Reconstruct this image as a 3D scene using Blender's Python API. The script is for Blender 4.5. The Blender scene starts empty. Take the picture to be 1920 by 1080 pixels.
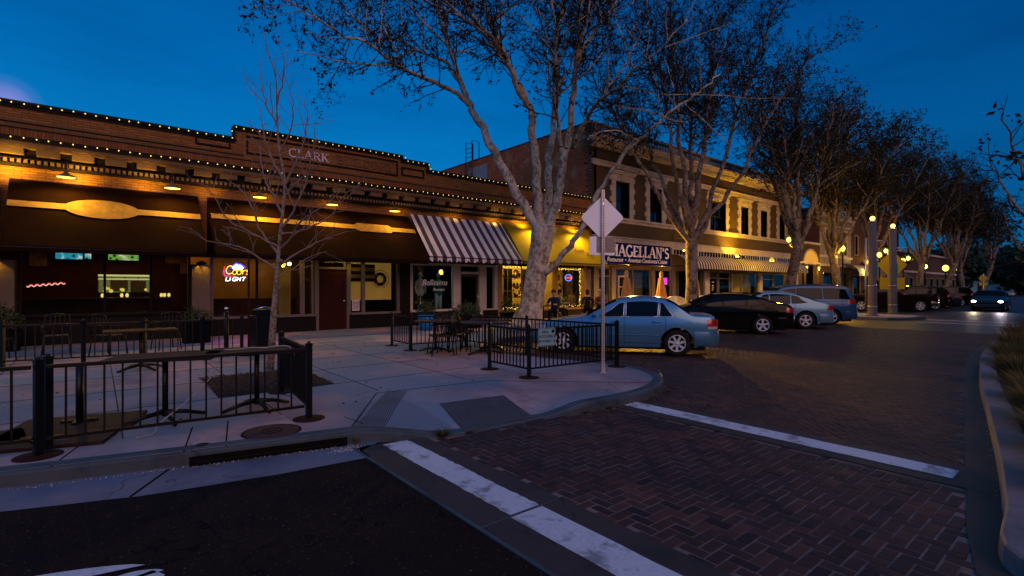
import bpy, bmesh, math, random
from mathutils import Vector, Matrix, noise as mnoise
R = math.radians
PI = math.pi
SC = bpy.context.scene
COL = SC.collection
rnd = random.Random(7)

# ------------------------------------------------------------------ camera (1.65 m eye height, street runs along +X, shops stand along Y = 18)
TH = R(50.7)
FWD = Vector((math.cos(TH), math.sin(TH), 0)); RGT = Vector((math.sin(TH), -math.cos(TH), 0))
cd = bpy.data.cameras.new('camera'); cam = bpy.data.objects.new('camera', cd); COL.objects.link(cam)
cam.location = (0, 0, 1.65); cam.rotation_euler = (R(90), 0, TH - R(90))
cd.sensor_width = 36.0; cd.lens = 36.0 * 950 / 1920; cd.shift_y = -0.001
cd.clip_start = 0.05; cd.clip_end = 3000
SC.camera = cam
SC.view_settings.view_transform = 'Standard'; SC.view_settings.look = 'None'; SC.view_settings.exposure = 0; SC.view_settings.gamma = 1
SC.cycles.max_bounces = 6; SC.cycles.transparent_max_bounces = 16; SC.cycles.sample_clamp_indirect = 3.0
SC.cycles.use_denoising = True

# ------------------------------------------------------------------ tagging
def tag(o, label=None, cat=None, group=None, kind=None):
    if label: o['label'] = label
    if cat: o['category'] = cat
    if group: o['group'] = group
    if kind: o['kind'] = kind
    return o
def thing(name, label, cat, loc=(0, 0, 0), rz=0.0, group=None):
    o = bpy.data.objects.new(name, None); COL.objects.link(o)
    o.location = loc; o.rotation_euler = (0, 0, rz); o.empty_display_size = 0.2
    return tag(o, label, cat, group)
def copy_tree(o, parent=None):
    c = o.copy(); COL.objects.link(c); c.parent = parent
    for ch in list(o.children): copy_tree(ch, c)
    return c
def dup(o, loc=None, rz=None, label=None, group=None):
    c = copy_tree(o)
    if loc is not None: c.location = loc
    if rz is not None: c.rotation_euler = (0, 0, rz)
    if label: c['label'] = label
    if group: c['group'] = group
    return c

# ------------------------------------------------------------------ mesh builder
class MB:
    def __init__(s): s.v = []; s.f = []; s.m = []; s.sm = []; s.M = None
    def xf(s, M): s.M = M; return s
    def _add(s, vs, fs, mi=0, smooth=False):
        b = len(s.v)
        if s.M is not None: vs = [tuple(s.M @ Vector(p)) for p in vs]
        s.v += [tuple(p) for p in vs]
        s.f += [tuple(i + b for i in f) for f in fs]
        s.m += [mi] * len(fs); s.sm += [smooth] * len(fs)
        return s
    def box(s, a, b, mi=0):
        x0, y0, z0 = a; x1, y1, z1 = b
        if x0 > x1: x0, x1 = x1, x0
        if y0 > y1: y0, y1 = y1, y0
        if z0 > z1: z0, z1 = z1, z0
        return s._add([(x0,y0,z0),(x1,y0,z0),(x1,y1,z0),(x0,y1,z0),(x0,y0,z1),(x1,y0,z1),(x1,y1,z1),(x0,y1,z1)],
                      [(0,3,2,1),(4,5,6,7),(0,1,5,4),(1,2,6,5),(2,3,7,6),(3,0,4,7)], mi)
    def bar(s, p, q, w, h=None, mi=0, up=(0,0,1)):      # square-section bar from p to q
        h = w if h is None else h
        p = Vector(p); q = Vector(q); d = (q - p)
        if d.length < 1e-6: return s
        d.normalize(); u = Vector(up)
        if abs(d.dot(u)) > .99: u = Vector((1,0,0))
        a = d.cross(u).normalized() * w/2; b = a.cross(d).normalized() * h/2
        return s._add([p-a-b,p+a-b,p+a+b,p-a+b,q-a-b,q+a-b,q+a+b,q-a+b],
                      [(0,3,2,1),(4,5,6,7),(0,1,5,4),(1,2,6,5),(2,3,7,6),(3,0,4,7)], mi)
    def tube(s, pts, r, n=8, mi=0, cap=True, smooth=True, closed=False):
        pts = [Vector(p) for p in pts]; k = len(pts)
        rs = list(r) if isinstance(r, (list, tuple)) else [r]*k
        vs = []; fs = []; pa = None
        for i, p in enumerate(pts):
            if closed: t = pts[(i+1) % k] - pts[i-1]
            else: t = pts[min(i+1,k-1)] - pts[max(i-1,0)]
            t = t.normalized() if t.length > 1e-9 else Vector((0,0,1))
            if pa is None:
                u = Vector((0,0,1)) if abs(t.z) < .9 else Vector((1,0,0)); a = t.cross(u).normalized()
            else:
                a = pa - t * pa.dot(t); a = a.normalized() if a.length > 1e-6 else t.orthogonal().normalized()
            pa = a; b = t.cross(a)
            for j in range(n):
                th = 2*PI*j/n; vs.append(p + (a*math.cos(th) + b*math.sin(th))*rs[i])
        kk = k if closed else k-1
        for i in range(kk):
            i2 = (i+1) % k
            for j in range(n):
                j2 = (j+1) % n
                fs.append((i*n+j, i*n+j2, i2*n+j2, i2*n+j))
        s._add(vs, fs, mi, smooth)
        if cap and not closed and n > 2:
            b = len(s.v) - len(vs)
            s.f += [tuple(b+j for j in reversed(range(n))), tuple(b+(k-1)*n+j for j in range(n))]
            s.m += [mi]*2; s.sm += [False]*2
        return s
    def cyl(s, p, q, r0, r1=None, n=16, mi=0, smooth=True):
        return s.tube([p, q], [r0, r0 if r1 is None else r1], n, mi, True, smooth)
    def lathe(s, prof, c=(0,0,0), n=24, mi=0, axis='z', smooth=True, cap=True):
        vs = []; fs = []; k = len(prof); c = Vector(c)
        for (r, h) in prof:
            for j in range(n):
                t = 2*PI*j/n; x, y = r*math.cos(t), r*math.sin(t)
                p = Vector((x, y, h)) if axis == 'z' else (Vector((x, h, y)) if axis == 'y' else Vector((h, x, y)))
                vs.append(c + p)
        for i in range(k-1):
            for j in range(n):
                j2 = (j+1) % n; fs.append((i*n+j, i*n+j2, (i+1)*n+j2, (i+1)*n+j))
        s._add(vs, fs, mi, smooth)
        b = len(s.v) - len(vs)
        for (i, rev) in ((0, True), (k-1, False)):
            if cap and prof[i][0] > 1e-4:
                ring = [b+i*n+j for j in range(n)]
                s.f.append(tuple(reversed(ring)) if rev else tuple(ring)); s.m.append(mi); s.sm.append(False)
        return s
    def prism(s, poly, z0, z1, mi=0, fn=None):           # poly in (u,v), extruded along w from z0 to z1; fn maps (u,v,w) to a point
        n = len(poly); fn = fn or (lambda u, v, w: (u, v, w))
        vs = [fn(u, v, z0) for u, v in poly] + [fn(u, v, z1) for u, v in poly]
        fs = [tuple(reversed(range(n))), tuple(range(n, 2*n))] + [(i, (i+1) % n, n+(i+1) % n, n+i) for i in range(n)]
        return s._add(vs, fs, mi)
    def quad(s, a, b, c, d, mi=0): return s._add([a,b,c,d], [(0,1,2,3)], mi)
    def ball(s, c, r, n=12, mi=0, sc=(1,1,1)):
        prof = [(max(1e-5, r*math.sin(PI*i/(n//2))), -r*math.cos(PI*i/(n//2))) for i in range(n//2+1)]
        b = len(s.v); M = s.M; s.M = None; s.lathe(prof, (0,0,0), n, mi)
        for i in range(b, len(s.v)):
            p = s.v[i]; q = Vector((p[0]*sc[0]+c[0], p[1]*sc[1]+c[1], p[2]*sc[2]+c[2])); s.v[i] = tuple(M @ q) if M is not None else tuple(q)
        s.M = M; return s
    def grid(s, fn, us, vs, mi=0, smooth=True):
        P = [fn(u, v) for u in us for v in vs]; k = len(vs)
        return s._add(P, [(i*k+j, (i+1)*k+j, (i+1)*k+j+1, i*k+j+1) for i in range(len(us)-1) for j in range(k-1)], mi, smooth)
    def build(s, name, mat, parent=None, bevel=0, fix=False):
        me = bpy.data.meshes.new(name); me.from_pydata(s.v, [], s.f)
        for m in (mat if isinstance(mat, (list, tuple)) else [mat]): me.materials.append(m)
        me.polygons.foreach_set('material_index', s.m); me.polygons.foreach_set('use_smooth', s.sm)
        me.update()
        if fix:
            bm = bmesh.new(); bm.from_mesh(me); bmesh.ops.recalc_face_normals(bm, faces=bm.faces); bm.to_mesh(me); bm.free()
        o = bpy.data.objects.new(name, me); COL.objects.link(o)
        if parent is not None: o.parent = parent
        if bevel:
            bv = o.modifiers.new('bevel', 'BEVEL'); bv.width = bevel; bv.segments = 2; bv.limit_method = 'ANGLE'; bv.angle_limit = R(40)
        return o
def lin(a, b, n): return [a + (b-a)*i/(n-1) for i in range(n)]
def lerp(a, b, t): return a + (b-a)*t
def sm(t): t = max(0, min(1, t)); return t*t*(3-2*t)
def curve(pts, x):                                       # smooth piecewise interpolation of (x, y) points
    if x <= pts[0][0]: return pts[0][1]
    for i in range(len(pts)-1):
        x0, y0 = pts[i]; x1, y1 = pts[i+1]
        if x <= x1:
            t = (x-x0)/(x1-x0)
            ya = pts[i-1] if i > 0 else None; yb = pts[i+2] if i+2 < len(pts) else None
            m0 = (y1-ya[1])/(x1-ya[0]) if ya else (y1-y0)/(x1-x0)
            m1 = (yb[1]-y0)/(yb[0]-x0) if yb else (y1-y0)/(x1-x0)
            h = x1-x0; t2 = t*t; t3 = t2*t
            return (2*t3-3*t2+1)*y0 + (t3-2*t2+t)*h*m0 + (-2*t3+3*t2)*y1 + (t3-t2)*h*m1
    return pts[-1][1]
def smooth_line(pts, k=6):                               # Catmull-Rom through points
    P = [Vector(p) for p in pts]; out = []
    for i in range(len(P)-1):
        a = P[max(i-1,0)]; b = P[i]; c = P[i+1]; d = P[min(i+2,len(P)-1)]
        for j in range(k):
            t = j/k; out.append(0.5*((2*b)+(c-a)*t+(2*a-5*b+4*c-d)*t*t+(3*b-a-3*c+d)*t**3))
    out.append(P[-1]); return out

# ------------------------------------------------------------------ materials
def newmat(name):
    m = bpy.data.materials.new(name); m.use_nodes = True
    nt = m.node_tree; nt.nodes.clear()
    out = nt.nodes.new('ShaderNodeOutputMaterial')
    return m, nt, out
def N(nt, t, **k):
    n = nt.nodes.new(t)
    for a, b in k.items():
        if a.startswith('i_'):
            n.inputs[int(a[2:]) if a[2:].isdigit() else a[2:].replace('_', ' ')].default_value = b
        else: setattr(n, a, b)
    return n
def L(nt, a, b): nt.links.new(a, b)
def rgb(c, a=1.0): return (c[0], c[1], c[2], a)
def math_n(nt, op, a, b=None, c=None):
    n = nt.nodes.new('ShaderNodeMath'); n.operation = op
    for i, x in enumerate((a, b, c)):
        if x is None: continue
        if isinstance(x, (int, float)): n.inputs[i].default_value = x
        else: nt.links.new(x, n.inputs[i])
    return n.outputs[0]
def mixc(nt, f, a, b):
    n = nt.nodes.new('ShaderNodeMix'); n.data_type = 'RGBA'
    for s_, x in ((0, f), (6, a), (7, b)):
        if isinstance(x, (int, float)): n.inputs[s_].default_value = x
        elif isinstance(x, tuple): n.inputs[s_].default_value = rgb(x) if len(x) == 3 else x
        else: nt.links.new(x, n.inputs[s_])
    return n.outputs[2]
def wpos(nt): return nt.nodes.new('ShaderNodeNewGeometry').outputs['Position']
def opos(nt): return nt.nodes.new('ShaderNodeTexCoord').outputs['Object']
def noise_n(nt, vec, scale, detail=4, rough=.6):
    n = nt.nodes.new('ShaderNodeTexNoise'); n.inputs['Scale'].default_value = scale; n.inputs['Detail'].default_value = detail; n.inputs['Roughness'].default_value = rough
    nt.links.new(vec, n.inputs['Vector']); return n.outputs['Fac']
def ramp(nt, f, stops):
    n = nt.nodes.new('ShaderNodeValToRGB'); e = n.color_ramp.elements
    while len(e) < len(stops): e.new(0.5)
    for i, (p, c) in enumerate(stops): e[i].position = p; e[i].color = rgb(c) if len(c) == 3 else c
    nt.links.new(f, n.inputs[0]); return n.outputs[0]
def bsdf(nt, out, col, rough=.6, metal=0.0, normal=None, spec=.5, coat=0.0, emit=None, estr=0.0):
    b = nt.nodes.new('ShaderNodeBsdfPrincipled')
    for k, x in (('Base Color', col), ('Roughness', rough), ('Metallic', metal), ('Specular IOR Level', spec), ('Coat Weight', coat), ('Emission Color', emit), ('Emission Strength', estr)):
        if x is None: continue
        if isinstance(x, (int, float)): b.inputs[k].default_value = x
        elif isinstance(x, tuple): b.inputs[k].default_value = rgb(x)
        else: nt.links.new(x, b.inputs[k])
    if normal is not None: nt.links.new(normal, b.inputs['Normal'])
    nt.links.new(b.outputs[0], out.inputs[0]); return b
def bump(nt, h, strength=.3, dist=.01):
    n = nt.nodes.new('ShaderNodeBump'); n.inputs['Strength'].default_value = strength; n.inputs['Distance'].default_value = dist
    nt.links.new(h, n.inputs['Height']); return n.outputs[0]
_mc = {}
def plain(name, col, rough=.6, metal=0.0, var=.25, scale=3.0, bmp=.0, fine=60.0, spec=.14, coat=0.0, wear=None):
    if name in _mc: return _mc[name]
    m, nt, out = newmat(name); p = wpos(nt)
    f = noise_n(nt, p, scale, 5)
    f2 = noise_n(nt, p, fine, 3)
    s = math_n(nt, 'ADD', math_n(nt, 'MULTIPLY', f, .65), math_n(nt, 'MULTIPLY', f2, .35))
    lo = tuple(c*(1-var) for c in col); hi = tuple(min(1, c*(1+var)) for c in col)
    c = ramp(nt, s, [(.3, lo), (.7, hi)])
    if wear:                                             # (colour, amount): patches of rust, dirt or bare metal
        w = ramp(nt, noise_n(nt, p, scale*2.3, 6, .7), [(1-wear[1]-.06, (0,0,0)), (1-wear[1]+.06, (1,1,1))])
        c = mixc(nt, w, c, wear[0])
    r = math_n(nt, 'ADD', math_n(nt, 'MULTIPLY', f2, .25), max(0.0, rough-.12))
    nb = bump(nt, s, bmp, .01) if bmp else None
    bsdf(nt, out, c, r, metal, nb, spec, coat)
    _mc[name] = m; return m
def emis(name, col, strength):
    if name in _mc: return _mc[name]
    m, nt, out = newmat(name); e = N(nt, 'ShaderNodeEmission'); e.inputs[0].default_value = rgb(col); e.inputs[1].default_value = strength
    L(nt, e.outputs[0], out.inputs[0]); _mc[name] = m; return m
def glassy(name, tint=(.8,.85,.85), refl=1.0, rough=.02, op=0.0, dark=(.01,.01,.012)):
    if name in _mc: return _mc[name]
    m, nt, out = newmat(name)
    tr = N(nt, 'ShaderNodeBsdfTransparent'); tr.inputs[0].default_value = rgb(tint)
    gl = N(nt, 'ShaderNodeBsdfGlossy'); gl.inputs['Roughness'].default_value = rough; gl.inputs[0].default_value = (refl, refl, refl, 1)
    df = N(nt, 'ShaderNodeBsdfDiffuse'); df.inputs[0].default_value = rgb(dark)
    mx0 = N(nt, 'ShaderNodeMixShader'); mx0.inputs[0].default_value = op; L(nt, tr.outputs[0], mx0.inputs[1]); L(nt, df.outputs[0], mx0.inputs[2])
    fr = N(nt, 'ShaderNodeFresnel'); fr.inputs[0].default_value = 1.5
    mx = N(nt, 'ShaderNodeMixShader'); L(nt, fr.outputs[0], mx.inputs[0]); L(nt, mx0.outputs[0], mx.inputs[1]); L(nt, gl.outputs[0], mx.inputs[2])
    L(nt, mx.outputs[0], out.inputs[0]); _mc[name] = m; return m
def brickmat(name, cols, mortar, axis='x', bw=.22, bh=.075, ms=.012, rough=.85, grime=.35, soldier=False, patch=None):
    if name in _mc: return _mc[name]
    m, nt, out = newmat(name); p = wpos(nt)
    sp = N(nt, 'ShaderNodeSeparateXYZ'); L(nt, p, sp.inputs[0])
    cb = N(nt, 'ShaderNodeCombineXYZ')
    u = sp.outputs[0] if axis == 'x' else sp.outputs[1]
    L(nt, u, cb.inputs[0]); L(nt, sp.outputs[2], cb.inputs[1])
    if axis == 'z': L(nt, sp.outputs[0], cb.inputs[0]); L(nt, sp.outputs[1], cb.inputs[1])
    b = N(nt, 'ShaderNodeTexBrick'); L(nt, cb.outputs[0], b.inputs['Vector'])
    b.inputs['Color1'].default_value = rgb(cols[0]); b.inputs['Color2'].default_value = rgb(cols[1]); b.inputs['Mortar'].default_value = rgb(mortar)
    b.inputs['Scale'].default_value = 1.0; b.inputs['Mortar Size'].default_value = ms; b.inputs['Mortar Smooth'].default_value = .15
    b.inputs['Brick Width'].default_value = bw; b.inputs['Row Height'].default_value = bh; b.inputs['Bias'].default_value = -.1
    if soldier: b.offset = 0.0
    g = noise_n(nt, p, 1.1, 6, .65)
    c = mixc(nt, ramp(nt, g, [(.35, (grime,)*3), (.7, (0,0,0))]), b.outputs['Color'], tuple(x*.35 for x in cols[0]))
    if patch:
        w = ramp(nt, noise_n(nt, p, .9, 5, .7), [(.52, (0,0,0)), (.62, (.6,.6,.6))]); c = mixc(nt, w, c, patch)
    f = noise_n(nt, p, 9, 3); c = mixc(nt, math_n(nt, 'MULTIPLY', f, .35), c, cols[2] if len(cols) > 2 else cols[1])
    h = math_n(nt, 'SUBTRACT', math_n(nt, 'MULTIPLY', f, .3), b.outputs['Fac'])
    bsdf(nt, out, c, rough, 0, bump(nt, h, .6, .012), .3)
    _mc[name] = m; return m

M = {}
M['iron'] = plain('black_iron', (.0018,.0016,.0018), .42, .0, .4, 6, .05, 90, .3)
M['black'] = plain('matt_black', (.0025,.0022,.0022), .9, 0, .4)
M['rust'] = plain('rusted_iron', (.03,.012,.008), .85, .2, .5, 9, .5, 70)
M['wood'] = plain('table_wood', (.03,.013,.009), .6, 0, .5, 4, .2, 50)
M['steel'] = plain('galvanised_steel', (.42,.43,.45), .42, .75, .25, 12, .05, 90)
M['white'] = plain('white_paint', (.62,.6,.58), .55, 0, .12, 2, .05)
M['cream'] = plain('cream_paint', (.42,.39,.35), .6, 0, .18, 2, .05)
M['chrome'] = plain('bright_metal', (.75,.75,.77), .18, 1.0, .05)
M['rubber'] = plain('tyre_rubber', (.012,.012,.013), .85, 0, .3)
M['stone'] = plain('pale_stone', (.43,.37,.34), .8, 0, .28, 2.5, .25, 40)
M['stonedark'] = plain('weathered_stone', (.22,.2,.17), .85, 0, .45, 2.0, .3, 30)
M['soil'] = plain('soil', (.03,.02,.015), .95, 0, .5, 6, .6, 40)
M['leaf'] = plain('dark_leaf', (.03,.05,.02), .6, 0, .5, 5)
M['glass'] = glassy('window_glass', (.75,.78,.78))
M['darkglass'] = glassy('dark_glass', (.12,.13,.14), 1.0, .02, .0)
M['skin'] = plain('skin', (.42,.24,.17), .6, 0, .1)
M['warm'] = emis('warm_bulb', (1.0,.6,.08), 4)
M['bulb'] = emis('string_bulb', (1.0,.70,.10), 1.8)

def text_mesh(name, txt, size, M4, mat, parent, extrude=.003, shear=0.0, align='CENTER', space=1.0):
    cu = bpy.data.curves.new(name, 'FONT'); cu.body = txt; cu.size = size; cu.extrude = extrude; cu.shear = shear; cu.align_x = align; cu.space_character = space; cu.resolution_u = 4
    ob = bpy.data.objects.new(name, cu); COL.objects.link(ob); dg = bpy.context.evaluated_depsgraph_get(); dg.update()
    me = bpy.data.meshes.new_from_object(ob.evaluated_get(dg)); bpy.data.objects.remove(ob)
    me.transform(M4); me.materials.clear(); me.materials.append(mat); me.name = name
    o = bpy.data.objects.new(name, me); COL.objects.link(o); o.parent = parent; return o
def face_front(x, y, z):                                 # text plane: reads along +X, up +Z, faces -Y
    return Matrix.Translation((x, y, z)) @ Matrix.Rotation(R(90), 4, 'X')

# serif capitals drawn as pen strokes in a unit-high box: (points, width)
TK, TN = .17, .075
def arcp(cx, cz, rx, rz, a0, a1, n=14): return [(cx+rx*math.cos(R(lerp(a0,a1,i/n))), cz+rz*math.sin(R(lerp(a0,a1,i/n)))) for i in range(n+1)]
GL = {
 'A': (.86, [([(.08,0),(.42,1)], TN), ([(.42,1),(.76,0)], TK), ([(.2,.34),(.64,.34)], TN)], [(.08,0),(.76,0)]),
 'B': (.74, [([(.18,0),(.18,1)], TK), ([(.18,.96),(.4,.96)]+arcp(.4,.74,.2,.22,90,-90)+[(.18,.52)], TN*1.5), ([(.18,.52),(.42,.52)]+arcp(.42,.28,.24,.25,90,-90)+[(.18,.03)], TN*1.5)], [(.18,0),(.18,1)]),
 'C': (.82, [(arcp(.46,.5,.36,.5,48,312,22), TK*.8)], []),
 'D': (.84, [([(.18,0),(.18,1)], TK), ([(.18,.96),(.34,.96)]+arcp(.34,.5,.38,.46,90,-90)+[(.18,.04)], TN*1.6)], [(.18,0),(.18,1)]),
 'E': (.7, [([(.18,0),(.18,1)], TK), ([(.18,.96),(.62,.96),(.62,.8)], TN), ([(.18,.52),(.5,.52)], TN), ([(.18,.04),(.64,.04),(.64,.22)], TN)], [(.18,0),(.18,1)]),
 'G': (.86, [(arcp(.46,.5,.36,.5,48,330,22), TK*.8), ([(.76,.42),(.76,.06)], TK)], [(.76,.42)]),
 'I': (.36, [([(.18,0),(.18,1)], TK)], [(.18,0),(.18,1)]),
 'K': (.8, [([(.18,0),(.18,1)], TK), ([(.2,.42),(.66,1)], TN), ([(.34,.58),(.7,0)], TK)], [(.18,0),(.18,1),(.66,1),(.7,0)]),
 'L': (.66, [([(.18,0),(.18,1)], TK), ([(.18,.04),(.6,.04),(.6,.24)], TN)], [(.18,0),(.18,1)]),
 'M': (1.04, [([(.14,0),(.14,1)], TN), ([(.14,1),(.5,.02)], TK), ([(.5,.02),(.86,1)], TN), ([(.86,1),(.86,0)], TK)], [(.14,0),(.14,1),(.86,0),(.86,1)]),
 'N': (.86, [([(.16,0),(.16,1)], TN), ([(.16,1),(.7,0)], TK), ([(.7,0),(.7,1)], TN)], [(.16,0),(.16,1),(.7,1)]),
 'R': (.8, [([(.18,0),(.18,1)], TK), ([(.18,.96),(.4,.96)]+arcp(.4,.73,.22,.23,90,-90)+[(.18,.5)], TN*1.5), ([(.38,.5),(.72,0)], TK)], [(.18,0),(.18,1),(.72,0)]),
 'S': (.66, [(arcp(.34,.75,.2,.22,40,270,12)+arcp(.34,.27,.23,.25,90,-140,12), TK*.75)], []),
 'U': (.86, [([(.16,1),(.16,.34)]+arcp(.43,.3,.27,.28,180,360)+[(.7,1)], TK*.75)], [(.16,1),(.7,1)]),
 "'": (.3, [([(.17,1.0),(.12,.72)], TK*.9)], []),
 ' ': (.45, [], []),
}
def glyph_mesh(mb, txt, h, x, y, z, width, depth=.02, boldness=1.0):
    tot = sum(GL[c][0] for c in txt); k = width/tot; cx = x
    for ch in txt:
        w, strokes, serifs = GL[ch]
        for si, (pts, t) in enumerate(strokes):
            dy = depth + si*.0015
            for i in range(len(pts)-1):
                (u0, v0), (u1, v1) = pts[i], pts[i+1]
                a = Vector((cx+u0*k, y-dy/2, z+v0*h)); b = Vector((cx+u1*k, y-dy/2, z+v1*h)); d = (b-a)
                e = d.normalized()*t*h*.12 if d.length else Vector()
                mb.bar(a-e, b+e, t*h*boldness, dy+i*.0002, 0, up=(0,1,0))
        for (u, v) in serifs:
            mb.box((cx+(u-.15)*k, y-depth-.006, z+v*h-.035*h), (cx+(u+.15)*k, y, z+v*h+.035*h))
        cx += w*k
    return mb

# ------------------------------------------------------------------ dusk sky
w = bpy.data.worlds.new('World'); SC.world = w; w.use_nodes = True
nt = w.node_tree; nt.nodes.clear()
out = N(nt, 'ShaderNodeOutputWorld'); bg = N(nt, 'ShaderNodeBackground'); L(nt, bg.outputs[0], out.inputs[0])
SUN_EL, SUN_AZ = R(29), Vector((-.30, -.85, 0)).normalized()
sky = N(nt, 'ShaderNodeTexSky'); sky.sky_type = 'NISHITA'; sky.sun_disc = False
sky.sun_elevation = R(4); sky.sun_rotation = math.atan2(SUN_AZ.x, SUN_AZ.y); sky.ozone_density = 6.0; sky.air_density = 1.0; sky.dust_density = .5
tc = N(nt, 'ShaderNodeTexCoord')
nv = N(nt, 'ShaderNodeVectorMath', operation='NORMALIZE'); L(nt, tc.outputs['Generated'], nv.inputs[0])
sp = N(nt, 'ShaderNodeSeparateXYZ'); L(nt, nv.outputs[0], sp.inputs[0])
elev = ramp(nt, sp.outputs[2], [(0.0, (.003,.245,.52)), (.2, (.001,.225,.55)), (.36, (.0,.16,.46)), (.52, (.0,.10,.33)), (.64, (.006,.18,.46)), (1.0, (.008,.19,.50))])
dt = N(nt, 'ShaderNodeVectorMath', operation='DOT_PRODUCT'); L(nt, nv.outputs[0], dt.inputs[0]); dt.inputs[1].default_value = (-1.0, .0, 0)
az = ramp(nt, math_n(nt, 'ADD', math_n(nt, 'MULTIPLY', dt.outputs['Value'], .5), .5), [(.0, (.30,.36,.42)), (.09, (.46,.54,.60)), (.24, (.78,.80,.82)), (.5, (.74,.77,.79)), (.78, (1.1,1.1,1.1))])
mul = N(nt, 'ShaderNodeMix', data_type='RGBA', blend_type='MULTIPLY'); mul.inputs[0].default_value = 1; L(nt, elev, mul.inputs[6]); L(nt, az, mul.inputs[7])
st = N(nt, 'ShaderNodeMix', data_type='RGBA', blend_type='MULTIPLY'); st.inputs[0].default_value = 1; L(nt, sky.outputs[0], st.inputs[6]); st.inputs[7].default_value = (.004, .012, .03, 1)
add = N(nt, 'ShaderNodeMix', data_type='RGBA', blend_type='ADD'); add.inputs[0].default_value = 1; L(nt, mul.outputs[2], add.inputs[6]); L(nt, st.outputs[2], add.inputs[7])
cl = N(nt, 'ShaderNodeTexNoise'); cl.inputs['Scale'].default_value = 2.2; cl.inputs['Detail'].default_value = 6; cl.inputs['Roughness'].default_value = .62
mpv = N(nt, 'ShaderNodeMapping'); mpv.inputs['Scale'].default_value = (1, 1, 4.5); L(nt, nv.outputs[0], mpv.inputs[0]); L(nt, mpv.outputs[0], cl.inputs['Vector'])
hz = ramp(nt, cl.outputs['Fac'], [(.34, (.86,.86,.88)), (.5, (1,1,1)), (.68, (1.09,1.06,1.05))])
cm = N(nt, 'ShaderNodeMix', data_type='RGBA', blend_type='MULTIPLY'); cm.inputs[0].default_value = 1; L(nt, add.outputs[2], cm.inputs[6]); L(nt, hz, cm.inputs[7])
pk = (FWD + RGT*(-952/950) + Vector((0,0,338/950))).normalized()
pd = N(nt, 'ShaderNodeVectorMath', operation='DOT_PRODUCT'); L(nt, nv.outputs[0], pd.inputs[0]); pd.inputs[1].default_value = tuple(pk)
pg = ramp(nt, math_n(nt, 'MULTIPLY', math_n(nt, 'SUBTRACT', pd.outputs['Value'], .9990), 1000), [(0, (0,0,0)), (.45, (.03,.01,.03)), (1, (.22,.07,.17))])
pa = N(nt, 'ShaderNodeMix', data_type='RGBA', blend_type='ADD'); pa.inputs[0].default_value = 1; L(nt, cm.outputs[2], pa.inputs[6]); L(nt, pg, pa.inputs[7])
L(nt, pa.outputs[2], bg.inputs[0]); bg.inputs[1].default_value = 1.0
# low warm afterglow from behind the camera
sl = bpy.data.lights.new('afterglow', 'SUN'); so = bpy.data.objects.new('afterglow', sl); COL.objects.link(so)
sl.energy = 1.25; sl.angle = R(42); sl.color = (1.0, .47, .25)
so.rotation_euler = Vector((-SUN_AZ.x*math.cos(SUN_EL), -SUN_AZ.y*math.cos(SUN_EL), -math.sin(SUN_EL))).to_track_quat('-Z', 'Y').to_euler()

def lamp(name, kind, loc, power, col=(1.0,.62,.2), size=.1, parent=None, aim=None, cone=120, blend=.5):
    l = bpy.data.lights.new(name, kind); l.energy = power; l.color = col
    if kind in ('POINT', 'SPOT'): l.shadow_soft_size = size
    if kind == 'SPOT': l.spot_size = R(cone); l.spot_blend = blend
    if kind == 'AREA': l.shape = 'RECTANGLE'; l.size = size if not isinstance(size, tuple) else size[0]; l.size_y = size if not isinstance(size, tuple) else size[1]
    o = bpy.data.objects.new(name, l); COL.objects.link(o); o.location = loc
    if aim is not None: o.rotation_euler = Vector(aim).to_track_quat('-Z', 'Y').to_euler()
    if parent is not None: o.parent = parent
    return o
# ================================================================== SETTING: ground, paving, kerbs
def poly_sheet(mb, poly, z, mi=0):
    from mathutils.geometry import tessellate_polygon
    v = [Vector((x, y, z)) for x, y in poly]
    tri = tessellate_polygon([v]); b = []
    for t in tri:
        a, c, d = (v[i] for i in t)
        b.append(t if (c-a).cross(d-a).z > 0 else (t[0], t[2], t[1]))
    return mb._add([tuple(p) for p in v], b, mi)
def inside(x, y, poly):
    r = False; n = len(poly)
    for i in range(n):
        x0, y0 = poly[i]; x1, y1 = poly[i-1]
        if (y0 > y) != (y1 > y) and x < (x1-x0)*(y-y0)/(y1-y0)+x0: r = not r
    return r
def crv(pts, k=8): return [(p.x, p.y) for p in smooth_line([(x, y, 0) for x, y in pts], k)]

m, nt, out = newmat('asphalt'); p = wpos(nt)
a = noise_n(nt, p, 140, 2, .8); b2 = noise_n(nt, p, 1.2, 5)
vo = N(nt, 'ShaderNodeTexVoronoi'); vo.inputs['Scale'].default_value = 55; L(nt, p, vo.inputs['Vector'])
spk = ramp(nt, vo.outputs['Distance'], [(0.0, (1,1,1)), (.26, (0,0,0))])
gate = ramp(nt, noise_n(nt, p, 31, 2), [(.54, (0,0,0)), (.62, (1,1,1))])
c = mixc(nt, b2, (.013,.0065,.005), (.034,.018,.014))
c = mixc(nt, math_n(nt, 'MULTIPLY', a, .6), c, (.005,.003,.0025))
pt_ = ramp(nt, noise_n(nt, p, .55, 4, .6), [(.46, (0,0,0)), (.52, (1,1,1))]); c = mixc(nt, math_n(nt, 'MULTIPLY', pt_, .5), c, (.008,.006,.0075))
ckv = N(nt, 'ShaderNodeTexVoronoi', feature='DISTANCE_TO_EDGE'); ckv.inputs['Scale'].default_value = .7; wv_ = N(nt, 'ShaderNodeVectorMath', operation='ADD'); nz_ = N(nt, 'ShaderNodeTexNoise'); nz_.inputs['Scale'].default_value = 3; L(nt, p, nz_.inputs['Vector']); L(nt, nz_.outputs['Color'], wv_.inputs[0]); L(nt, p, wv_.inputs[1]); L(nt, wv_.outputs[0], ckv.inputs['Vector'])
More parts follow.
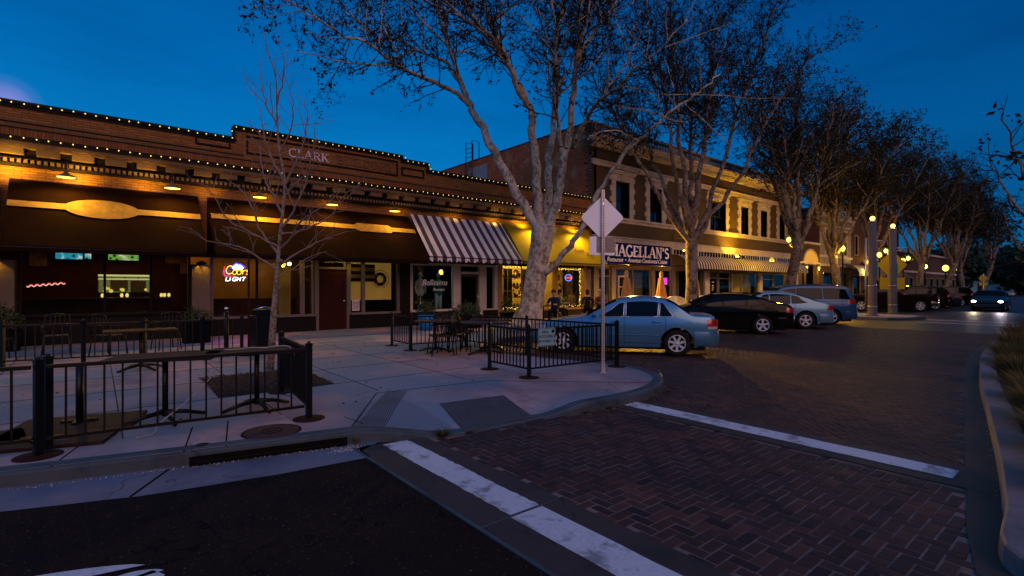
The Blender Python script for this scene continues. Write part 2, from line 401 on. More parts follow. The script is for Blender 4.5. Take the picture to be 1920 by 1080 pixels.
c = mixc(nt, ramp(nt, ckv.outputs['Distance'], [(.004, (.8,.8,.8)), (.014, (0,0,0))]), c, (.003,.002,.0025))
c = mixc(nt, math_n(nt, 'MULTIPLY', spk, gate), c, (.34,.28,.27))
bsdf(nt, out, c, .82, 0, bump(nt, math_n(nt, 'ADD', a, vo.outputs['Distance']), .8, .006), .08); M['asphalt'] = m

def concrete(name, col, scale=.9, stain=.5, tint=None, slab=False):
    m, nt, out = newmat(name); p = wpos(nt)
    a = noise_n(nt, p, scale, 7, .68); b = noise_n(nt, p, 45, 4, .7); d = noise_n(nt, p, 6.5, 5, .7)
    c = ramp(nt, a, [(.36, tuple(x*(1-stain) for x in col)), (.5, col), (.64, tuple(x*1.2 for x in col))])
    if tint: c = mixc(nt, ramp(nt, noise_n(nt, p, .42, 3, .5), [(.44, (0,0,0)), (.56, (.85,.85,.85))]), c, tint)  # bluish patches: sky-lit shade painted into the concrete colour
    if slab:
        mp = N(nt, 'ShaderNodeMapping'); mp.inputs['Location'].default_value = (2.8, -7.9, 0); L(nt, p, mp.inputs[0]); bt = N(nt, 'ShaderNodeTexBrick'); L(nt, mp.outputs[0], bt.inputs['Vector']); bt.offset = 0.0
        bt.inputs['Color1'].default_value = (.62,.62,.62,1); bt.inputs['Color2'].default_value = (1.12,1.1,1.08,1); bt.inputs['Scale'].default_value = 1; bt.inputs['Brick Width'].default_value = 1.5; bt.inputs['Row Height'].default_value = 1.5; bt.inputs['Mortar Size'].default_value = 0; bt.inputs['Bias'].default_value = .1
        sm_ = N(nt, 'ShaderNodeMix', data_type='RGBA', blend_type='MULTIPLY'); sm_.inputs[0].default_value = .75; L(nt, c, sm_.inputs[6]); L(nt, bt.outputs[0], sm_.inputs[7]); c = sm_.outputs[2]
    c = mixc(nt, ramp(nt, d, [(.56, (0,0,0)), (.7, (.45,.45,.45))]), c, tuple(x*.4 for x in col))
    c = mixc(nt, math_n(nt, 'MULTIPLY', b, .35), c, tuple(x*.55 for x in col))
    vo = N(nt, 'ShaderNodeTexVoronoi'); vo.inputs['Scale'].default_value = 7; L(nt, p, vo.inputs['Vector'])
    c = mixc(nt, ramp(nt, vo.outputs['Distance'], [(.03, (.7,.7,.7)), (.06, (0,0,0))]), c, tuple(x*.25 for x in col))
    ck = N(nt, 'ShaderNodeTexVoronoi', feature='DISTANCE_TO_EDGE'); ck.inputs['Scale'].default_value = .55; wp = N(nt, 'ShaderNodeVectorMath', operation='ADD'); nz = N(nt, 'ShaderNodeTexNoise'); nz.inputs['Scale'].default_value = 2.5; L(nt, p, nz.inputs['Vector']); L(nt, nz.outputs['Color'], wp.inputs[0]); L(nt, p, wp.inputs[1]); L(nt, wp.outputs[0], ck.inputs['Vector'])
    gt = ramp(nt, noise_n(nt, p, .3, 2), [(.5, (0,0,0)), (.56, (1,1,1))]); c = mixc(nt, math_n(nt, 'MULTIPLY', gt, ramp(nt, ck.outputs['Distance'], [(.004, (.7,.7,.7)), (.012, (0,0,0))])), c, tuple(x*.2 for x in col))
    r = math_n(nt, 'ADD', math_n(nt, 'MULTIPLY', a, .3), .55)
    bsdf(nt, out, c, r, 0, bump(nt, math_n(nt, 'ADD', b, d), .25, .005), .4); return m
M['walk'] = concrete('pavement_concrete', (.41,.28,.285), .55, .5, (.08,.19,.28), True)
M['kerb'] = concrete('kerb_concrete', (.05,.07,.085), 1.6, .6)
M['gutter'] = concrete('gutter_concrete', (.17,.15,.19), .7, .5, (.05,.13,.21))
M['band'] = concrete('band_concrete', (.05,.03,.024), 1.4, .45)
m, nt, out = newmat('road_paint'); p = wpos(nt)
a = noise_n(nt, p, 60, 4, .75); b = noise_n(nt, p, 5, 5, .7); d = noise_n(nt, p, 1.6, 4)
c = mixc(nt, b, (.46,.43,.47), (.70,.66,.7)); c = mixc(nt, ramp(nt, a, [(.5, (0,0,0)), (.78, (.6,.6,.6))]), c, (.14,.12,.12))
c = mixc(nt, ramp(nt, math_n(nt, 'ADD', math_n(nt, 'MULTIPLY', b, .7), math_n(nt, 'MULTIPLY', d, .4)), [(.57, (0,0,0)), (.66, (.7,.7,.7))]), c, (.1,.08,.08))
bsdf(nt, out, c, .7, 0, bump(nt, a, .4, .004)); M['paint'] = m

m, nt, out = newmat('paving_brick'); p = wpos(nt)      # per-brick tone comes from a face attribute
at = N(nt, 'ShaderNodeAttribute'); at.attribute_name = 'tone'
c = ramp(nt, at.outputs['Fac'], [(0, (.028,.011,.009)), (.5, (.078,.029,.021)), (1, (.15,.056,.038))])
a = noise_n(nt, p, 70, 4, .75); b = noise_n(nt, p, .7, 5)
c = mixc(nt, math_n(nt, 'MULTIPLY', a, .5), c, (.016,.011,.012)); c = mixc(nt, ramp(nt, b, [(.4, (.7,.7,.7)), (.65, (0,0,0))]), c, (.02,.014,.016))
bsdf(nt, out, c, math_n(nt, 'ADD', math_n(nt, 'MULTIPLY', a, .25), .46), 0, bump(nt, a, .5, .004), .22); M['pave'] = m
m, nt, out = newmat('distant_paving'); p = wpos(nt)
sp = N(nt, 'ShaderNodeSeparateXYZ'); L(nt, p, sp.inputs[0])
br = N(nt, 'ShaderNodeTexBrick'); L(nt, p, br.inputs['Vector'])
br.inputs['Color1'].default_value = (.05,.032,.03,1); br.inputs['Color2'].default_value = (.075,.045,.04,1); br.inputs['Mortar'].default_value = (.02,.014,.015,1)
br.inputs['Scale'].default_value = 1; br.inputs['Brick Width'].default_value = .22; br.inputs['Row Height'].default_value = .11; br.inputs['Mortar Size'].default_value = .012
g_ = noise_n(nt, p, .5, 5); c = mixc(nt, g_, br.outputs[0], (.022,.015,.016))
bsdf(nt, out, c, .5, 0, bump(nt, br.outputs['Fac'], -.4, .01), .22); M['farpave'] = m

# outlines (metres)
KERB_W = [(-14,9.2),(-6,7.18),(-.62,5.88),(.44,5.6),(1.3,5.4),(2.08,5.22)]           # kerb top edge along the asphalt
RAMP = [(2.08,5.22),(2.6,5.02),(3.17,4.78),(4.29,4.71)]
NOSE = [(4.29,4.71),(4.9,4.56),(5.5,4.5),(6.2,4.52),(6.85,4.7),(7.4,5.05),(7.75,5.5),(7.95,6.1),(7.9,6.7)]
BACK = [(7.9,6.7),(7.75,7.4),(7.5,8.3),(7.35,9.4),(7.7,10.7),(8.8,11.6),(10.5,11.9),(20,11.9),(29.5,11.9)]
kw = KERB_W; rp = crv(RAMP, 6)[1:]; ns = crv(NOSE, 8)[1:]; bk = crv(BACK, 5)[1:]
WALK = kw + rp + ns + bk + [(29.9,9.3),(30.2,7.6),(31.2,6.9),(33.4,6.8),(34.2,7.6),(34.5,9.3),(35.2,11.9),(110,11.9),(110,19.2),(-14,19.2)]
def walk_z(x, y):                                        # the pavement dips to the road at the corner ramp
    dx = max(0, 3.15-x, x-4.32); dy = max(0, y-4.72)
    d = max(dx/1.05 if x < 3.7 else dx/.75, dy/1.35)
    return .004 + .126*sm(d)
# near pavement: fine grid clipped to the outline so that the ramp can dip; slab joints are grooves
mb = MB()
far = [(-14,9.2),(-6,7.18)]
poly_sheet(mb, [q for q in WALK if q[0] > 12] + [(12,19.2),(12,11.9)], .13)
bmw = bmesh.new()
near = [q for q in WALK if q[0] <= 12] 
near = kw + rp + ns + [q for q in bk if q[0] <= 12] + [(12,11.9),(12,19.2),(-14,19.2)]
vs = [bmw.verts.new((x, y, 0)) for x, y in near]; fc = bmw.faces.new(vs)
def cut(co, no): bmesh.ops.bisect_plane(bmw, geom=bmw.verts[:]+bmw.edges[:]+bmw.faces[:], plane_co=co, plane_no=no)
for x in lin(1.9, 5.9, 33): cut((x,0,0), (1,0,0))
for y in lin(4.6, 6.6, 17): cut((0,y,0), (0,1,0))
for v in bmw.verts: v.co.z = walk_z(v.co.x, v.co.y)
bmesh.ops.triangulate(bmw, faces=bmw.faces[:]); bmesh.ops.recalc_face_normals(bmw, faces=bmw.faces[:])
bmw.verts.index_update()
vv = [tuple(v.co) for v in bmw.verts]; ff = [tuple(v.index for v in f.verts) for f in bmw.faces]
if bmw.faces[:][0].normal.z < 0: ff = [tuple(reversed(f)) for f in ff]
mb._add(vv, ff, 0, False); bmw.free()
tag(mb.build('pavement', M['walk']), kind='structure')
# joints scored in the slabs
mb = MB()
def score(a, b, w=.012): mb.bar((a[0],a[1],walk_z(*a)+.001), (b[0],b[1],walk_z(*b)+.001), w, .005)
for y in (7.9, 9.4, 10.9, 12.4, 13.9, 15.4): score((-8, y), (5.4 if y < 12 else 12, y), .01)
for x in (-2.8,-1.3,.2,1.7,3.2,4.7): score((x, 6.4 if x < 3 else 7.0), (x, 15.4), .01)
for (a, b) in (((-.3,5.8),(-.1,6.5)),((.95,5.48),(1.15,6.5)),((.62,5.55),(.8,6.45)),((-2.2,6.25),(-2,7.0)),((2.3,5.45),(2.0,7.9)),((2.08,5.27),(3.1,6.85)),((3.1,6.85),(4.9,6.6)),((4.9,6.6),(6.9,4.75))): score(a, b, .013)
tag(mb.build('slab_joints', M['black']), kind='structure')
mb = MB()
EDGE = kw + rp + ns + bk + [(29.9,9.3),(30.2,7.6),(31.2,6.9),(33.4,6.8),(34.2,7.6),(34.5,9.3),(35.2,11.9),(110,11.9)]
inner = []
for i, q in enumerate(EDGE):
    a = Vector(EDGE[max(i-1,0)]); b = Vector(EDGE[min(i+1,len(EDGE)-1)]); t = (b-a).normalized(); n2 = Vector((-t.y, t.x))
    inner.append(((q[0]-n2.x*.02, q[1]-n2.y*.02), (q[0]+n2.x*.15, q[1]+n2.y*.15)))
V = []; F_ = []
for i, q in enumerate(EDGE):
    z = walk_z(*q); o_, n_ = inner[i]
    V += [(o_[0]-.0, o_[1], -.06), (o_[0], o_[1], max(-.05, z-.03)), (q[0]+(n_[0]-q[0])*.12, q[1]+(n_[1]-q[1])*.12, z+.005), (n_[0], n_[1], walk_z(*n_)+.005), (n_[0], n_[1], -.06)]
for i in range(len(EDGE)-1):
    for j in range(4):
        F_.append((i*5+j, (i+1)*5+j, (i+1)*5+j+1, i*5+j+1))
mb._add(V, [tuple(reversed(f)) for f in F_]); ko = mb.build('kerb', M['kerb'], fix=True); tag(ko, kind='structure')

# storm-drain inlet in the kerb face: a dark slot with a steel lip and a bar across it
mb = MB()
a, b = Vector((.66,5.50,0)), Vector((2.02,5.20,0)); t = (b-a).normalized(); n2 = Vector((t.y,-t.x,0))
dr = thing('storm_drain', 'long dark drain slot in the kerb face beside the manhole cover', 'storm drain', (1.34, 5.33, 0))
def loc(p): return (p[0]-1.34, p[1]-5.33, p[2])
q = n2*.05
mb._add([loc(a+q+Vector((0,0,-.02))), loc(b+q+Vector((0,0,-.02))), loc(b+q+Vector((0,0,.095))), loc(a+q+Vector((0,0,.095)))], [(0,1,2,3)])
mb.build('opening', M['black'], dr)
MB().bar(loc(a+n2*.06+Vector((.06,0,.04))), loc(b+n2*.06+Vector((-.02,0,.04))), .014).build('bar', M['iron'], dr)

# gutter, asphalt
GUT_O = [(-14,8.55),(-6,6.55),(-.62,5.27),(.29,4.93),(1.2,4.75),(2.05,4.66)]
mb = MB(); poly_sheet(mb, kw + [(2.4,5.12),(2.06,4.9)] + list(reversed(GUT_O)), .004); tag(mb.build('gutter', M['gutter']), kind='structure')
mb = MB(); mb.bar((.2,4.97,.006), (.5,5.5,.006), .02, .004); mb.bar((-3.1,5.85,.006), (-2.8,6.4,.006), .02, .004); tag(mb.build('gutter_joints', M['black']), kind='structure')
mb = MB(); poly_sheet(mb, [(-40,14)] + [(-14,8.55),(-6,6.55),(-.62,5.27),(.29,4.93),(1.2,4.75),(2.04,4.66),(2.02,2.1),(1.98,-8),(-40,-8)], .0); tag(mb.build('asphalt_road', M['asphalt']), kind='structure')
# ground out to the horizon
mb = MB(); mb.quad((-900,-900,-.03),(900,-900,-.03),(900,900,-.03),(-900,900,-.03)); tag(mb.build('ground', M['soil']), kind='structure')
# distant brick street
RK = [(3.5,-6),(3.85,-.6),(4.01,.40),(5.0,.58),(6.3,.77),(8.5,1.13),(11.59,1.64),(16.08,2.22),(22,2.6),(28.8,2.72),(60,2.9),(130,3)]
rk = crv(RK, 5)
mb = MB(); poly_sheet(mb, [(24,2.55),(60,2.9),(130,3),(400,3),(400,11.9),(34.9,11.9),(24,11.9)], -.004)
poly_sheet(mb, [(7,4),(24,2.5),(24,12),(7,12)], -.012); poly_sheet(mb, [(1.9,-8),(12,-8),(12,5.5),(1.9,5.5)], -.016)
tag(mb.build('brick_street', M['farpave']), kind='structure')

m_sand = plain('joint_sand', (.17,.11,.10), .9, 0, .5, 2, .2, 50)
mb = MB(); poly_sheet(mb, [(2.78,-6),(5.6,-6),(5.6,4.46),(4.9,4.5),(3.17,4.72),(2.78,4.95)], -.0065); poly_sheet(mb, [(6.1,.6),(24.2,2.4),(24.2,12.1),(6.1,12.1)], -.0075)
tag(mb.build('joint_sand', m_sand), kind='structure')
# laid bricks: herringbone, every brick its own chamfered face in one sheet
def herring(mb, tones, ok, x0, x1, y0, y1, ang, bl=.2, bwid=.1, gap=.009, org=(0,0)):
    ca, sa = math.cos(ang), math.sin(ang)
    span = max(x1-x0, y1-y0); k = int(span/bwid)+4; cx, cy = (x0+x1)/2, (y0+y1)/2
    for i in range(-k, k):
        for j in range(-k, k):
            # unit: horizontal brick + vertical brick, stepped along the diagonal
            for kind in (0, 1):
                ux = i*bwid + j*bwid*2; uy = i*bwid - j*bwid*2
                if kind == 0: a = (ux, uy, bl, bwid)
                else: a = (ux+bl, uy-bwid+0.0, bwid, bl)
                if kind == 1: a = (ux+bl, uy-bl+bwid, bwid, bl)
                mx, my = a[0]+a[2]/2, a[1]+a[3]/2
                X = cx+mx*ca-my*sa; Y = cy+mx*sa+my*ca
                if not (x0 <= X <= x1 and y0 <= Y <= y1) or not ok(X, Y): continue
                zt = rnd.uniform(-.003, .002); tl = [rnd.uniform(-.0012,.0012) for _ in range(4)]
                g2 = gap/2; ch = .006; pts = []
                for inset, z in ((g2, -.009), (g2+ch, 0)):
                    for qi, (sx, sy) in enumerate(((0,0),(1,0),(1,1),(0,1))):
                        lx = a[0] + (inset if sx == 0 else a[2]-inset); ly = a[1] + (inset if sy == 0 else a[3]-inset)
                        pts.append((cx+lx*ca-ly*sa, cy+lx*sa+ly*ca, z+zt+tl[qi]))
                mb._add(pts, [(4,5,6,7),(0,1,5,4),(1,2,6,5),(2,3,7,6),(3,0,4,7)])
                tones += [min(1, max(0, rnd.gauss(.5, .22)))]*5
def brick_sheet(name, *jobs):
    mb = MB(); tones = []
    for j in jobs: herring(mb, tones, *j)
    o = mb.build(name, M['pave']); at = o.data.attributes.new('tone', 'FLOAT', 'FACE'); at.data.foreach_set('value', tones); return tag(o, kind='structure')
GUTR = lambda x: curve([(2,-.1),(4.1,.62),(4.94,.76),(5.76,.9),(9.36,1.48),(11.6,1.85),(16,2.42),(22,2.8),(30,2.95)], x)
ok_cross = lambda X, Y: 2.8 < X < 5.48 and Y > GUTR(X) and Y < curve([(2.1,5.0),(2.6,4.94),(3.17,4.72),(4.3,4.66),(4.9,4.5),(5.5,4.44)], X)
NOSEP = kw + rp + ns + bk + [(30,20),(-14,20)]
ok_st = lambda X, Y: X > 6.17 and Y > GUTR(X) and not inside(X, Y, NOSEP)
brick_sheet('crossing_bricks', (ok_cross, 2.6, 5.7, .5, 5.2, R(0), 0.185, .0925))
brick_sheet('street_bricks', (ok_st, 6.1, 17, .9, 12.1, R(45), 0.185, .0925), (lambda X, Y: ok_st(X, Y) and X >= 17, 17, 24.2, 2.2, 12.1, R(45), 0.185, .0925))
# crosswalk bands of concrete with a painted bar
mb = MB()
poly_sheet(mb, [(2.02,5.05),(2.0,2.09),(1.97,-7),(2.82,-7),(2.8,2.5),(2.78,4.9)], .004); poly_sheet(mb, [(5.49,4.48),(5.49,.7),(6.16,.8),(6.16,4.5)], .004)
tag(mb.build('concrete_bands', M['band']), kind='structure')
mb = MB()
def wob(x0, x1, y0, y1, z):
    n = 40; Lp = [(x0+rnd.uniform(-.008,.008), lerp(y0,y1,i/n)) for i in range(n+1)]; Rp = [(x1+rnd.uniform(-.008,.008), lerp(y1,y0,i/n)) for i in range(n+1)]
    poly_sheet(mb, list(reversed(Lp + Rp)), z)
wob(2.30, 2.58, 4.93, 2.83, .008); wob(2.28, 2.58, 2.80, -7, .008); wob(5.68, 5.97, 4.66, .97, .008)
tag(mb.build('crosswalk_stripes', M['paint']), kind='structure')
mb = MB()
mb.bar((2.02,5.0,.002),(2.0,-7,.002),.03,.01); mb.bar((2.28,2.815,.006),(2.8,2.815,.006),.015,.01); mb.bar((2.0,2.815,.003),(2.3,2.815,.003),.015,.006)
tag(mb.build('band_joints', M['kerb']), kind='structure')
mb = MB(); wob(29.7, 30.05, 6.4, 2.9, .004); wob(32.1, 32.5, 6.5, 3.1, .004); tag(mb.build('far_crosswalk_stripes', M['paint']), kind='structure')
# worn white lettering on the asphalt
mb = MB()
def leaf(x0, y0, x1, y1, w, n=20, z=.005):
    a = Vector((x0,y0)); d = Vector((x1,y1))-a; nn = Vector((-d.y, d.x)).normalized(); P = []
    for i in range(n+1): t = i/n; q = a+d*t+nn*w*math.sin(PI*t)**.7; P.append((q.x, q.y))
    poly_sheet(mb, P, z)
leaf(-1.2,3.98,.22,3.70,.16); leaf(-.05,3.55,.3,3.56,.10)
poly_sheet(mb, [(-1.2,3.8),(.02,3.56),(.25,3.6),(.3,3.5),(.24,3.38),(-1.2,3.5)], .005)
tag(mb.build('road_lettering', M['paint']), kind='structure')

# right kerb, its gutter and the planted island behind it
gut = [(x, GUTR(x)) for x in lin(3.9, 30, 40)]
mb = MB(); poly_sheet(mb, [(3.4,-6),(3.3,-.5)] + [(3.9,.3)] + gut + list(reversed([q for q in rk if 3.8 < q[0] < 30])) + [(3.85,-6)], .003)
tag(mb.build('right_gutter', M['band']), kind='structure')
mb = MB(); V = []; F_ = []
for i, q in enumerate(rk):
    a = Vector(rk[max(i-1,0)]); b = Vector(rk[min(i+1,len(rk)-1)]); t = (b-a).normalized(); n2 = Vector((t.y, -t.x))
    for (o_, z) in ((0,-.05),(.015,.12),(.03,.135),(.24,.14),(.25,-.05)): V.append((q[0]+n2.x*o_, q[1]+n2.y*o_, z))
for i in range(len(rk)-1):
    for j in range(4): F_.append((i*5+j, i*5+j+1, (i+1)*5+j+1, (i+1)*5+j))
mb._add(V, F_); M['kerb2'] = concrete('island_kerb', (.17,.145,.165), 1.0, .55)
tag(mb.build('right_kerb', M['kerb2'], fix=True), kind='structure')
mb = MB(); poly_sheet(mb, [(q[0]+.03, q[1]-.22) for q in rk] + [(130,-40),(4.3,-40)], .1); tag(mb.build('planting_soil', M['soil']), kind='structure')

# ramp furniture set in the ground
m, nt, out = newmat('dome_paving'); p = wpos(nt)
vo = N(nt, 'ShaderNodeTexVoronoi'); vo.inputs['Scale'].default_value = 16; vo.inputs['Randomness'].default_value = 0; L(nt, p, vo.inputs['Vector'])
c = mixc(nt, noise_n(nt, p, 5, 5), (.04,.04,.048), (.075,.07,.08))
bsdf(nt, out, c, .6, 0, bump(nt, ramp(nt, vo.outputs['Distance'], [(.2, (1,1,1)), (.42, (0,0,0))]), 1.0, .012)); M['dome'] = m
mb = MB(); mb.grid(lambda u, v: (lerp(lerp(3.22,4.27,u), lerp(3.48,4.48,u), v), lerp(lerp(4.76,4.75,u), lerp(5.76,5.66,u), v), walk_z(lerp(lerp(3.22,4.27,u), lerp(3.48,4.48,u), v), lerp(lerp(4.76,4.75,u), lerp(5.76,5.66,u), v))+.007), lin(0,1,9), lin(0,1,9))
tag(mb.build('tactile_mat', M['dome']), 'dark rectangular mat of raised domes on the corner ramp', 'tactile mat')
mb = MB()                                                  # domes
for i in range(16):
    for j in range(15):
        u, v = (i+.5)/16, (j+.5)/15
        x = lerp(lerp(3.22,4.27,u), lerp(3.48,4.48,u), v); y = lerp(lerp(4.76,4.75,u), lerp(5.76,5.66,u), v)
        mb.cyl((x,y,walk_z(x,y)+.007), (x,y,walk_z(x,y)+.014), .018, .012, 6)
o = mb.build('domes', M['dome'], bpy.data.objects['tactile_mat']); o['kind'] = 'stuff'
gr = thing('grooved_strip', 'narrow strip of parallel grooves across the pavement before the ramp', 'grooved paving')
mb = MB()
A, B, C_, D_ = Vector((2.14,5.34,0)), Vector((3.25,6.85,0)), Vector((3.51,6.70,0)), Vector((2.42,5.18,0))
for i in range(11):
    t = (i+.5)/11; a = A.lerp(D_, t); b = B.lerp(C_, t)
    P = [a.lerp(b, s_) for s_ in lin(0,1,8)]
    for j in range(7): mb.bar((P[j].x,P[j].y,walk_z(P[j].x,P[j].y)+.003), (P[j+1].x,P[j+1].y,walk_z(P[j+1].x,P[j+1].y)+.003), .007, .006)
mb.build('grooves', plain('groove_shade', (.05,.045,.05), .9), gr)
m, nt, out = newmat('manhole_iron'); p = opos(nt)
ck = N(nt, 'ShaderNodeTexChecker'); ck.inputs['Scale'].default_value = 34; L(nt, p, ck.inputs[0])
rg = N(nt, 'ShaderNodeVectorMath', operation='LENGTH'); L(nt, p, rg.inputs[0])
c = mixc(nt, noise_n(nt, p, 7, 5), (.030,.008,.005), (.065,.02,.013))
bsdf(nt, out, c, .75, .0, bump(nt, ck.outputs['Fac'], .6, .006)); M['manhole'] = m
mh = thing('manhole_cover', 'round rusty manhole cover in the pavement above the drain slot', 'manhole cover', (1.42,5.72,.13))
mb = MB(); mb.lathe([(0.0001,.008),(.255,.008),(.262,.005),(.262,-.01)], n=40); mb.build('lid', M['manhole'], mh)
mb = MB(); mb.lathe([(.266,.004),(.285,.006),(.292,.001)], n=40); mb.build('rim', M['rust'], mh)
mb = MB(); mb.tube([(.1*math.cos(t),.1*math.sin(t),.009) for t in lin(0,2*PI,24)], .006, 4); mb.box((-.06,-.012,.008),(.06,.012,.014)); mb.build('emblem', M['rust'], mh)
mb = MB(); mb.lathe([(.0001,.005),(.06,.005),(.064,-.01)], (.78,5.66,.13), 20); tag(mb.build('valve_cap', M['rust']), 'small round iron cap in the pavement left of the manhole', 'valve cap')
# grit that gathers along the gutter
mb = MB()
for i in range(420):
    if i < 260:
        t = rnd.random(); x = lerp(-3, 2.1, t); y = curve([(-3,6.4),(-.62,5.8),(.44,5.52),(2.08,5.14)], x) - abs(rnd.gauss(0,.03)); z = .006
    elif i < 360: x = rnd.gauss(1.95,.1); y = rnd.gauss(5.03,.04); z = .006
    else:
        x = rnd.uniform(4.0, 9.5); y = GUTR(x)-.2+rnd.uniform(-.03,.03); z = .006
    r_ = rnd.uniform(.0025,.007); mb.ball((x,y,z+r_*.5), r_, 4)
o = mb.build('grit', plain('pale_grit', (.55,.52,.5), .8)); tag(o, kind='stuff')

# fallen leaves and seed fluff on the pavement and along the kerbs
mb = MB(); rl = random.Random(31)
for i in range(420):
    q_ = rl.random()
    if q_ < .45: x, y = rl.uniform(-2,7.5), rl.uniform(6.4,14); z = walk_z(x, y)+.006
    elif q_ < .7: x = rl.uniform(4.4,7.8); y = curve([(4.3,4.6),(5.5,4.4),(6.8,4.55),(7.8,5.2)], x)-abs(rl.gauss(0,.07)); z = .006
    else: x, y = rl.uniform(8,20), rl.uniform(3,11.5); z = .006
    a = rl.uniform(0,2*PI); s_ = rl.uniform(.008,.03); ca, sa = math.cos(a)*s_, math.sin(a)*s_
    mb._add([(x-ca,y-sa,z),(x+sa*.6,y-ca*.6,z+s_*rl.uniform(0,.7)),(x+ca,y+sa,z),(x-sa*.6,y+ca*.6,z+s_*rl.uniform(0,.7))], [(0,1,2,3)])
tag(mb.build('fallen_leaves', plain('fallen_leaf', (.07,.045,.025), .9, 0, .8, 30)), kind='stuff')
# ================================================================== CLARK BUILDING (one storey, wall face at Y = 18)
F = 18.0; G = .13
M['brickA'] = brickmat('tan_brick', ((.30,.12,.03),(.13,.04,.011),(.42,.20,.06)), (.03,.016,.008), 'x', .3, .068, .010)
M['soldier'] = brickmat('soldier_brick', ((.24,.085,.024),(.11,.035,.012),(.34,.15,.05)), (.03,.016,.008), 'x', .075, .6, .008, soldier=True)
M['trimA'] = plain('brown_trim', (.13,.082,.045), .7, 0, .3, 4, .1)
M['trimdark'] = plain('dark_trim', (.007,.0045,.0035), .6, 0, .4)
M['stucco'] = plain('grey_stucco', (.14,.11,.09), .9, 0, .15, 8, .5, 70)
M['boardA'] = plain('dark_bulkhead', (.007,.005,.0045), .6, 0, .3)
M['greytrim'] = plain('grey_trim', (.13,.11,.105), .55, 0, .2)
M['doorred'] = plain('dark_red_door', (.03,.006,.004), .45, 0, .25)

def wall_cells(mb, axis, c0, c1, z0, z1, y0, y1, holes):
    """Wall slab between y0 (front) and y1 (back) with rectangular holes (u0,u1,z0,z1); faces and reveals only."""
    us = sorted({c0, c1} | {h[0] for h in holes if c0 < h[0] < c1} | {h[1] for h in holes if c0 < h[1] < c1})
    zs = sorted({z0, z1} | {h[2] for h in holes if z0 < h[2] < z1} | {h[3] for h in holes if z0 < h[3] < z1})
    hole = lambda u, z: any(h[0] < u < h[1] and h[2] < z < h[3] for h in holes)
    pt = (lambda u, y, z: (u, y, z)) if axis == 'x' else (lambda u, y, z: (y, u, z))
    nu, nz = len(us)-1, len(zs)-1
    S = [[not hole((us[i]+us[i+1])/2, (zs[j]+zs[j+1])/2) for j in range(nz)] for i in range(nu)]
    for i in range(nu):
        for j in range(nz):
            if not S[i][j]: continue
            a, b, c, d = us[i], us[i+1], zs[j], zs[j+1]
            mb.quad(pt(a,y0,c), pt(b,y0,c), pt(b,y0,d), pt(a,y0,d)); mb.quad(pt(b,y1,c), pt(a,y1,c), pt(a,y1,d), pt(b,y1,d))
            if i == 0 or not S[i-1][j]: mb.quad(pt(a,y1,c), pt(a,y0,c), pt(a,y0,d), pt(a,y1,d))
            if i == nu-1 or not S[i+1][j]: mb.quad(pt(b,y0,c), pt(b,y1,c), pt(b,y1,d), pt(b,y0,d))
            if j == 0 or not S[i][j-1]: mb.quad(pt(a,y0,c), pt(a,y1,c), pt(b,y1,c), pt(b,y0,c))
            if j == nz-1 or not S[i][j+1]: mb.quad(pt(a,y0,d), pt(b,y0,d), pt(b,y1,d), pt(a,y1,d))
    return mb

CB = thing('brick_shop_building', 'long one storey brown brick building with stepped parapet edged by string lights', 'building', (0,0,0))
X0, X1 = -9.0, 20.08
mb = wall_cells(MB(), 'x', X0, X1, 2.75, 6.3, F, F+.35, []); mb.box((3.37,F+.003,6.3),(9.15,F+.347,6.70)); mb.box((9.15,F+.006,6.3),(10.28,F+.344,6.56)); mb.build('wall', M['brickA'], CB)
MB().box((X0,F-.02,5.48),(X1,F+.0,5.72)).build('soldier_course', M['soldier'], CB)
mb = MB(); mb.box((X0,F-.07,5.72),(X1,F,5.76)); mb.box((X0,F-.1,5.41),(X1,F,5.48)); mb.box((X0,F-.06,5.86),(3.6,F,5.89)); mb.build('moulding', M['trimA'], CB)
mb = MB()                                                  # coping, stepped
for a, b, z in ((X0,3.37,6.3),(3.37,9.15,6.70),(9.15,10.28,6.56),(10.28,X1,6.3)):
    mb.box((a-.03,F-.1,z),(b+.03,F+.42,z+.07)); mb.box((a,F-.05,z-.07),(b,F,z))
mb.box((3.30,F-.09,6.3),(3.37,F+.1,6.72)); mb.box((9.15,F-.09,6.6),(9.22,F+.1,6.72)); mb.box((10.28,F-.09,6.35),(10.35,F+.1,6.6))
mb.build('coping', M['trimdark'], CB)
# cornice: ledge, soffit, blocks and dentils
mb = MB(); mb.box((X0,F-.42,5.30),(X1,F,5.405)); mb.build('ledge', M['trimdark'], CB)
mb = MB(); mb.box((X0,F-.38,5.20),(X1,F,5.30)); mb.box((X0,F-.34,5.16),(X1,F,5.20)); mb.build('fascia', M['trimA'], CB)
cor = MB(); cor.box((X0,F-.10,4.93),(X1,F,5.16)); co = cor.build('frieze', M['trimdark'], CB)
mb = MB(); x = X0+.2
while x < X1-.6: mb.box((x,F-.30,5.0),(x+.46,F-.10,5.13)); mb.box((x,F-.30,5.13),(x+.46,F-.10,5.16)); x += .69
mb.build('cornice_blocks', M['trimA'], CB)['kind'] = 'stuff'
mb = MB(); x = X0+.05
while x < X1-.1: mb.box((x,F-.17,4.80),(x+.075,F-.05,4.90)); x += .125
o = mb.build('dentils', M['trimA'], CB); o['kind'] = 'stuff'
mb = MB(); mb.box((X0,F-.05,4.80),(X1,F,4.93)); mb.box((X0,F-.19,4.72),(X1,F,4.79)); mb.box((X0,F-.19,4.905),(X1,F-.05,4.925)); mb.build('string_course', M['trimdark'], CB)
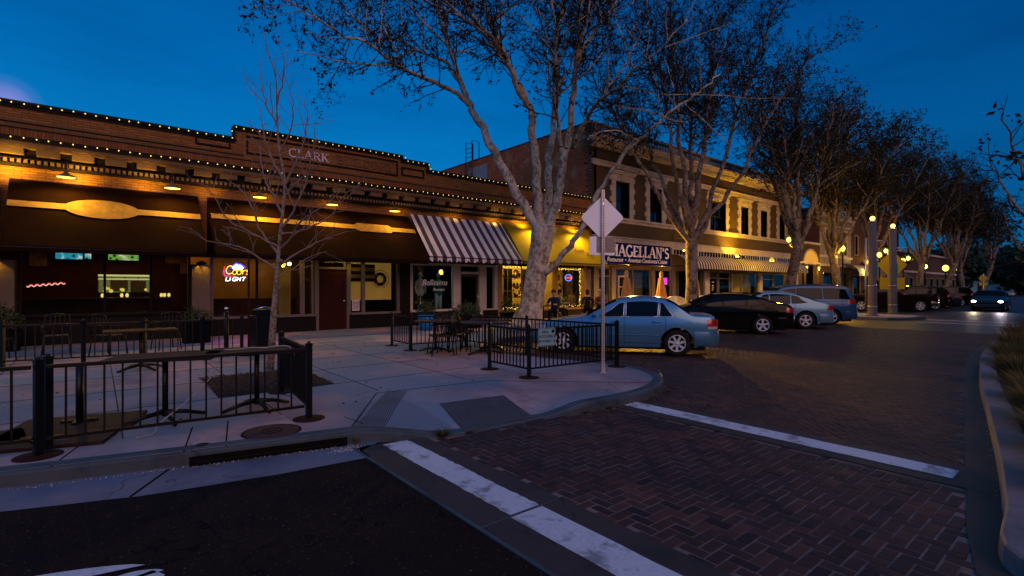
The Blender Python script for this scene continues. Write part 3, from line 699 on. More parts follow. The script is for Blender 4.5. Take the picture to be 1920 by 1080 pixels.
# name panel
mb = MB()
def frame(mb, x0, x1, z0, z1, y, w=.05, d=.04):
    mb.box((x0,y-d,z0),(x1,y,z0+w)); mb.box((x0,y-d,z1-w),(x1,y,z1)); mb.box((x0,y-d,z0+w),(x0+w,y,z1-w)); mb.box((x1-w,y-d,z0+w),(x1,y,z1-w))
frame(mb, 3.7, 9.0, 5.94, 6.52, F); frame(mb, 9.16, 10.15, 6.0, 6.32, F); frame(mb, 2.3, 3.25, 6.0, 6.26, F)
mb.build('panel_frame', M['trimdark'], CB)
m_let = plain('pale_letters', (.58,.53,.58), .5, 0, .1)
glyph_mesh(MB(), 'CLARK', .27, 4.98, F, 6.06, 1.36, .025).build('letters', m_let, CB)
glyph_mesh(MB(), 'BUILDING', .27, 6.62, F, 6.07, 2.1, .025).build('letters', M['trimA'], CB)
# roof and side
mb = MB(); mb.box((X0,F+.42,5.6),(X1,F+22,5.7)); mb.build('roof', M['black'], CB)
MB().box((X0,F+.36,G),(X0+.3,F+22,6.0)).build('end_wall', M['brickA'], CB)
# storefront: piers, bulkheads, frames
PIERS = [(-8.4,-7.6),(-2.42,-1.62),(2.2,2.68)]
for a, b in PIERS[1:]:
    mb = MB(); mb.box((a,F-.16,G),(b,F+.3,2.33)); mb.build('pier', M['stucco'], CB)
mb = MB(); mb.box((X0,F-.05,2.62),(X1,F+.3,2.75)); mb.box((X0,F-.02,2.56),(9.5,F+.06,2.62)); mb.build('fascia_board', M['trimdark'], CB)
mb = MB()
for a, b, z in ((X0,-2.44,.92),(-1.6,2.18,.92),(2.7,5.88,.66),(7.06,9.46,.66),(11.62,11.72,.74),(12.98,14.05,.7),(9.5,11.6,.72),(14.05,19.62,.56)):
    mb.box((a,F-.08,G),(b,F+.22,z))
mb.build('bulkhead', M['boardA'], CB)
mb = MB()                                                  # light grey frames of the middle shops
for a, b, z0, z1 in ((2.70,2.77,.72,2.56),(5.36,5.50,.72,2.56),(5.74,5.80,.72,2.56),(5.84,5.98,G,2.56),(6.99,7.12,G,2.56),(7.55,7.66,.72,2.56),(8.97,9.06,.72,2.56)):
    mb.box((a,F-.07,z0),(b,F+.08,z1))
mb.box((2.70,F-.14,.64),(5.84,F+.04,.72)); mb.box((7.12,F-.14,.64),(9.06,F+.04,.72)); mb.box((5.98,F-.06,2.28),(6.99,F+.06,2.36))
mb.build('window_frame', M['greytrim'], CB)
mb = MB()
for x in (-1.56,.13,1.17,2.12): mb.box((x,F-.03,.92),(x+.06,F+.06,2.56))
mb.box((-1.56,F-.16,.86),(2.18,F+.02,.92)); mb.box((3.98,F-.02,.74),(4.05,F+.05,2.56)); mb.build('mullion', M['trimdark'], CB)
for a, b, z in ((-1.5,2.12,.92),(2.77,5.36,.72),(5.5,5.74,.72),(7.12,7.55,.72),(7.66,8.97,.72),(5.98,6.99,2.36)):
    MB().quad((a,F+.03,z),(b,F+.03,z),(b,F+.03,2.56),(a,F+.03,2.56)).build('window_pane', M['glass'], CB)
dr = MB().box((6.0,F+.02,G),(6.97,F+.08,2.27)).build('door', M['doorred'], CB)
mb = MB()
for a, b in ((6.12,6.44),(6.53,6.85)):
    for c, d in ((.35,.95),(1.1,2.1)): frame(mb, a, b, c, d, F+.02, .03, .015)
mb.build('panel', M['doorred'], dr); mb = MB(); mb.ball((6.88,F-.04,1.15), .035, 10); mb.cyl((6.88,F-.03,1.15),(6.88,F+.02,1.15), .015, n=8); mb.build('handle', M['chrome'], dr)
MB().box((9.06,F-.10,G),(9.5,F+.3,2.62)).build('pier', M['trimdark'], CB)
# boutique front (white)
mb = MB()
for a, b, z0, z1 in ((9.5,9.62,.72,2.62),(11.5,11.86,G,2.62),(12.84,13.02,G,2.62),(13.02,13.22,.7,2.62),(13.66,13.84,.7,2.62)): mb.box((a,F-.09,z0),(b,F+.08,z1))
mb.box((9.62,F-.05,2.52),(11.5,F+.05,2.62)); mb.box((11.86,F-.06,2.2),(12.84,F+.06,2.3)); mb.box((11.86,F-.05,2.52),(12.84,F+.05,2.62)); mb.box((13.22,F-.05,2.52),(13.66,F+.05,2.62))
mb.box((9.5,F-.16,.66),(11.5,F+.04,.74)); mb.box((13.02,F-.14,.64),(13.84,F+.03,.7)); mb.build('window_frame', M['cream'], CB)
for a, b, z in ((9.62,11.5,.74),(13.22,13.66,.7),(11.86,12.84,2.3)): MB().quad((a,F+.02,z),(b,F+.02,z),(b,F+.02,2.52),(a,F+.02,2.52)).build('window_pane', M['glass'], CB)
dr = MB().box((11.88,F+.0,G),(11.98,F+.05,2.19)).box((12.72,F,G),(12.82,F+.05,2.19)).box((11.98,F,G),(12.72,F+.05,.4)).box((11.98,F,2.08),(12.72,F+.05,2.19)).build('door', plain('brown_door', (.06,.035,.025), .5), CB)
MB().quad((11.98,F+.03,.4),(12.72,F+.03,.4),(12.72,F+.03,2.08),(11.98,F+.03,2.08)).build('pane', M['darkglass'], dr)
MB().tube([(12.77,F-.01,.95),(12.77,F-.06,.98),(12.77,F-.06,1.35),(12.77,F-.01,1.38)], .012, 6).build('handle', M['chrome'], dr)
# flower shop front
M['ochre'] = plain('ochre_frame', (.28,.15,.05), .6, 0, .2)
mb = MB()
for a, b in ((13.86,14.12),(16.55,16.66),(17.35,17.6),(19.5,19.64)): mb.box((a,F-.09,G),(b,F+.08,2.72))
for z in (1.45,2.05): mb.box((14.12,F-.02,z),(16.55,F+.03,z+.03))
mb.box((14.12,F-.1,.52),(19.5,F+.04,.6)); mb.box((14.12,F-.04,2.62),(19.5,F+.05,2.72)); mb.box((15.3,F-.03,.6),(15.34,F+.04,2.62)); mb.build('window_frame', M['ochre'], CB)
MB().quad((14.12,F+.04,.6),(19.5,F+.04,.6),(19.5,F+.04,2.62),(14.12,F+.04,2.62)).build('window_pane', M['glass'], CB)
MB().box((19.64,F-.05,G),(20.06,F+.3,2.75)).build('pier', M['greytrim'], CB)

# ------------------------------------------------------------------ interiors (dim rooms behind the glass)
m_wall = plain('dark_red_plaster', (.06,.018,.010), .8, 0, .5, 2)
m_floor = plain('dark_floor', (.03,.02,.015), .6)
mb = MB(); mb.box((-8,F+5.0,G),(5.9,F+5.15,2.9)); mb.box((-8,F+.4,G),(-7.9,F+5,2.9)); mb.box((5.86,F+.4,G),(5.95,F+5,2.9)); mb.build('back_wall', m_wall, CB)
MB().box((X0,F+.36,.10),(X1,F+6.4,.128)).build('floor', m_floor, CB)
MB().box((X0,F+.36,2.92),(X1,F+6.4,2.98)).build('ceiling', M['black'], CB)
bar = thing('bar_counter', 'dark bar counter inside the left window under the lit menu screens', 'bar counter')
MB().box((-1.9,F+2.6,G),(2.0,F+3.1,1.25)).build('front', m_wall, bar); MB().box((-2,F+2.5,1.25),(2.1,F+3.2,1.31)).build('top', plain('varnished_wood', (.12,.05,.02), .25), bar)
def screen_mat(name, a, b, s):
    m, nt, out = newmat(name); p = wpos(nt); v = N(nt, 'ShaderNodeTexVoronoi'); v.inputs['Scale'].default_value = 5.5; L(nt, p, v.inputs['Vector'])
    c = ramp(nt, v.outputs['Distance'], [(.18, (.0,.0,.0)), (.24, a), (.6, b), (.8, (1,1,.9))]); e = N(nt, 'ShaderNodeEmission'); L(nt, c, e.inputs[0]); e.inputs[1].default_value = s; L(nt, e.outputs[0], out.inputs[0]); return m
def screen(x0, x1, z0, z1, y, mt, label):
    t = thing('menu_screen', label, 'screen', (x0, y, z0))
    MB().box((-.02,.0,-.02),(x1-x0+.02,.05,z1-z0+.02)).build('case', M['black'], t); MB().quad((0,-.004,0),(x1-x0,-.004,0),(x1-x0,-.004,z1-z0),(0,-.004,z1-z0)).build('display', mt, t)
def at(px, Y):                                            # X on the plane Y that lies along a sight direction
    l = (px-960)/950; d = FWD + RGT*l; return Y*d.x/d.y
def atz(px, py, Y):
    l = (px-960)/950; d = FWD + RGT*l; return 1.65 + (538-py)/950*(Y/d.y)
YB = F+4.6
screen(at(104,YB), at(155,YB), atz(104,485,YB), atz(104,473,YB), YB, screen_mat('blue_menu', (.02,.35,.5), (.05,.5,.65), .7), 'wide blue lit menu screen high behind the bar')
screen(at(159,YB), at(171,YB), atz(159,485,YB), atz(159,475,YB), YB, screen_mat('cyan_menu', (.05,.5,.6), (.3,.7,.7), .7), 'small cyan lit screen beside the wide blue one')
screen(at(203,YB), at(260,YB), atz(203,487,YB), atz(203,476,YB), YB, screen_mat('green_menu', (.1,.45,.06), (.4,.65,.1), .7), 'green lit menu screen above the kitchen hatch')
# kitchen hatch with shelves
kh = thing('kitchen_hatch', 'bright kitchen hatch with steel hood seen through the bar window', 'kitchen hatch')
xa, xb = at(184,YB), at(283,YB); za, zb = atz(230,548,YB), atz(230,515,YB)
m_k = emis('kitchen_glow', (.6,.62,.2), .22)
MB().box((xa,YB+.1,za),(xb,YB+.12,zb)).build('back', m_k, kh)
mb = MB()
for i in range(5): mb.box((lerp(xa,xb,i/4)-.015,YB+.02,za),(lerp(xa,xb,i/4)+.015,YB+.05,zb))
mb.box((lerp(xa,xb,.22),YB-.02,lerp(za,zb,.05)),(lerp(xa,xb,.55),YB+.04,lerp(za,zb,.68))); mb.box((lerp(xa,xb,.6),YB-.02,za),(lerp(xa,xb,.9),YB+.04,lerp(za,zb,.66))); mb.build('hood', plain('dull_steel', (.2,.2,.1), .35, .5), kh)
mb = MB(); mb.box((xa,YB,zb-.06),(xb,YB+.05,zb)); mb.box((xa,YB,lerp(za,zb,.72)),(xb,YB+.05,lerp(za,zb,.78))); mb.build('light_rail', emis('hatch_rail', (.9,.85,.25), .8), kh)
mb = MB()
for i in range(9): mb.ball((rnd.uniform(xa,xb),YB-.06,za+rnd.uniform(.03,.22)), rnd.uniform(.03,.07), 8)
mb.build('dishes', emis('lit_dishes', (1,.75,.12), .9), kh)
# red tube light, small bottles and table lamps
nt_ = thing('neon_tube_sign', 'long thin red and white neon squiggle inside the left window', 'neon sign')
YN = F+.35; pts = [(at(50+i*1.95,YN), YN, atz(50+i*1.95, 537-i*.16+1.6*math.sin(i*1.1), YN)) for i in range(38)]
MB().tube(pts, .012, 6).build('tube', emis('neon_pink', (1.0,.5,.4), 1.6), nt_); MB().tube([(p[0],p[1]+.03,p[2]+.03) for p in pts], .008, 6).build('glow_tube', emis('neon_red', (.8,.04,.03), 1.2), nt_)
for i, (px, py) in enumerate(((192,540),(228,538),(238,536),(302,536),(308,541),(316,539))):
    mb = MB(); mb.lathe([(.03,0),(.045,.05),(.035,.1),(.02,.12)], (at(px,F+3),F+2.9,1.32), 10)
    tag(mb.build('table_candle', emis('candle_glow', (1,.7,.15), 1.3 if i < 3 else .5)), 'small glowing candle jar standing on the bar counter', 'candle', 'candle jars on the bar counter')
for i, (px, py, w_, h_) in enumerate(((52,500,.5,.7),(308,495,.6,.75),(338,492,.3,.4),(336,515,.35,.5),(410,500,.4,.5),(430,490,.4,.3),(455,480,.5,.4))):
    yy = F+4.93; x = at(px,yy); z = atz(px,py,yy); t = thing('framed_picture', ['dim framed picture on the red wall left of the blue screen','tall framed picture right of the kitchen hatch','small upper frame at the right end of the bar wall','small lower frame at the right end of the bar wall','framed picture left behind the beer neon','wide picture high behind the beer neon','picture at the upper right of the beer neon'][i], 'picture', (x, yy, z))
    MB().box((0,0,0),(w_,.03,h_)).build('frame', M['trimdark'], t); MB().quad((.03,-.004,.03),(w_-.03,-.004,.03),(w_-.03,-.004,h_-.03),(.03,-.004,h_-.03)).build('print', plain('faded_print', (.25,.15,.09), .6, 0, .7, 6), t)
lamp('bar_ceiling_light', 'AREA', (.8,F+3.4,2.85), 20, (1,.42,.14), (5,1.5))
# middle room: yellow wall
mb = MB(); mb.box((2.6,F+4.2,G),(5.8,F+4.3,2.9)); mb.build('partition', plain('ochre_plaster', (.35,.18,.05), .8, 0, .3), CB)
mb = MB(); mb.box((2.7,F+1.6,G),(5.7,F+1.7,1.25)); mb.build('booth_back', m_wall, CB)
lamp('booth_light', 'AREA', (4.6,F+3.2,2.85), 14, (1,.6,.15), (2,1))
MB().box((4.82,F+.5,G),(5.2,F+.7,2.56)).build('column', plain('yellow_column', (.4,.3,.08), .7), CB)
# right bay: roller blind, striped flag, life ring
blind = thing('window_blind', 'glowing amber blind behind the life ring window', 'blind')
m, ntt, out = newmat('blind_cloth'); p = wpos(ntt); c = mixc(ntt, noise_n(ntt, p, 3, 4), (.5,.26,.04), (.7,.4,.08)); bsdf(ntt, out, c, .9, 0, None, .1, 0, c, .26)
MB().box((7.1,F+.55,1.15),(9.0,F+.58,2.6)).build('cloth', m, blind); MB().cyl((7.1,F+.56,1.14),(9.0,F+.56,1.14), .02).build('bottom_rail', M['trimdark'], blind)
fl = thing('striped_flag', 'dark and pale striped flag hung inside the window beside the door', 'flag')
mb = MB(); mb2 = MB()
for i in range(5):
    z = 2.5-i*.13; (mb if i % 2 else mb2).box((7.14,F+.16,z-.13),(8.15,F+.17,z))
mb.build('pale_stripe', plain('flag_pale', (.6,.42,.16), .8), fl); mb2.build('dark_stripe', plain('flag_dark', (.05,.012,.012), .8), fl)
lr = thing('life_ring', 'dark life ring with rope hung inside the amber window', 'life ring', (8.42,F+.3,1.95))
mb = MB(); mb.tube([(.2*math.cos(t),0,.2*math.sin(t)) for t in lin(0,2*PI*31/32,32)], .065, 10, closed=True); mb.build('ring', plain('ring_red', (.09,.02,.02), .6), lr)
mb = MB()
for k in range(4):
    t = PI/4+k*PI/2; mb.tube([(.2*math.cos(t+d),0,.2*math.sin(t+d)) for d in (-.1,0,.1)], .07, 10)
mb.build('band', M['cream'], lr); mb = MB(); mb.tube([(.34*math.cos(t),-.03,.34*math.sin(t)+ (.1 if k == 4 else 0)) for k, t in enumerate(lin(-PI,PI*7/8,16))], .01, 5, closed=True); mb.build('rope', M['trimdark'], lr)
mp = thing('menu_poster', 'small white menu sheet taped low in the narrow window by the door', 'poster', (7.2,F+.02,.78))
MB().box((0,-.004,0),(.28,.0,.4)).build('sheet', plain('paper', (.6,.52,.58), .8), mp); mb = MB()
for i in range(9): mb.box((.03,-.007,.05+i*.035),(.12 if i % 3 else .25,-.004,.062+i*.035)); mb.box((.15,-.0065,.05+i*.035),(.25,-.004,.062+i*.035))
mb.build('print', M['trimdark'], mp)
lamp('blind_light', 'AREA', (8,F+1.2,2.8), 5, (1,.6,.15), (1.6,.6))
MB().box((7.0,F+3,G),(9.5,F+3.1,2.9)).build('back_wall', m_wall, CB)
mb = MB(); mb.box((7.75,F+.75,G),(8.95,F+.8,1.2)); mb.build('booth_back', M['black'], CB)

# ------------------------------------------------------------------ wall sconces on the piers and the entry lamp
def sconce(x, label):
    t = thing('wall_sconce', label, 'wall lamp', (x, F-.16, 2.28))
    mb = MB(); mb.lathe([(.0001,.12),(.13,.12),(.15,.0),(.14,.0),(.12,.1)], (0,-.02,0), 20); mb.box((-.06,-.03,.0),(.06,.0,.16)); mb.build('shade', M['iron'], t)
    mb = MB(); mb.ball((0,-.06,.045), .045, 10); mb.build('bulb', M['warm'], t)
    lamp('sconce_light', 'SPOT', (x, F-.28, 2.36), 26, (1,.48,.03), .04, None, (0,.35,-1), 120, .7)
sconce(-2.0, 'wall lamp glowing at the top of the leftmost stucco pier'); sconce(2.44, 'wall lamp glowing on the stucco pier left of the beer neon')
el = thing('entry_lamp', 'bare bright lamp under the awning left of the red door', 'lamp', (4.95, F-.25, 2.42))
mb = MB(); mb.ball((0,0,0), .055, 10); mb.build('bulb', emis('bare_bulb', (1,.62,.12), 26), el); mb = MB(); mb.cyl((0,0,.04),(0,.0,.2), .03); mb.build('holder', M['iron'], el)
mb = MB(); mb.ball((-.35,.02,0), .03, 8); mb.build('bulb', M['warm'], el)
lamp('entry_light', 'POINT', (4.95,F-.4,2.38), 10, (1,.55,.08), .06)
dl = thing('door_strip_light', 'narrow strip light over the transom of the red door', 'strip light', (6.5,F-.35,2.57))
MB().box((-.7,-.05,0),(.9,.05,.04)).build('housing', M['iron'], dl); MB().box((-.1,-.04,-.012),(.5,.04,0)).build('lens', M['warm'], dl)
lamp('door_light', 'AREA', (6.9,F-.4,2.54), 4.5, (1,.58,.1), (1.2,.1))

# ------------------------------------------------------------------ beer neon sign on a stand
ng = thing('neon_sign', 'beer neon with a snowy blue mountain over yellow script and white block letters', 'neon sign', (at(441,F+.12), F+.12, atz(441,517,F+.12))); ng.scale = (.68,)*3
mb = MB()
Cc = [(.26,.34),(.22,.42),(.12,.44),(.03,.36),(0,.22),(.05,.1),(.16,.06),(.27,.12)]
def script(ch, x0):
    if ch == 'o': return [(x0+.1+.09*math.cos(t), .14+.1*math.sin(t)) for t in lin(PI/2, PI/2+2*PI, 14)] + [(x0+.22,.2)]
    if ch == 'r': return [(x0,.22),(x0+.05,.25),(x0+.05,.05),(x0+.06,.18),(x0+.13,.25),(x0+.17,.22)]
    if ch == 's': return [(x0+.12,.27),(x0+.04,.27),(x0+.02,.2),(x0+.12,.12),(x0+.11,.05),(x0,.06)]
    return []
def put(pts, s=1.0): return [(p[0]*s-.4+p[1]*.12, 0, p[1]*s+.02) for p in pts]
def tubes(mb, pts, r): mb.tube([tuple(p) for p in smooth_line(put(pts), 3)], r, 6)
tubes(mb, Cc, .016)
xx = .26
for ch, adv in (('o',.19),('o',.2),('r',.2),('s',.16)): tubes(mb, script(ch, xx), .014); xx += adv
mb.build('script_tube', emis('neon_yellow', (1,.5,.03), 4), ng)
mb = MB(); mb.tube([(-.1,.02,.34),(.0,.02,.47),(.06,.02,.52),(.12,.02,.47),(.2,.02,.49),(.34,.02,.36)], .03, 8); mb.tube([(-.08,.02,.33),(.3,.02,.33)], .025, 8); mb.tube([(.0,.02,.4),(.24,.02,.4)], .03, 8); mb.build('mountain_tube', emis('neon_ice', (.75,.85,1), 6), ng)
mb = MB(); mb.tube([(-.2,.04,.36),(-.02,.04,.53),(.06,.04,.6),(.14,.04,.55),(.24,.04,.55),(.44,.04,.38)], .02, 8); mb.build('blue_tube', emis('neon_blue', (.05,.05,1), 7), ng)
mb = MB(); mb.tube([(-.44,.05,.44),(-.46,.05,.2),(-.42,.05,.0)], .014, 8); mb.tube([(.44,.05,.32),(.52,.05,.2),(.48,.05,.04)], .014, 8); mb.tube([(-.42,.05,-.02),(.0,.05,-.01)], .012, 8); mb.build('red_tube', emis('neon_scarlet', (1,.02,.01), 3), ng)
mb = MB(); s_ = .2
for ch, ox in (('L',-.4),('I',-.24),('G',-.13),('H',.07),('T',.26)):
    ST = {'L': [[(0,1),(0,0),(.6,0)]], 'I': [[(0,1),(0,0)]], 'G': [[(.7,.85),(.5,1),(.15,.95),(0,.6),(0,.35),(.15,.05),(.5,0),(.7,.15),(.7,.45),(.45,.45)]], 'H': [[(0,1),(0,0)],[(.6,1),(.6,0)],[(0,.5),(.6,.5)]], 'T': [[(0,1),(.7,1)],[(.35,1),(.35,0)]]}[ch]
    for q in ST: mb.tube([(ox+u*.2+v*.05,0,-.24+v*.17) for u, v in q], .017, 6)
mb.build('block_letters', emis('neon_white', (.9,.95,1), 5), ng)
mb = MB(); frame(mb, -.5, .55, -.3, .62, .06, .015, .02); mb.build('bracket', M['black'], ng)
lamp('neon_light', 'POINT', (3.2,F-.25,2.1), 3.2, (.75,.2,1.0), .15)
lamp('neon_spill', 'SPOT', (3.1,F-.5,2.1), 55, (.75,.05,.9), .2, None, (.0,-.7,-1), 55, .9)

# ------------------------------------------------------------------ string lights (one bulb per part)
def string(name, label, path, step, dz, cat='string lights'):
    t = thing(name, label, cat, path[0])
    o0 = Vector(path[0]); P = [Vector(p)-o0 for p in path]; MB().tube(P, .009, 4).build('wire', M['black'], t)
    mb = MB(); mb.lathe([(.0001,-.03),(.013,-.02),(.0155,-.009),(.009,.006),(.0001,.009)], (0,0,0), 8); proto = None
    acc = 0; 
    for i in range(len(P)-1):
        seg = (P[i+1]-P[i]).length; d = acc
        while d < seg:
            p = P[i].lerp(P[i+1], d/seg) + Vector((rnd.uniform(-.02,.02), rnd.uniform(-.01,.01), dz+rnd.uniform(-.012,.012)))
            if proto is None: proto = mb.build('bulb', M['bulb'], t); proto.location = p
            else:
                b = proto.copy(); COL.objects.link(b); b.parent = t; b.location = p
            d += step
        acc = d-seg
yy = F-.14
string('string_lights', 'row of yellow bulbs along the stepped top edge of the parapet', [(-2.6,yy,6.37),(3.27,yy,6.37),(3.27,yy,6.74),(9.25,yy,6.74),(9.25,yy,6.62),(10.38,yy,6.62),(10.38,yy,6.37),(20.0,yy,6.37)], .235, -.045)
string('string_lights', 'lower row of yellow bulbs along the cornice ledge above the awnings', [(-2.6,F-.45,5.41),(20.0,F-.45,5.41)], .235, -.03)

# ------------------------------------------------------------------ awnings
def slope_pt(x, v, yt, zt, yf, zf): return (x, lerp(yt, yf, v), lerp(zt, zf, v))
def awning(label, x0, x1, zt, yf, zf, mat, valance=.16, scal=0.0, sides=True, top_in=0.0, group=None):
    t = thing('awning', label, 'awning', (0,0,0), 0, group); yt = F-.06
    mb = MB(); n = max(8, int((x1-x0)/.25))
    sag = lambda u, v: -.02*math.sin(PI*v)*(.6+.4*math.sin(u*9)) 
    mb.grid(lambda u, v: (lerp(x0,x1,u), lerp(yt,yf,v), lerp(zt,zf,v)+sag(u,v)), lin(0,1,n+1), lin(0,1,9))
    if sides:
        for x in (x0, x1): mb._add([(x,yt,zt),(x,yf,zf),(x,yt,zf)], [(0,1,2)])
    mb.build('canopy', mat, t)
    mb = MB(); k = int((x1-x0)/.205)*6
    def vp(u, w_):
        drop = valance*(1-(scal*(.5+.5*math.cos(2*PI*u*k/6)) if scal else 0))
        return (lerp(x0,x1,u), yf-.004-.012*math.sin(u*37)*w_, zf-.012-drop*w_)
    mb.grid(vp, lin(0,1,k+1), (0,.5,1)); mb.build('valance', mat, t)
    mb = MB()
    for x in lin(x0+.03, x1-.03, max(3, int((x1-x0)/1.6)+1)): mb.bar((x,yt,zt-.05),(x,yf,zf-.04),.025); mb.bar((x,yt,zf),(x,yf,zf-.03),.025)
    mb.bar((x0,yf,zf-.03),(x1,yf,zf-.03),.025); mb.build('frame', M['iron'], t)
    return t
m_brown = plain('brown_canvas', (.013,.0048,.0016), .9, 0, .4, 1.5, .15, 40, .03)
m_pad = plain('painted_paddle', (.34,.19,.03), .75, 0, .45, 5, 0, 25)
def paddle(t, x0, x1, zt, yf, zf, vmid, half, blades):
    yt = F-.06; nrm = Vector((0,-(zt-zf),(yt-yf))).normalized()*.03
    P = lambda x, v: tuple(Vector((x, lerp(yt,yf,v), lerp(zt,zf,v))) + nrm)
    mb = MB(); n = 120
    def hv(x):
        h = half
        for (c, l, b, kind) in blades:
            d = abs(x-c)/l
            if d < 1: h = max(h, b*math.sqrt(1-d*d) if kind == 'oval' else b*min(1, (1-d)*6))
        return h
    mb.grid(lambda u, w_: P(lerp(x0,x1,u), vmid+w_*hv(lerp(x0,x1,u))), lin(0,1,n+1), (-1,-.33,.33,1)); mb.build('painted_paddle', m_pad, t)
t = awning('dark brown awning with a wide oval paddle painted across it, at the left edge', -1.72, 2.36, 4.40, 16.35, 2.62, m_brown, .12); paddle(t, -1.70, 2.34, 4.40, 16.35, 2.62, .40, .045, [(.12,.78,.15,'oval')])
t = awning('long dark brown awning with a paddle shaft and grip, above the red door', 2.6, 9.44, 4.40, 16.35, 2.62, m_brown, .12); paddle(t, 2.62, 9.42, 4.40, 16.35, 2.62, .36, .045, [(7.75,.75,.085,'grip')])
t = awning('dark brown awning cut off by the left edge of the photo', -8.5, -1.9, 4.40, 16.35, 2.62, m_brown, .12)
m, ntt, out = newmat('striped_canvas'); p = wpos(ntt); sp = N(ntt, 'ShaderNodeSeparateXYZ'); L(ntt, p, sp.inputs[0])
fr = math_n(ntt, 'FRACT', math_n(ntt, 'DIVIDE', math_n(ntt, 'SUBTRACT', sp.outputs[0], 9.43), .41)); st_ = math_n(ntt, 'LESS_THAN', fr, .52)
no = noise_n(ntt, p, 2.2, 5); fold = noise_n(ntt, p, .9, 2)
c = mixc(ntt, st_, (.06,.05,.05), mixc(ntt, no, (.52,.47,.52), (.74,.68,.72))); c = mixc(ntt, ramp(ntt, noise_n(ntt, p, 4.5, 6, .75), [(.58,(0,0,0)),(.75,(.5,.5,.5))]), c, (.12,.1,.1))
bsdf(ntt, out, c, .85, 0, bump(ntt, fold, .6, .08), .2); M['stripe'] = m
awning('grey and white striped awning with scalloped edge over the boutique', 9.5, 14.0, 4.52, 16.4, 2.80, M['stripe'], .2, .35, False)
m_yel = plain('yellow_canvas', (.30,.22,.008), .8, 0, .2, 1.2, .05, 40)
ya = awning('plain yellow awning behind the big sycamore trunk', 14.2, 19.75, 4.58, 16.55, 2.78, m_yel, .13, .3, True)
nrm_rot = Matrix.Rotation(math.atan2(4.58-2.78, 17.94-16.55), 4, 'X')
def on_yellow(x, v): return Matrix.Translation((x, lerp(17.94,16.55,v)-.03, lerp(4.58,2.78,v)+.03)) @ nrm_rot
text_mesh('lettering', 'Little', .3, on_yellow(18.15,.70), M['trimdark'], ya, .002, .35); text_mesh('lettering', 'Dilia', .3, on_yellow(18.75,.80), M['trimdark'], ya, .002, .35)

# ------------------------------------------------------------------ gooseneck lamps over the awnings
def gooseneck(x, label, power, first=None):
    t = thing('gooseneck_lamp', label, 'barn lamp', (x, F-.2, 4.62), 0, 'barn lamps over the awnings')
    if first is not None:
        bpy.data.objects.remove(t); t = dup(first, (x, F-.2, 4.62), None, label)
    else:
        mb = MB(); mb.tube(smooth_line([(0,.02,.16),(0,-.25,.22),(0,-.52,.24),(0,-.62,.16),(0,-.62,-.02)], 5), .016, 8); mb.cyl((0,.0,.16),(0,.03,.16), .05); mb.build('arm', M['rust'], t)
        mb = MB(); mb.lathe([(.035,.02),(.04,-.06),(.07,-.085),(.19,-.15),(.235,-.19),(.225,-.19),(.06,-.1)], (0,-.62,0), 24); mb.build('shade', plain('lamp_shade', (.12,.1,.06), .4, .2), t)
        mb = MB(); mb.lathe([(.0001,-.185),(.19,-.182),(.2,-.165)], (0,-.62,0), 20); mb.build('lens', M['warm'], t)
    lamp('barn_light', 'SPOT', (x, F-.82, 4.40), power*1.7, (1,.6,.08), .12, None, (0,.05,-1), 165, .4)
    return t
gn = [(at(124,17.2),'barn lamp above the oval paddle on the left awning',75),(at(323,17.2),'barn lamp above the right end of the left awning',52),(at(487,17.2),'barn lamp behind the small bare tree',75),(at(623,17.2),'barn lamp above the paddle grip of the long brown awning',52),(at(740,17.2),'barn lamp just left of the striped awning',46)]
g0 = gooseneck(*gn[0])
for a in gn[1:]: gooseneck(a[0], a[1], a[2], g0)
gooseneck(15.6, 'barn lamp above the yellow awning left of the sycamore trunk', 100, g0); gooseneck(18.4, 'barn lamp above the yellow awning right of the sycamore trunk', 120, g0)
g9 = gooseneck(-4.6, 'barn lamp past the left edge of the photo', 70, g0)
# added spots without fixtures: stand in for barn lamp spill on the cornice
for x_, w_ in ((-3.2,60),(-1.7,125),(-.4,95),(1.1,48),(2.6,22),(4.2,14),(6.4,10),(9,9),(11.5,14),(13.6,34),(15.2,80),(16.8,90),(18.6,70)): lamp('cornice_fill_light', 'SPOT', (x_,F-.5,4.5), w_, (1,.55,.04), .08, None, (0,.75,.6), 150, .9)

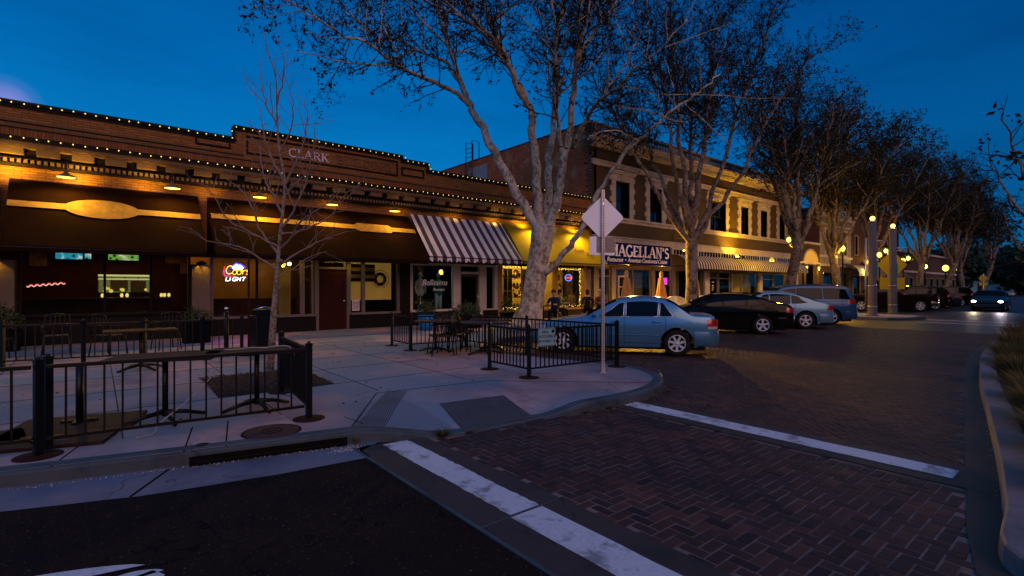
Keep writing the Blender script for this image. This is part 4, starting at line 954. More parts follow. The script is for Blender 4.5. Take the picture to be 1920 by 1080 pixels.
# ------------------------------------------------------------------ boutique and flower shop contents
MB().box((9.5,F+3.4,G),(13.9,F+3.5,2.9)).build('back_wall', plain('teal_dark_wall', (.012,.02,.024), .8), CB); MB().box((13.9,F+.4,G),(14.0,F+3.6,2.9)).build('party_wall', M['black'], CB); MB().box((9.3,F+.4,G),(9.4,F+3.6,2.9)).build('party_wall', M['black'], CB)
wl = thing('window_lettering', 'white script shop name painted on the boutique window', 'lettering', (0,0,0))
text_mesh('shop_name', 'Bellissima', .34, face_front(10.65,F-.0,1.72), plain('white_lettering', (.85,.85,.85), .6), wl, .001, .35, 'CENTER', .92)
text_mesh('shop_name', 'Boutique', .15, face_front(10.85,F-.0,1.5), _mc['white_lettering'], wl, .001, .35)
def mannequin(x, label, top, legs):
    t = thing('mannequin', label, 'mannequin', (x, F+.45, G+.35))
    mb = MB(); mb.lathe([(.09,.8),(.15,.9),(.16,1.0),(.12,1.12),(.15,1.32),(.17,1.42),(.06,1.5),(.045,1.56)], (0,0,0), 16)
    for s in (-1,1): mb.tube([(s*.17,0,1.4),(s*.22,0,1.15),(s*.2,-.05,.9)], [.05,.042,.03], 8)
    mb.build('blouse', top, t)
    mb = MB(); mb.ball((0,0,1.66), .085, 12, 0, (1,1,1.25)); mb.build('head', M['cream'], t)
    if legs is not None:
        mb = MB()
        for s in (-1,1): mb.tube([(s*.07,0,.92),(s*.09,.0,.5),(s*.1,0,.03)], [.095,.075,.06], 10)
        mb.build('trousers', legs, t)
    else:
        mb = MB(); mb.cyl((0,0,.0),(0,0,.82),.015); mb.lathe([(.16,0),(.15,.02)], n=16); mb.build('stand', M['chrome'], t)
mannequin(11.1, 'mannequin in a teal top and pale trousers in the boutique window', plain('teal_cloth', (.01,.16,.13), .8), plain('pale_denim', (.28,.42,.5), .8))
mannequin(10.25, 'bust on a stand in a grey lace blouse in the boutique window', plain('lace', (.4,.4,.4), .8), None)
mb = MB(); mb.lathe([(.07,0),(.09,.1),(.05,.2)], (11.32,F+.6,2.18), 12); tag(mb.build('pendant_lamp', M['warm']), 'small round glowing lamp hanging in the boutique window', 'pendant lamp')
mb = MB(); mb.lathe([(.06,0),(.07,.12),(.03,.2)], (9.8,F+.6,1.25), 12); tag(mb.build('table_lamp', M['warm']), 'small glowing table lamp at the left of the boutique window', 'table lamp')
lamp('boutique_light', 'AREA', (10.6,F+.6,2.85), 3.0, (.35,.85,1), (1.6,.4))
# flower shop: glowing wall, shelves with wreaths, pictures
MB().box((14.0,F+2.0,G),(20.0,F+2.1,2.9)).build('back_wall', plain('warm_plaster', (.55,.36,.1), .8, 0, .25, 3), CB)
lamp('flower_shop_light', 'AREA', (16.8,F+1.2,2.88), 120, (1,.66,.14), (4.6,.8))
for k, (a, b) in enumerate(((14.3,15.2),(15.45,16.4))):
    sh = thing('shop_shelf', ['shelf rack of ornaments in the left flower shop window','second shelf rack beside the sycamore trunk in the flower shop'][k], 'shelf', (a, F+.9, G))
    mb = MB()
    for z in (.5,1.0,1.5,2.0): mb.box((0,0,z),(b-a,.3,z+.03))
    for x in (0,b-a-.03): mb.box((x,0,0),(x+.03,.3,2.4))
    mb.build('rack', M['trimdark'], sh)
    mb = MB()
    for z in (.53,1.03,1.53,2.03):
        x = .08
        while x < b-a-.1:
            r_ = rnd.uniform(.04,.09); mb.lathe([(r_*.6,0),(r_,r_),(r_*.5,r_*2.2),(r_*.6,r_*2.5)], (x,.12,z), 8, 0); x += r_*2+.05
    mb.build('ornaments', plain('ornament', (.2,.1,.03), .5, 0, .9, 14), sh)['kind'] = 'stuff'
def wreath(x, z, r, label):
    t = thing('wreath', label, 'wreath', (x, F+.35, z)); mb = MB()
    for i in range(70):
        a = rnd.uniform(0,2*PI); q = r+rnd.gauss(0,.035); mb.ball((q*math.cos(a), rnd.uniform(-.04,.04), q*math.sin(a)), rnd.uniform(.02,.045), 6)
    mb.build('foliage', plain('dry_foliage', (.06,.045,.012), .8, 0, .5), t)
wreath(15.25,2.25,.16,'small dark wreath high in the flower shop window'); wreath(15.3,1.45,.2,'larger wreath at mid height in the flower shop window'); wreath(18.1,1.55,.24,'bushy wreath in the right flower shop window'); wreath(17.95,2.1,.14,'little wreath under the open sign')
wreath(14.75,1.0,.2,'low dark bouquet in the left flower shop window'); wreath(15.9,.95,.18,'low bouquet near the sycamore trunk')
fg = thing('fairy_lights', 'golden fairy lights framing the flower shop windows', 'string lights'); mb = MB()
def beads(x0, z0, x1, z1, n):
    for i in range(n):
        t = (i+rnd.random())/n; mb.ball((lerp(x0,x1,t)+rnd.gauss(0,.028), F+.14+rnd.gauss(0,.02), lerp(z0,z1,t)+rnd.gauss(0,.028)), .014, 4)
beads(14.2,.7,14.2,2.6,46); beads(14.2,2.58,17.3,2.58,80); beads(16.45,2.6,16.45,.7,40); beads(17.68,.7,17.68,2.6,46); beads(17.68,2.56,19.45,2.56,44); beads(19.42,2.6,19.42,.7,56); beads(14.2,.66,15.2,.66,20); beads(16.1,2.5,16.1,1.0,30); beads(17.7,.68,19.4,.68,14); beads(15.3,1.3,16.3,.8,22)
o = mb.build('beads', emis('fairy_bead', (1,.62,.1), 8), fg); o['kind'] = 'stuff'
os_ = thing('open_sign', 'small round red and blue neon open sign in the flower shop window', 'neon sign', (18.62,F+.2,2.12))
mb = MB(); mb.tube([(.24*math.cos(t),0,.16*math.sin(t)) for t in lin(0,2*PI*23/24,24)], .02, 6, closed=True); mb.build('ring_tube', emis('open_blue', (.1,.2,1), 2.5), os_)
MB().box((-.3,.03,-.24),(.3,.05,.24)).build('backing', M['trimdark'], os_)
text_mesh('letters', 'OPEN', .15, face_front(0,-.01,-.055), emis('open_red', (1,.08,.02), 3), os_, .006)
# ================================================================== TWO STOREY BRICK BLOCK (X 20.1 - 46) and what follows it
M['brickB'] = brickmat('buff_brick', ((.10,.062,.034),(.055,.033,.019),(.15,.10,.055)), (.02,.014,.01), 'x', .22, .075, .014)
M['brickR'] = brickmat('red_brick', ((.62,.10,.022),(.30,.04,.010),(.70,.2,.07)), (.28,.06,.03), 'y', .26, .09, .009, .9, .35, False, (.66,.28,.14))
BB = thing('two_storey_block', 'two storey buff brick corner block with pale stone window surrounds and balustrade', 'building')
BX0, BX1, BT = 20.12, 46.0, 9.45
WIN = [(22.06,23.3),(25.18,26.41),(28.7,29.95),(31.92,34.04),(36.19,37.4),(39.28,40.45),(42.53,43.65)]
ZS, ZH = 5.48, 7.53
holes = [(a, b, ZS, ZH) for a, b in WIN]
wall_cells(MB(), 'x', BX0+.02, BX1, 4.06, BT, F, F+.4, holes).build('wall', M['brickB'], BB)
MB().box((BX0,F-.0,2.7),(BX0+.4,F+32,10.36)).build('side_wall', M['brickR'], BB)
mb = MB()                                                  # plaster patch and toothed corner on the side wall
mb.box((BX0-.012,F+9.2,6),(BX0,F+11.4,9.9)); mb.build('plaster_patch', plain('grey_plaster', (.3,.28,.25), .9, 0, .25, 3), BB)
mb = MB()
for i in range(28): mb.box((BX0-.01,F-.03,6.2+i*.15),(BX0+.2,F+.25+(.14 if i % 2 else 0),6.2+i*.15+.1))
mb.build('corner_quoins', M['brickB'], BB)
MB().box((BX0+.4,F+.4,9.6),(BX1,F+32,9.7)).build('roof', M['black'], BB)
MB().box((BX0-.03,F+.3,10.36),(BX0+.45,F+32,10.42)).build('coping', M['trimdark'], BB)
mb = MB()
mb.box((BX0-.0,F-.12,8.15),(BX1+.05,F,8.36)); mb.box((BX0-.02,F-.2,8.36),(BX1+.05,F,8.42))
mb.box((BX0-.0,F-.1,5.2),(BX1+.05,F,5.36)); mb.box((BX0-.02,F-.2,5.36),(BX1+.05,F,5.47))
mb.box((BX0-.0,F-.08,4.06),(BX1+.05,F-.0,4.36)); mb.box((BX0-.02,F-.14,4.36),(BX1+.05,F,4.42)); mb.build('belt_course', M['stone'], BB)
mb = MB(); mb.box((BX0-.1,F-.3,9.1),(BX1+.1,F,9.2)); mb.box((BX0-.3,F-.55,9.33),(BX1+.1,F,9.45)); mb.box((BX0-.36,F-.66,9.45),(BX1+.1,F+.3,9.58)); mb.build('cornice', M['stone'], BB)
mb = MB(); x = BX0+.02
while x < BX1-.2: mb.box((x,F-.48,9.2),(x+.11,F,9.33)); x += .24
mb.build('dentils', M['stone'], BB)['kind'] = 'stuff'
mb = MB(); x = BX0                                         # roof balustrade: solid piers with pierced panels
while x < BX1: mb.box((x,F-.02,9.58),(x+.7,F+.28,10.30)); x += 3.7
mb.box((BX0-.05,F-.06,10.30),(BX1,F+.32,10.42)); mb.box((BX0,F+.0,9.58),(BX1,F+.26,9.7)); mb.build('parapet', M['stonedark'], BB)
mb = MB(); x = BX0+.85
while x < BX1-.2:
    if (x-BX0) % 3.7 > .75: mb.lathe([(.09,9.7),(.05,9.8),(.11,9.98),(.05,10.2),(.09,10.3)], (x,F+.13,0), 6)
    x += .29
mb.build('balusters', M['stonedark'], BB)['kind'] = 'stuff'
def stone_window(a, b):
    w_ = thing('x', 'x', 'x'); bpy.data.objects.remove(w_)
    mb = MB(); c = (a+b)/2
    for s, e in ((-1, a), (1, b)):
        z = ZS; k = 0
        while z < ZH+.35:
            wd = .46 if k % 2 else .34; h = min(.29, ZH+.35-z)
            mb.box((e, F-.07, z), (e+s*wd, F-.0, z+h-.012)); z += .29; k += 1
        mb.box((e, F-.0, ZS), (e+s*.001, F+.25, ZH))
    mb.box((a-.30,F-.075,ZH),(b+.30,F-.0,ZH+.34)); mb.box((a-.42,F-.13,ZH+.36),(b+.42,F,ZH+.47)); mb.box((a-.48,F-.2,ZH+.47),(b+.48,F,ZH+.54))
    sr = mb.build('window_surround', M['stone'], BB)
    mb = MB(); mb.ball((c,F-.09,ZH+.22), .2, 12, 0, (1,.5,1))
    for k in range(8): mb.ball((c+.22*math.cos(k*PI/4),F-.09,ZH+.22+.2*math.sin(k*PI/4)), .07, 6)
    for s in (-1,1): mb.tube([(c+s*.2,F-.09,ZH+.12),(c+s*.42,F-.09,ZH+.22),(c+s*.5,F-.09,ZH+.1)], [.06,.05,.02], 6)
    mb.build('carved_crest', M['stone'], sr)
    mb = MB(); zc = (ZS+ZH)/2; frame(mb, a, b, ZS, ZH, F+.28, .07, .05); mb.box((a+.07,F+.22,zc-.03),(b-.07,F+.27,zc+.03))
    if b-a > 1.8: mb.box((c-.05,F+.22,ZS+.07),(c+.05,F+.27,ZH-.07))
    wd = mb.build('window', M['trimdark'], BB); MB().quad((a,F+.27,ZS),(b,F+.27,ZS),(b,F+.27,ZH),(a,F+.27,ZH)).build('pane', M['darkglass'], wd)
    MB().box((a,F+.5,ZS),(b,F+.52,ZH)).build('blind', plain('dark_blind', (.03,.025,.02), .9), wd)
for a, b in WIN: stone_window(a, b)
pl = MB(); frame(pl, 27.6, 30.1, 4.62, 4.98, F-.02, .05, .05); pl.build('name_plaque', M['trimdark'], BB); MB().box((27.65,F-.03,4.67),(30.05,F-.0,4.93)).build('plaque_field', plain('bronze', (.08,.05,.03), .5, .4), BB)
mb = MB()
for i in range(14): mb.box((27.78+i*.155,F-.04,4.73),(27.87+i*.155,F-.03,4.87))
mb.build('plaque_relief', M['trimdark'], BB)
# ladder over the side wall
ld = thing('roof_ladder', 'black iron ladder hooked over the side wall of the two storey block', 'ladder', (BX0-.25,28.6,6.2))
mb = MB()
for y in (0,.75): mb.tube([(0,y,0),(0,y,5.5),(.6,y,5.5),(.6,y,4.2)], .035, 6)
for i in range(17): mb.cyl((0,0,.2+i*.3),(0,.75,.2+i*.3), .022, n=6)
mb.build('rails', M['iron'], ld)
# ground floor shops of the block
SB = BB
mb = MB(); mb.box((BX0,F-.04,2.72),(BX1,F+.3,4.06)); mb.build('fascia', plain('dull_fascia', (.16,.12,.09), .7, 0, .25), SB)
mb = MB(); mb.box((27.5,F-.06,3.98),(BX1,F-.04,4.06)); mb.box((27.5,F-.06,3.62),(BX1,F-.04,3.68)); x = 27.5
k = 0
while x < BX1: mb.box((x,F-.065,3.68),(x+(.12 if k % 8 == 0 else .05),F-.04,3.98)); x += .36; k += 1
mb.build('transom_bars', M['cream'], SB); MB().quad((27.5,F-.05,3.68),(BX1,F-.05,3.68),(BX1,F-.05,3.98),(27.5,F-.05,3.98)).build('transom_glass', M['darkglass'], SB)
cols = [(20.2,20.6),(21.65,22.0),(25.3,25.62),(27.4,27.75),(31.2,31.75),(39.0,39.5),(45.2,46.0)]
for a, b in cols: MB().box((a,F-.12,G),(b,F+.28,2.72)).build('column', M['stone'] if a > 31 else M['greytrim'], SB)
mb = MB()
for a, b, z in ((22.0,25.3,.5),(25.62,27.4,.4),(27.75,31.2,.5),(34.9,39.0,.55),(41.6,45.2,.5)): mb.box((a,F-.03,G),(b,F+.2,z))
mb.build('bulkhead', M['boardA'], SB)
mb = MB()
for a, b in ((22.0,25.3),(25.62,27.4),(27.75,31.2),(34.9,39.0),(41.6,45.2)):
    frame(mb, a, b, .5, 2.72, F+.05, .09, .06)
    n = max(2, int((b-a)/1.3)); 
    for i in range(1, n): mb.box((lerp(a,b,i/n)-.035,F-.02,.59),(lerp(a,b,i/n)+.035,F+.05,2.63))
for a, b in ((20.6,21.65),(31.9,33.0),(33.1,34.7),(39.6,41.5)): frame(mb, a, b, G, 2.72, F+.05, .1, .07); mb.box((a+.1,F-.01,2.2),(b-.1,F+.05,2.28))
mb.build('window_frame', M['greytrim'], SB)
for a, b in ((22.0,25.3),(25.62,27.4),(27.75,31.2),(31.75,39.0),(39.5,45.2),(20.6,21.65)): MB().quad((a,F+.03,.3),(b,F+.03,.3),(b,F+.03,2.7),(a,F+.03,2.7)).build('window_pane', M['glass'], SB)
mb = MB(); mb.box((BX0,F+3.4,G),(BX1,F+3.5,2.9)); mb.build('back_wall', plain('brown_room', (.09,.06,.035), .85, 0, .5, 1.2), SB)
mb = MB(); mb.box((BX0,F+.4,2.9),(BX1,F+3.5,2.96)); mb.build('ceiling', M['black'], SB); MB().box((BX0,F+.3,.1),(BX1,F+3.5,.128)).build('floor', m_floor, SB)
for x in (27.6,31.5,39.2): MB().box((x-.06,F+.4,G),(x+.06,F+3.4,2.9)).build('party_wall', M['black'], SB)
mb = MB(); mb.box((22.1,F+.5,.9),(25.2,F+.52,2.5)); mb.build('curtain', plain('grey_curtain', (.12,.12,.11), .9, 0, .2, 7), SB)
MB().box((28.1,F+.45,1.1),(29.0,F+.47,2.65)).build('curtain', plain('olive_curtain', (.3,.28,.08), .9, 0, .3, 7), SB)
MB().box((36.2,F+.6,1.25),(37.5,F+.62,2.62)).box((37.62,F+.6,1.25),(38.8,F+.62,2.62)).build('curtain', plain('lit_board', (.6,.5,.22), .9, 0, .2, 2), SB)
dr = MB(); frame(dr, 32.05, 32.9, G, 2.2, F+.1, .12, .05); d_ = dr.build('door', M['trimdark'], SB); MB().quad((32.1,F+.09,.3),(32.85,F+.09,.3),(32.85,F+.09,2.1),(32.1,F+.09,2.1)).build('pane', M['darkglass'], d_)
mb = MB()
for z, w_ in ((1.95,.3),(1.7,.22),(1.55,.26),(1.42,.18)): mb.box((32.3,F+.02,z),(32.3+w_,F+.03,z+.07))
mb.build('notice', plain('pale_notice', (.55,.52,.42), .8), d_)
lamp('shop_light', 'AREA', (35.5,F+1.6,2.85), 90, (1,.68,.22), (6,1)); lamp('shop_light', 'AREA', (29.4,F+1.4,2.85), 7, (1,.75,.3), (2,.6)); lamp('shop_light', 'AREA', (23.7,F+1.6,2.85), 4, (.8,.85,1), (2,.6)); lamp('shop_light', 'AREA', (42.6,F+1.6,2.85), 25, (1,.7,.3), (2,.6))
os2 = thing('window_neon', 'magenta neon panel sign in the restaurant window beside the closed parasol', 'neon sign', (26.55,F-.0,2.0))
MB().box((-.42,-.03,-.2),(.42,0,.2)).build('panel', emis('magenta_panel', (1,.02,.75), 2.0), os2); mb = MB()
frame(mb, -.2,.2,-.09,.09,-.033,.03,.01); mb.build('tube', emis('neon_red2', (1,.03,.05), 3), os2)
# restaurant sign board
YS = 17.15; sx0, sx1 = at(1126,YS), at(1257,YS)
sg = thing('sign_board', 'dark blue restaurant sign board with white serif capitals over the storefront', 'sign')
zt0, zb0 = 4.0, 2.86
MB().box((sx0,YS,zb0),(sx1,YS+.75,zt0)).build('board', plain('navy_board', (.001,.006,.12), .85, 0, .15, 3, 0, 60, .03), sg)
m_sl = plain('sign_letters', (.85,.82,.85), .5, 0, .12)
glyph_mesh(MB(), "MAGELLAN'S", .58, at(1141.5,YS), YS, 3.30, at(1254,YS)-at(1141.5,YS), .03, 1.15).build('letters', m_sl, sg)
text_mesh('small_letters', 'Restaurant  \u2022  American Continental Cuisine', .335, face_front((at(1254,YS)+at(1133,YS))/2,YS-.01,2.99), m_sl, sg, .006, .25, 'CENTER', .9)
mb = MB(); mb.box((sx0,YS-.012,zb0),(sx1,YS,zb0+.03)); mb.box((sx0,YS-.012,zt0-.03),(sx1,YS,zt0)); mb.build('trim', M['trimdark'], sg)
# striped barrel awnings
m, ntt, out = newmat('narrow_stripes'); p = wpos(ntt); sp = N(ntt, 'ShaderNodeSeparateXYZ'); L(ntt, p, sp.inputs[0])
fr = math_n(ntt, 'FRACT', math_n(ntt, 'DIVIDE', sp.outputs[0], .31)); st_ = math_n(ntt, 'LESS_THAN', fr, .48)
c = mixc(ntt, st_, (.025,.02,.02), mixc(ntt, noise_n(ntt, p, 3, 4), (.4,.36,.33), (.55,.5,.46))); bsdf(ntt, out, c, .85, 0, None, .2); M['nstripe'] = m
def barrel(x0, x1, label, zt=3.66, zf=2.92, d=1.15, valance=.14):
    t = thing('awning', label, 'awning'); mb = MB()
    def fn(u, v):
        a = v*PI/2; return (lerp(x0,x1,u), F-.06-d*math.sin(a), zf+(zt-zf)*math.cos(a)) 
    n = max(2, int((x1-x0)/.5)); mb.grid(fn, lin(0,1,n+1), lin(0,1,12)); mb.grid(lambda u, v: (lerp(x0,x1,u), F-.07-d, zf-valance*v), lin(0,1,n+1), (0,1))
    mb.build('canopy', M['nstripe'], t)
    mb = MB()
    for x in (x0+.03, x1-.03): mb.tube([(x,F-.06-d*.98*math.sin(a),zf+(zt-zf)*.97*math.cos(a)) for a in lin(0,PI/2,9)], .02, 5); mb.bar((x,F-.06,zf),(x,F-.06-d,zf), .03)
    mb.build('frame', M['iron'], t)
barrel(27.3, 33.9, 'narrow striped barrel awning right of the restaurant sign'); barrel(33.95, 45.2, 'long striped barrel awning lit yellow by the street lamp')
# ------------------------------------------------------------------ brick entrance with an arched fanlight, then the ornate stone-fronted hall
EB = thing('arched_entrance_building', 'low brick building with a glowing arched fanlight between the block and the stone hall', 'building')
mb = MB(); wall_cells(mb, 'x', 46.0, 51.0, G, 5.6, F+.05, F+.4, [(47.2,50.6,G,3.7)]); mb.build('wall', M['brickB'], EB)
MB().box((46,F-.15,5.45),(51,F+.05,5.62)).box((46,F-.05,3.7),(51,F+.05,3.86)).build('belt_course', M['stone'], EB)
mb = MB(); P = [(48.9+1.45*math.cos(t), 3.87+1.05*math.sin(t)) for t in lin(0,PI,20)]; mb.prism(P, F-.02, F+.05, 0, lambda u, v, w_: (u, w_, v)); mb.build('fanlight', emis('fanlight_glow', (1,.42,.05), .8), EB)
mb = MB(); mb.tube([(48.9+1.5*math.cos(t), F-.02, 3.87+1.1*math.sin(t)) for t in lin(0,PI,20)], .09, 6); mb.build('arch', M['stone'], EB)
mb = MB(); mb.box((47.2,F+1.5,G),(50.6,F+1.6,3.7)); mb.build('recess_wall', plain('recess_brick', (.3,.16,.07), .8, 0, .4, 4), EB); MB().box((46,F+.4,5.3),(51,F+20,5.4)).build('roof', M['black'], EB)
MB().box((47.3,F-.1,G),(47.7,F+.2,3.7)).box((50.1,F-.1,G),(50.5,F+.2,3.7)).build('column', M['brickB'], EB)
lamp('entrance_light', 'POINT', (48.9,F+.8,3.3), 90, (1,.6,.12), .15)
TB = thing('stone_hall', 'narrow stone fronted hall with three tall windows and scrolled parapet', 'building')
hx0, hx1 = 51.0, 59.2
hw = [(52.3,53.5),(54.4,55.7),(56.6,57.8)]
wall_cells(MB(), 'x', hx0, hx1, 3.6, 8.3, F+.0, F+.4, [(a,b,4.6,7.1) for a, b in hw]).build('wall', M['stonedark'], TB)
MB().box((hx0-.02,F+.0,3.6),(hx0-.0,F+16,8.0)).build('side_wall', brickmat('red_side', ((.12,.04,.025),(.09,.03,.02)), (.05,.03,.02), 'y'), TB)
mb = MB(); mb.box((hx0-.1,F-.25,8.1),(hx1+.1,F,8.3)); mb.box((hx0-.1,F-.2,7.4),(hx1,F,7.55)); mb.box((hx0,F-.15,4.4),(hx1,F,4.6)); mb.box((hx0,F-.12,3.6),(hx1,F,3.8)); mb.build('cornice', M['stone'], TB)
mb = MB(); P = [(hx0,8.3),(hx1,8.3),(hx1,8.9),(57.6,8.8),(57.0,9.2),(55.9,9.35),(55.1,9.8),(54.3,9.35),(53.2,9.2),(52.6,8.8),(51.9,9.7),(hx0,9.7)]; mb.prism(P, F-.05, F+.3, 0, lambda u, v, w_: (u, w_, v)); mb.build('parapet', M['stone'], TB)
mb = MB()
for x in (51.4,55.1,58.6): mb.ball((x,F+.1,9.85 if x < 52 else (10.0 if x < 56 else 9.1)), .3, 10)
for x in (53.4,56.8): mb.tube([(x+.4*math.cos(t)*(1-t/12),F-.1,8.75+.4*math.sin(t)*(1-t/12)) for t in lin(0,9,20)], .07, 6)
mb.build('finial', M['stone'], TB)
for a, b in hw:
    mb = MB(); frame(mb, a-.12, b+.12, 4.6, 7.2, F, .14, .1); w_ = mb.build('window', M['stone'], TB); MB().quad((a,F+.25,4.6),(b,F+.25,4.6),(b,F+.25,7.1),(a,F+.25,7.1)).build('pane', M['darkglass'], w_)
mb = MB(); wall_cells(mb, 'x', hx0, hx1, G, 3.6, F+.02, F+.4, [(52,54.6,.5,3.0),(55.4,58.4,G,3.0)]); mb.build('ground_floor', M['brickB'], TB)
MB().quad((52,F+.2,.5),(54.6,F+.2,.5),(54.6,F+.2,3.0),(52,F+.2,3.0)).quad((55.4,F+.2,G),(58.4,F+.2,G),(58.4,F+.2,3.0),(55.4,F+.2,3.0)).build('window_pane', M['darkglass'], TB)
MB().box((hx0,F+.4,8.0),(hx1,F+16,8.1)).build('roof', M['black'], TB)
fp = thing('flagpole', 'thin pale pole standing on the parapet of the stone hall', 'pole', (57.2,F+.1,8.9)); MB().cyl((0,0,0),(0,0,2.0),.06,.05,8).build('shaft', M['white'], fp); mb = MB(); mb.ball((0,0,2.05),.09,8); mb.build('knob', M['white'], fp)
barrel(57.0, 61.2, 'small pale scalloped barrel awning on the stone hall', 3.9, 2.9, 1.3)
lamp('hall_light', 'POINT', (58.5,16.2,3.2), 160, (1,.65,.15), .15)
def plain_shop(name, label, x0, x1, h, mat, wins, seed):
    b = thing(name, label, 'building'); r_ = random.Random(seed)
    n = max(2, int((x1-x0)/3.2)); hs = []
    for i in range(n):
        c = lerp(x0, x1, (i+.5)/n)
        if wins: hs.append((c-.6, c+.6, 4.9, 7.0))
        hs.append((c-1.2, c+1.2, .6, 2.9))
    wall_cells(MB(), 'x', x0, x1, G, h, F+.02, F+.4, hs).build('wall', mat, b)
    mb = MB()
    for a, c, z0, z1 in hs: frame(mb, a, c, z0, z1, F+.1, .1, .1)
    mb.build('window_frame', M['stonedark'], b)
    for a, c, z0, z1 in hs: MB().quad((a,F+.2,z0),(c,F+.2,z0),(c,F+.2,z1),(a,F+.2,z1)).build('window_pane', M['darkglass'], b)
    mb = MB(); mb.box((x0,F-.25,h-.25),(x1,F+.42,h)); mb.box((x0,F-.12,3.5),(x1,F+.02,3.75)); mb.build('cornice', M['stone'], b); MB().box((x0,F+.4,h-.4),(x1,F+20,h-.3)).build('roof', M['black'], b)
    MB().box((x0,F+.4,G),(x0+.3,F+20,h)).build('end_wall', mat, b); MB().box((x1-.3,F+.4,G),(x1,F+20,h)).build('end_wall', mat, b)
    return b
plain_shop('dark_brick_block', 'tall dark red brick block beyond the stone hall', 59.3, 76, 10.2, brickmat('dark_red_brick', ((.1,.035,.025),(.07,.025,.018)), (.03,.02,.015), 'x'), True, 3)
plain_shop('low_shop_row', 'low row of shops far down the street behind the trees', 76.1, 108, 6.2, M['brickB'], False, 4)
# slanted shop canopies there
for i, (a, b) in enumerate(((62.5,67.5),(69,74.5))):
    t = thing('awning', ['dark sloping awning on the dark brick block','second dark sloping awning farther along the dark brick block'][i], 'awning')
    MB().grid(lambda u, v: (lerp(a,b,u), F-.05-1.5*v, 4.3-1.5*v), lin(0,1,6), lin(0,1,4)).build('canopy', plain('olive_canvas', (.09,.07,.03), .8), t); mb = MB(); mb.bar((a,F-1.55,2.78),(b,F-1.55,2.78),.05); mb.build('frame', M['iron'], t)
# low white building that closes the street
WB = thing('white_house', 'low white wall building with a dark door closing the far end of the street', 'building', (146,20,0))
wd = [(-.5,.5)]
mb = MB(); mb.box((0,-4.7,0),(10,4.7,3.1)); mb.build('wall', plain('far_white', (.8,.8,.72), .8, 0, .15), WB); MB().box((-.05,-.7,.1),(0,.8,2.4)).build('door', plain('far_brown', (.12,.035,.02), .7), WB); MB().box((-.05,-4.0,.8),(0,-3.2,2.4)).build('window', M['darkglass'], WB)
MB().box((-.3,-4.9,3.1),(10.3,4.9,3.4)).build('roof', M['trimdark'], WB)

fl_ = thing('flood_lamp', 'small bright flood lamp on top of the long striped awning shining up the brick', 'flood lamp', (at(1393,16.9),16.9,3.62))
mb = MB(); mb.lathe([(.03,0),(.1,.06),(.14,.16),(.13,.16),(.03,.06)], n=14); mb.cyl((0,0,0),(0,1.1,-.02),.025,n=6); mb.build('housing', M['iron'], fl_); mb = MB(); mb.lathe([(.0001,.14),(.12,.15)], n=14); mb.build('lens', M['warm'], fl_)
lamp('flood_light', 'SPOT', (at(1393,16.9),16.88,3.82), 950, (1,.5,.02), .08, None, (.05,.75,1), 120, .9)
# the far side of the street, behind the photographer: it closes the low sky and shows in the window glass
OB = thing('opposite_block', 'plain dark building on the opposite side of the street behind the photographer', 'building', (0,0,0))
mb = MB(); mb.box((-70,-46,0),(-8,-30,9)); mb.box((-8,-44,0),(20,-31,7)); mb.box((20,-46,0),(75,-30,10)); mb.build('wall', brickmat('opposite_brick', ((.05,.025,.015),(.035,.018,.012)), (.03,.02,.015), 'x'), OB)

for i, x in enumerate((22.4, 25.6)):  # added lamps, hidden under the sign, to warm the sedan and parasols
    sl_ = thing('added_soffit_lamp', ['small lamp under the restaurant sign, left','small lamp under the restaurant sign, right'][i], 'soffit lamp', (x,17.35,2.86))
    mb = MB(); mb.lathe([(.09,0),(.09,-.05),(.07,-.06)], n=14); mb.build('housing', M['iron'], sl_); mb = MB(); mb.lathe([(.065,-.05),(.0001,-.055)], n=14); mb.build('lens', M['warm'], sl_)
    lamp('added_soffit_light', 'SPOT', (x,17.3,2.72), 2400, (1,.5,.06), .05, None, (-.35,-.9,-.55), 160, .6)

for i, x in enumerate((47.6, 50.3, 63.5, 71.0)):
    sl_ = thing('wall_lantern', ['wall lantern left of the arched fanlight entrance','wall lantern right of the arched fanlight entrance','wall lantern over the first dark awning of the dark brick block','wall lantern at the far end of the dark brick block'][i], 'wall lantern', (x,F-.2,4.3 if i > 1 else 3.3))
    mb = MB(); mb.lathe([(.06,.25),(.12,.18),(.04,.16)], n=8); mb.box((-.03,0,.05),(.03,.2,.12)); mb.build('cap', M['iron'], sl_); mb = MB(); mb.lathe([(.05,-.15),(.09,.15)], n=8); mb.build('glass', M['warm'], sl_)
    lamp('lantern_glow', 'POINT', (x,F-.62,4.2 if i > 1 else 3.2), 70 if i < 2 else 90, (1,.5,.03), .08)
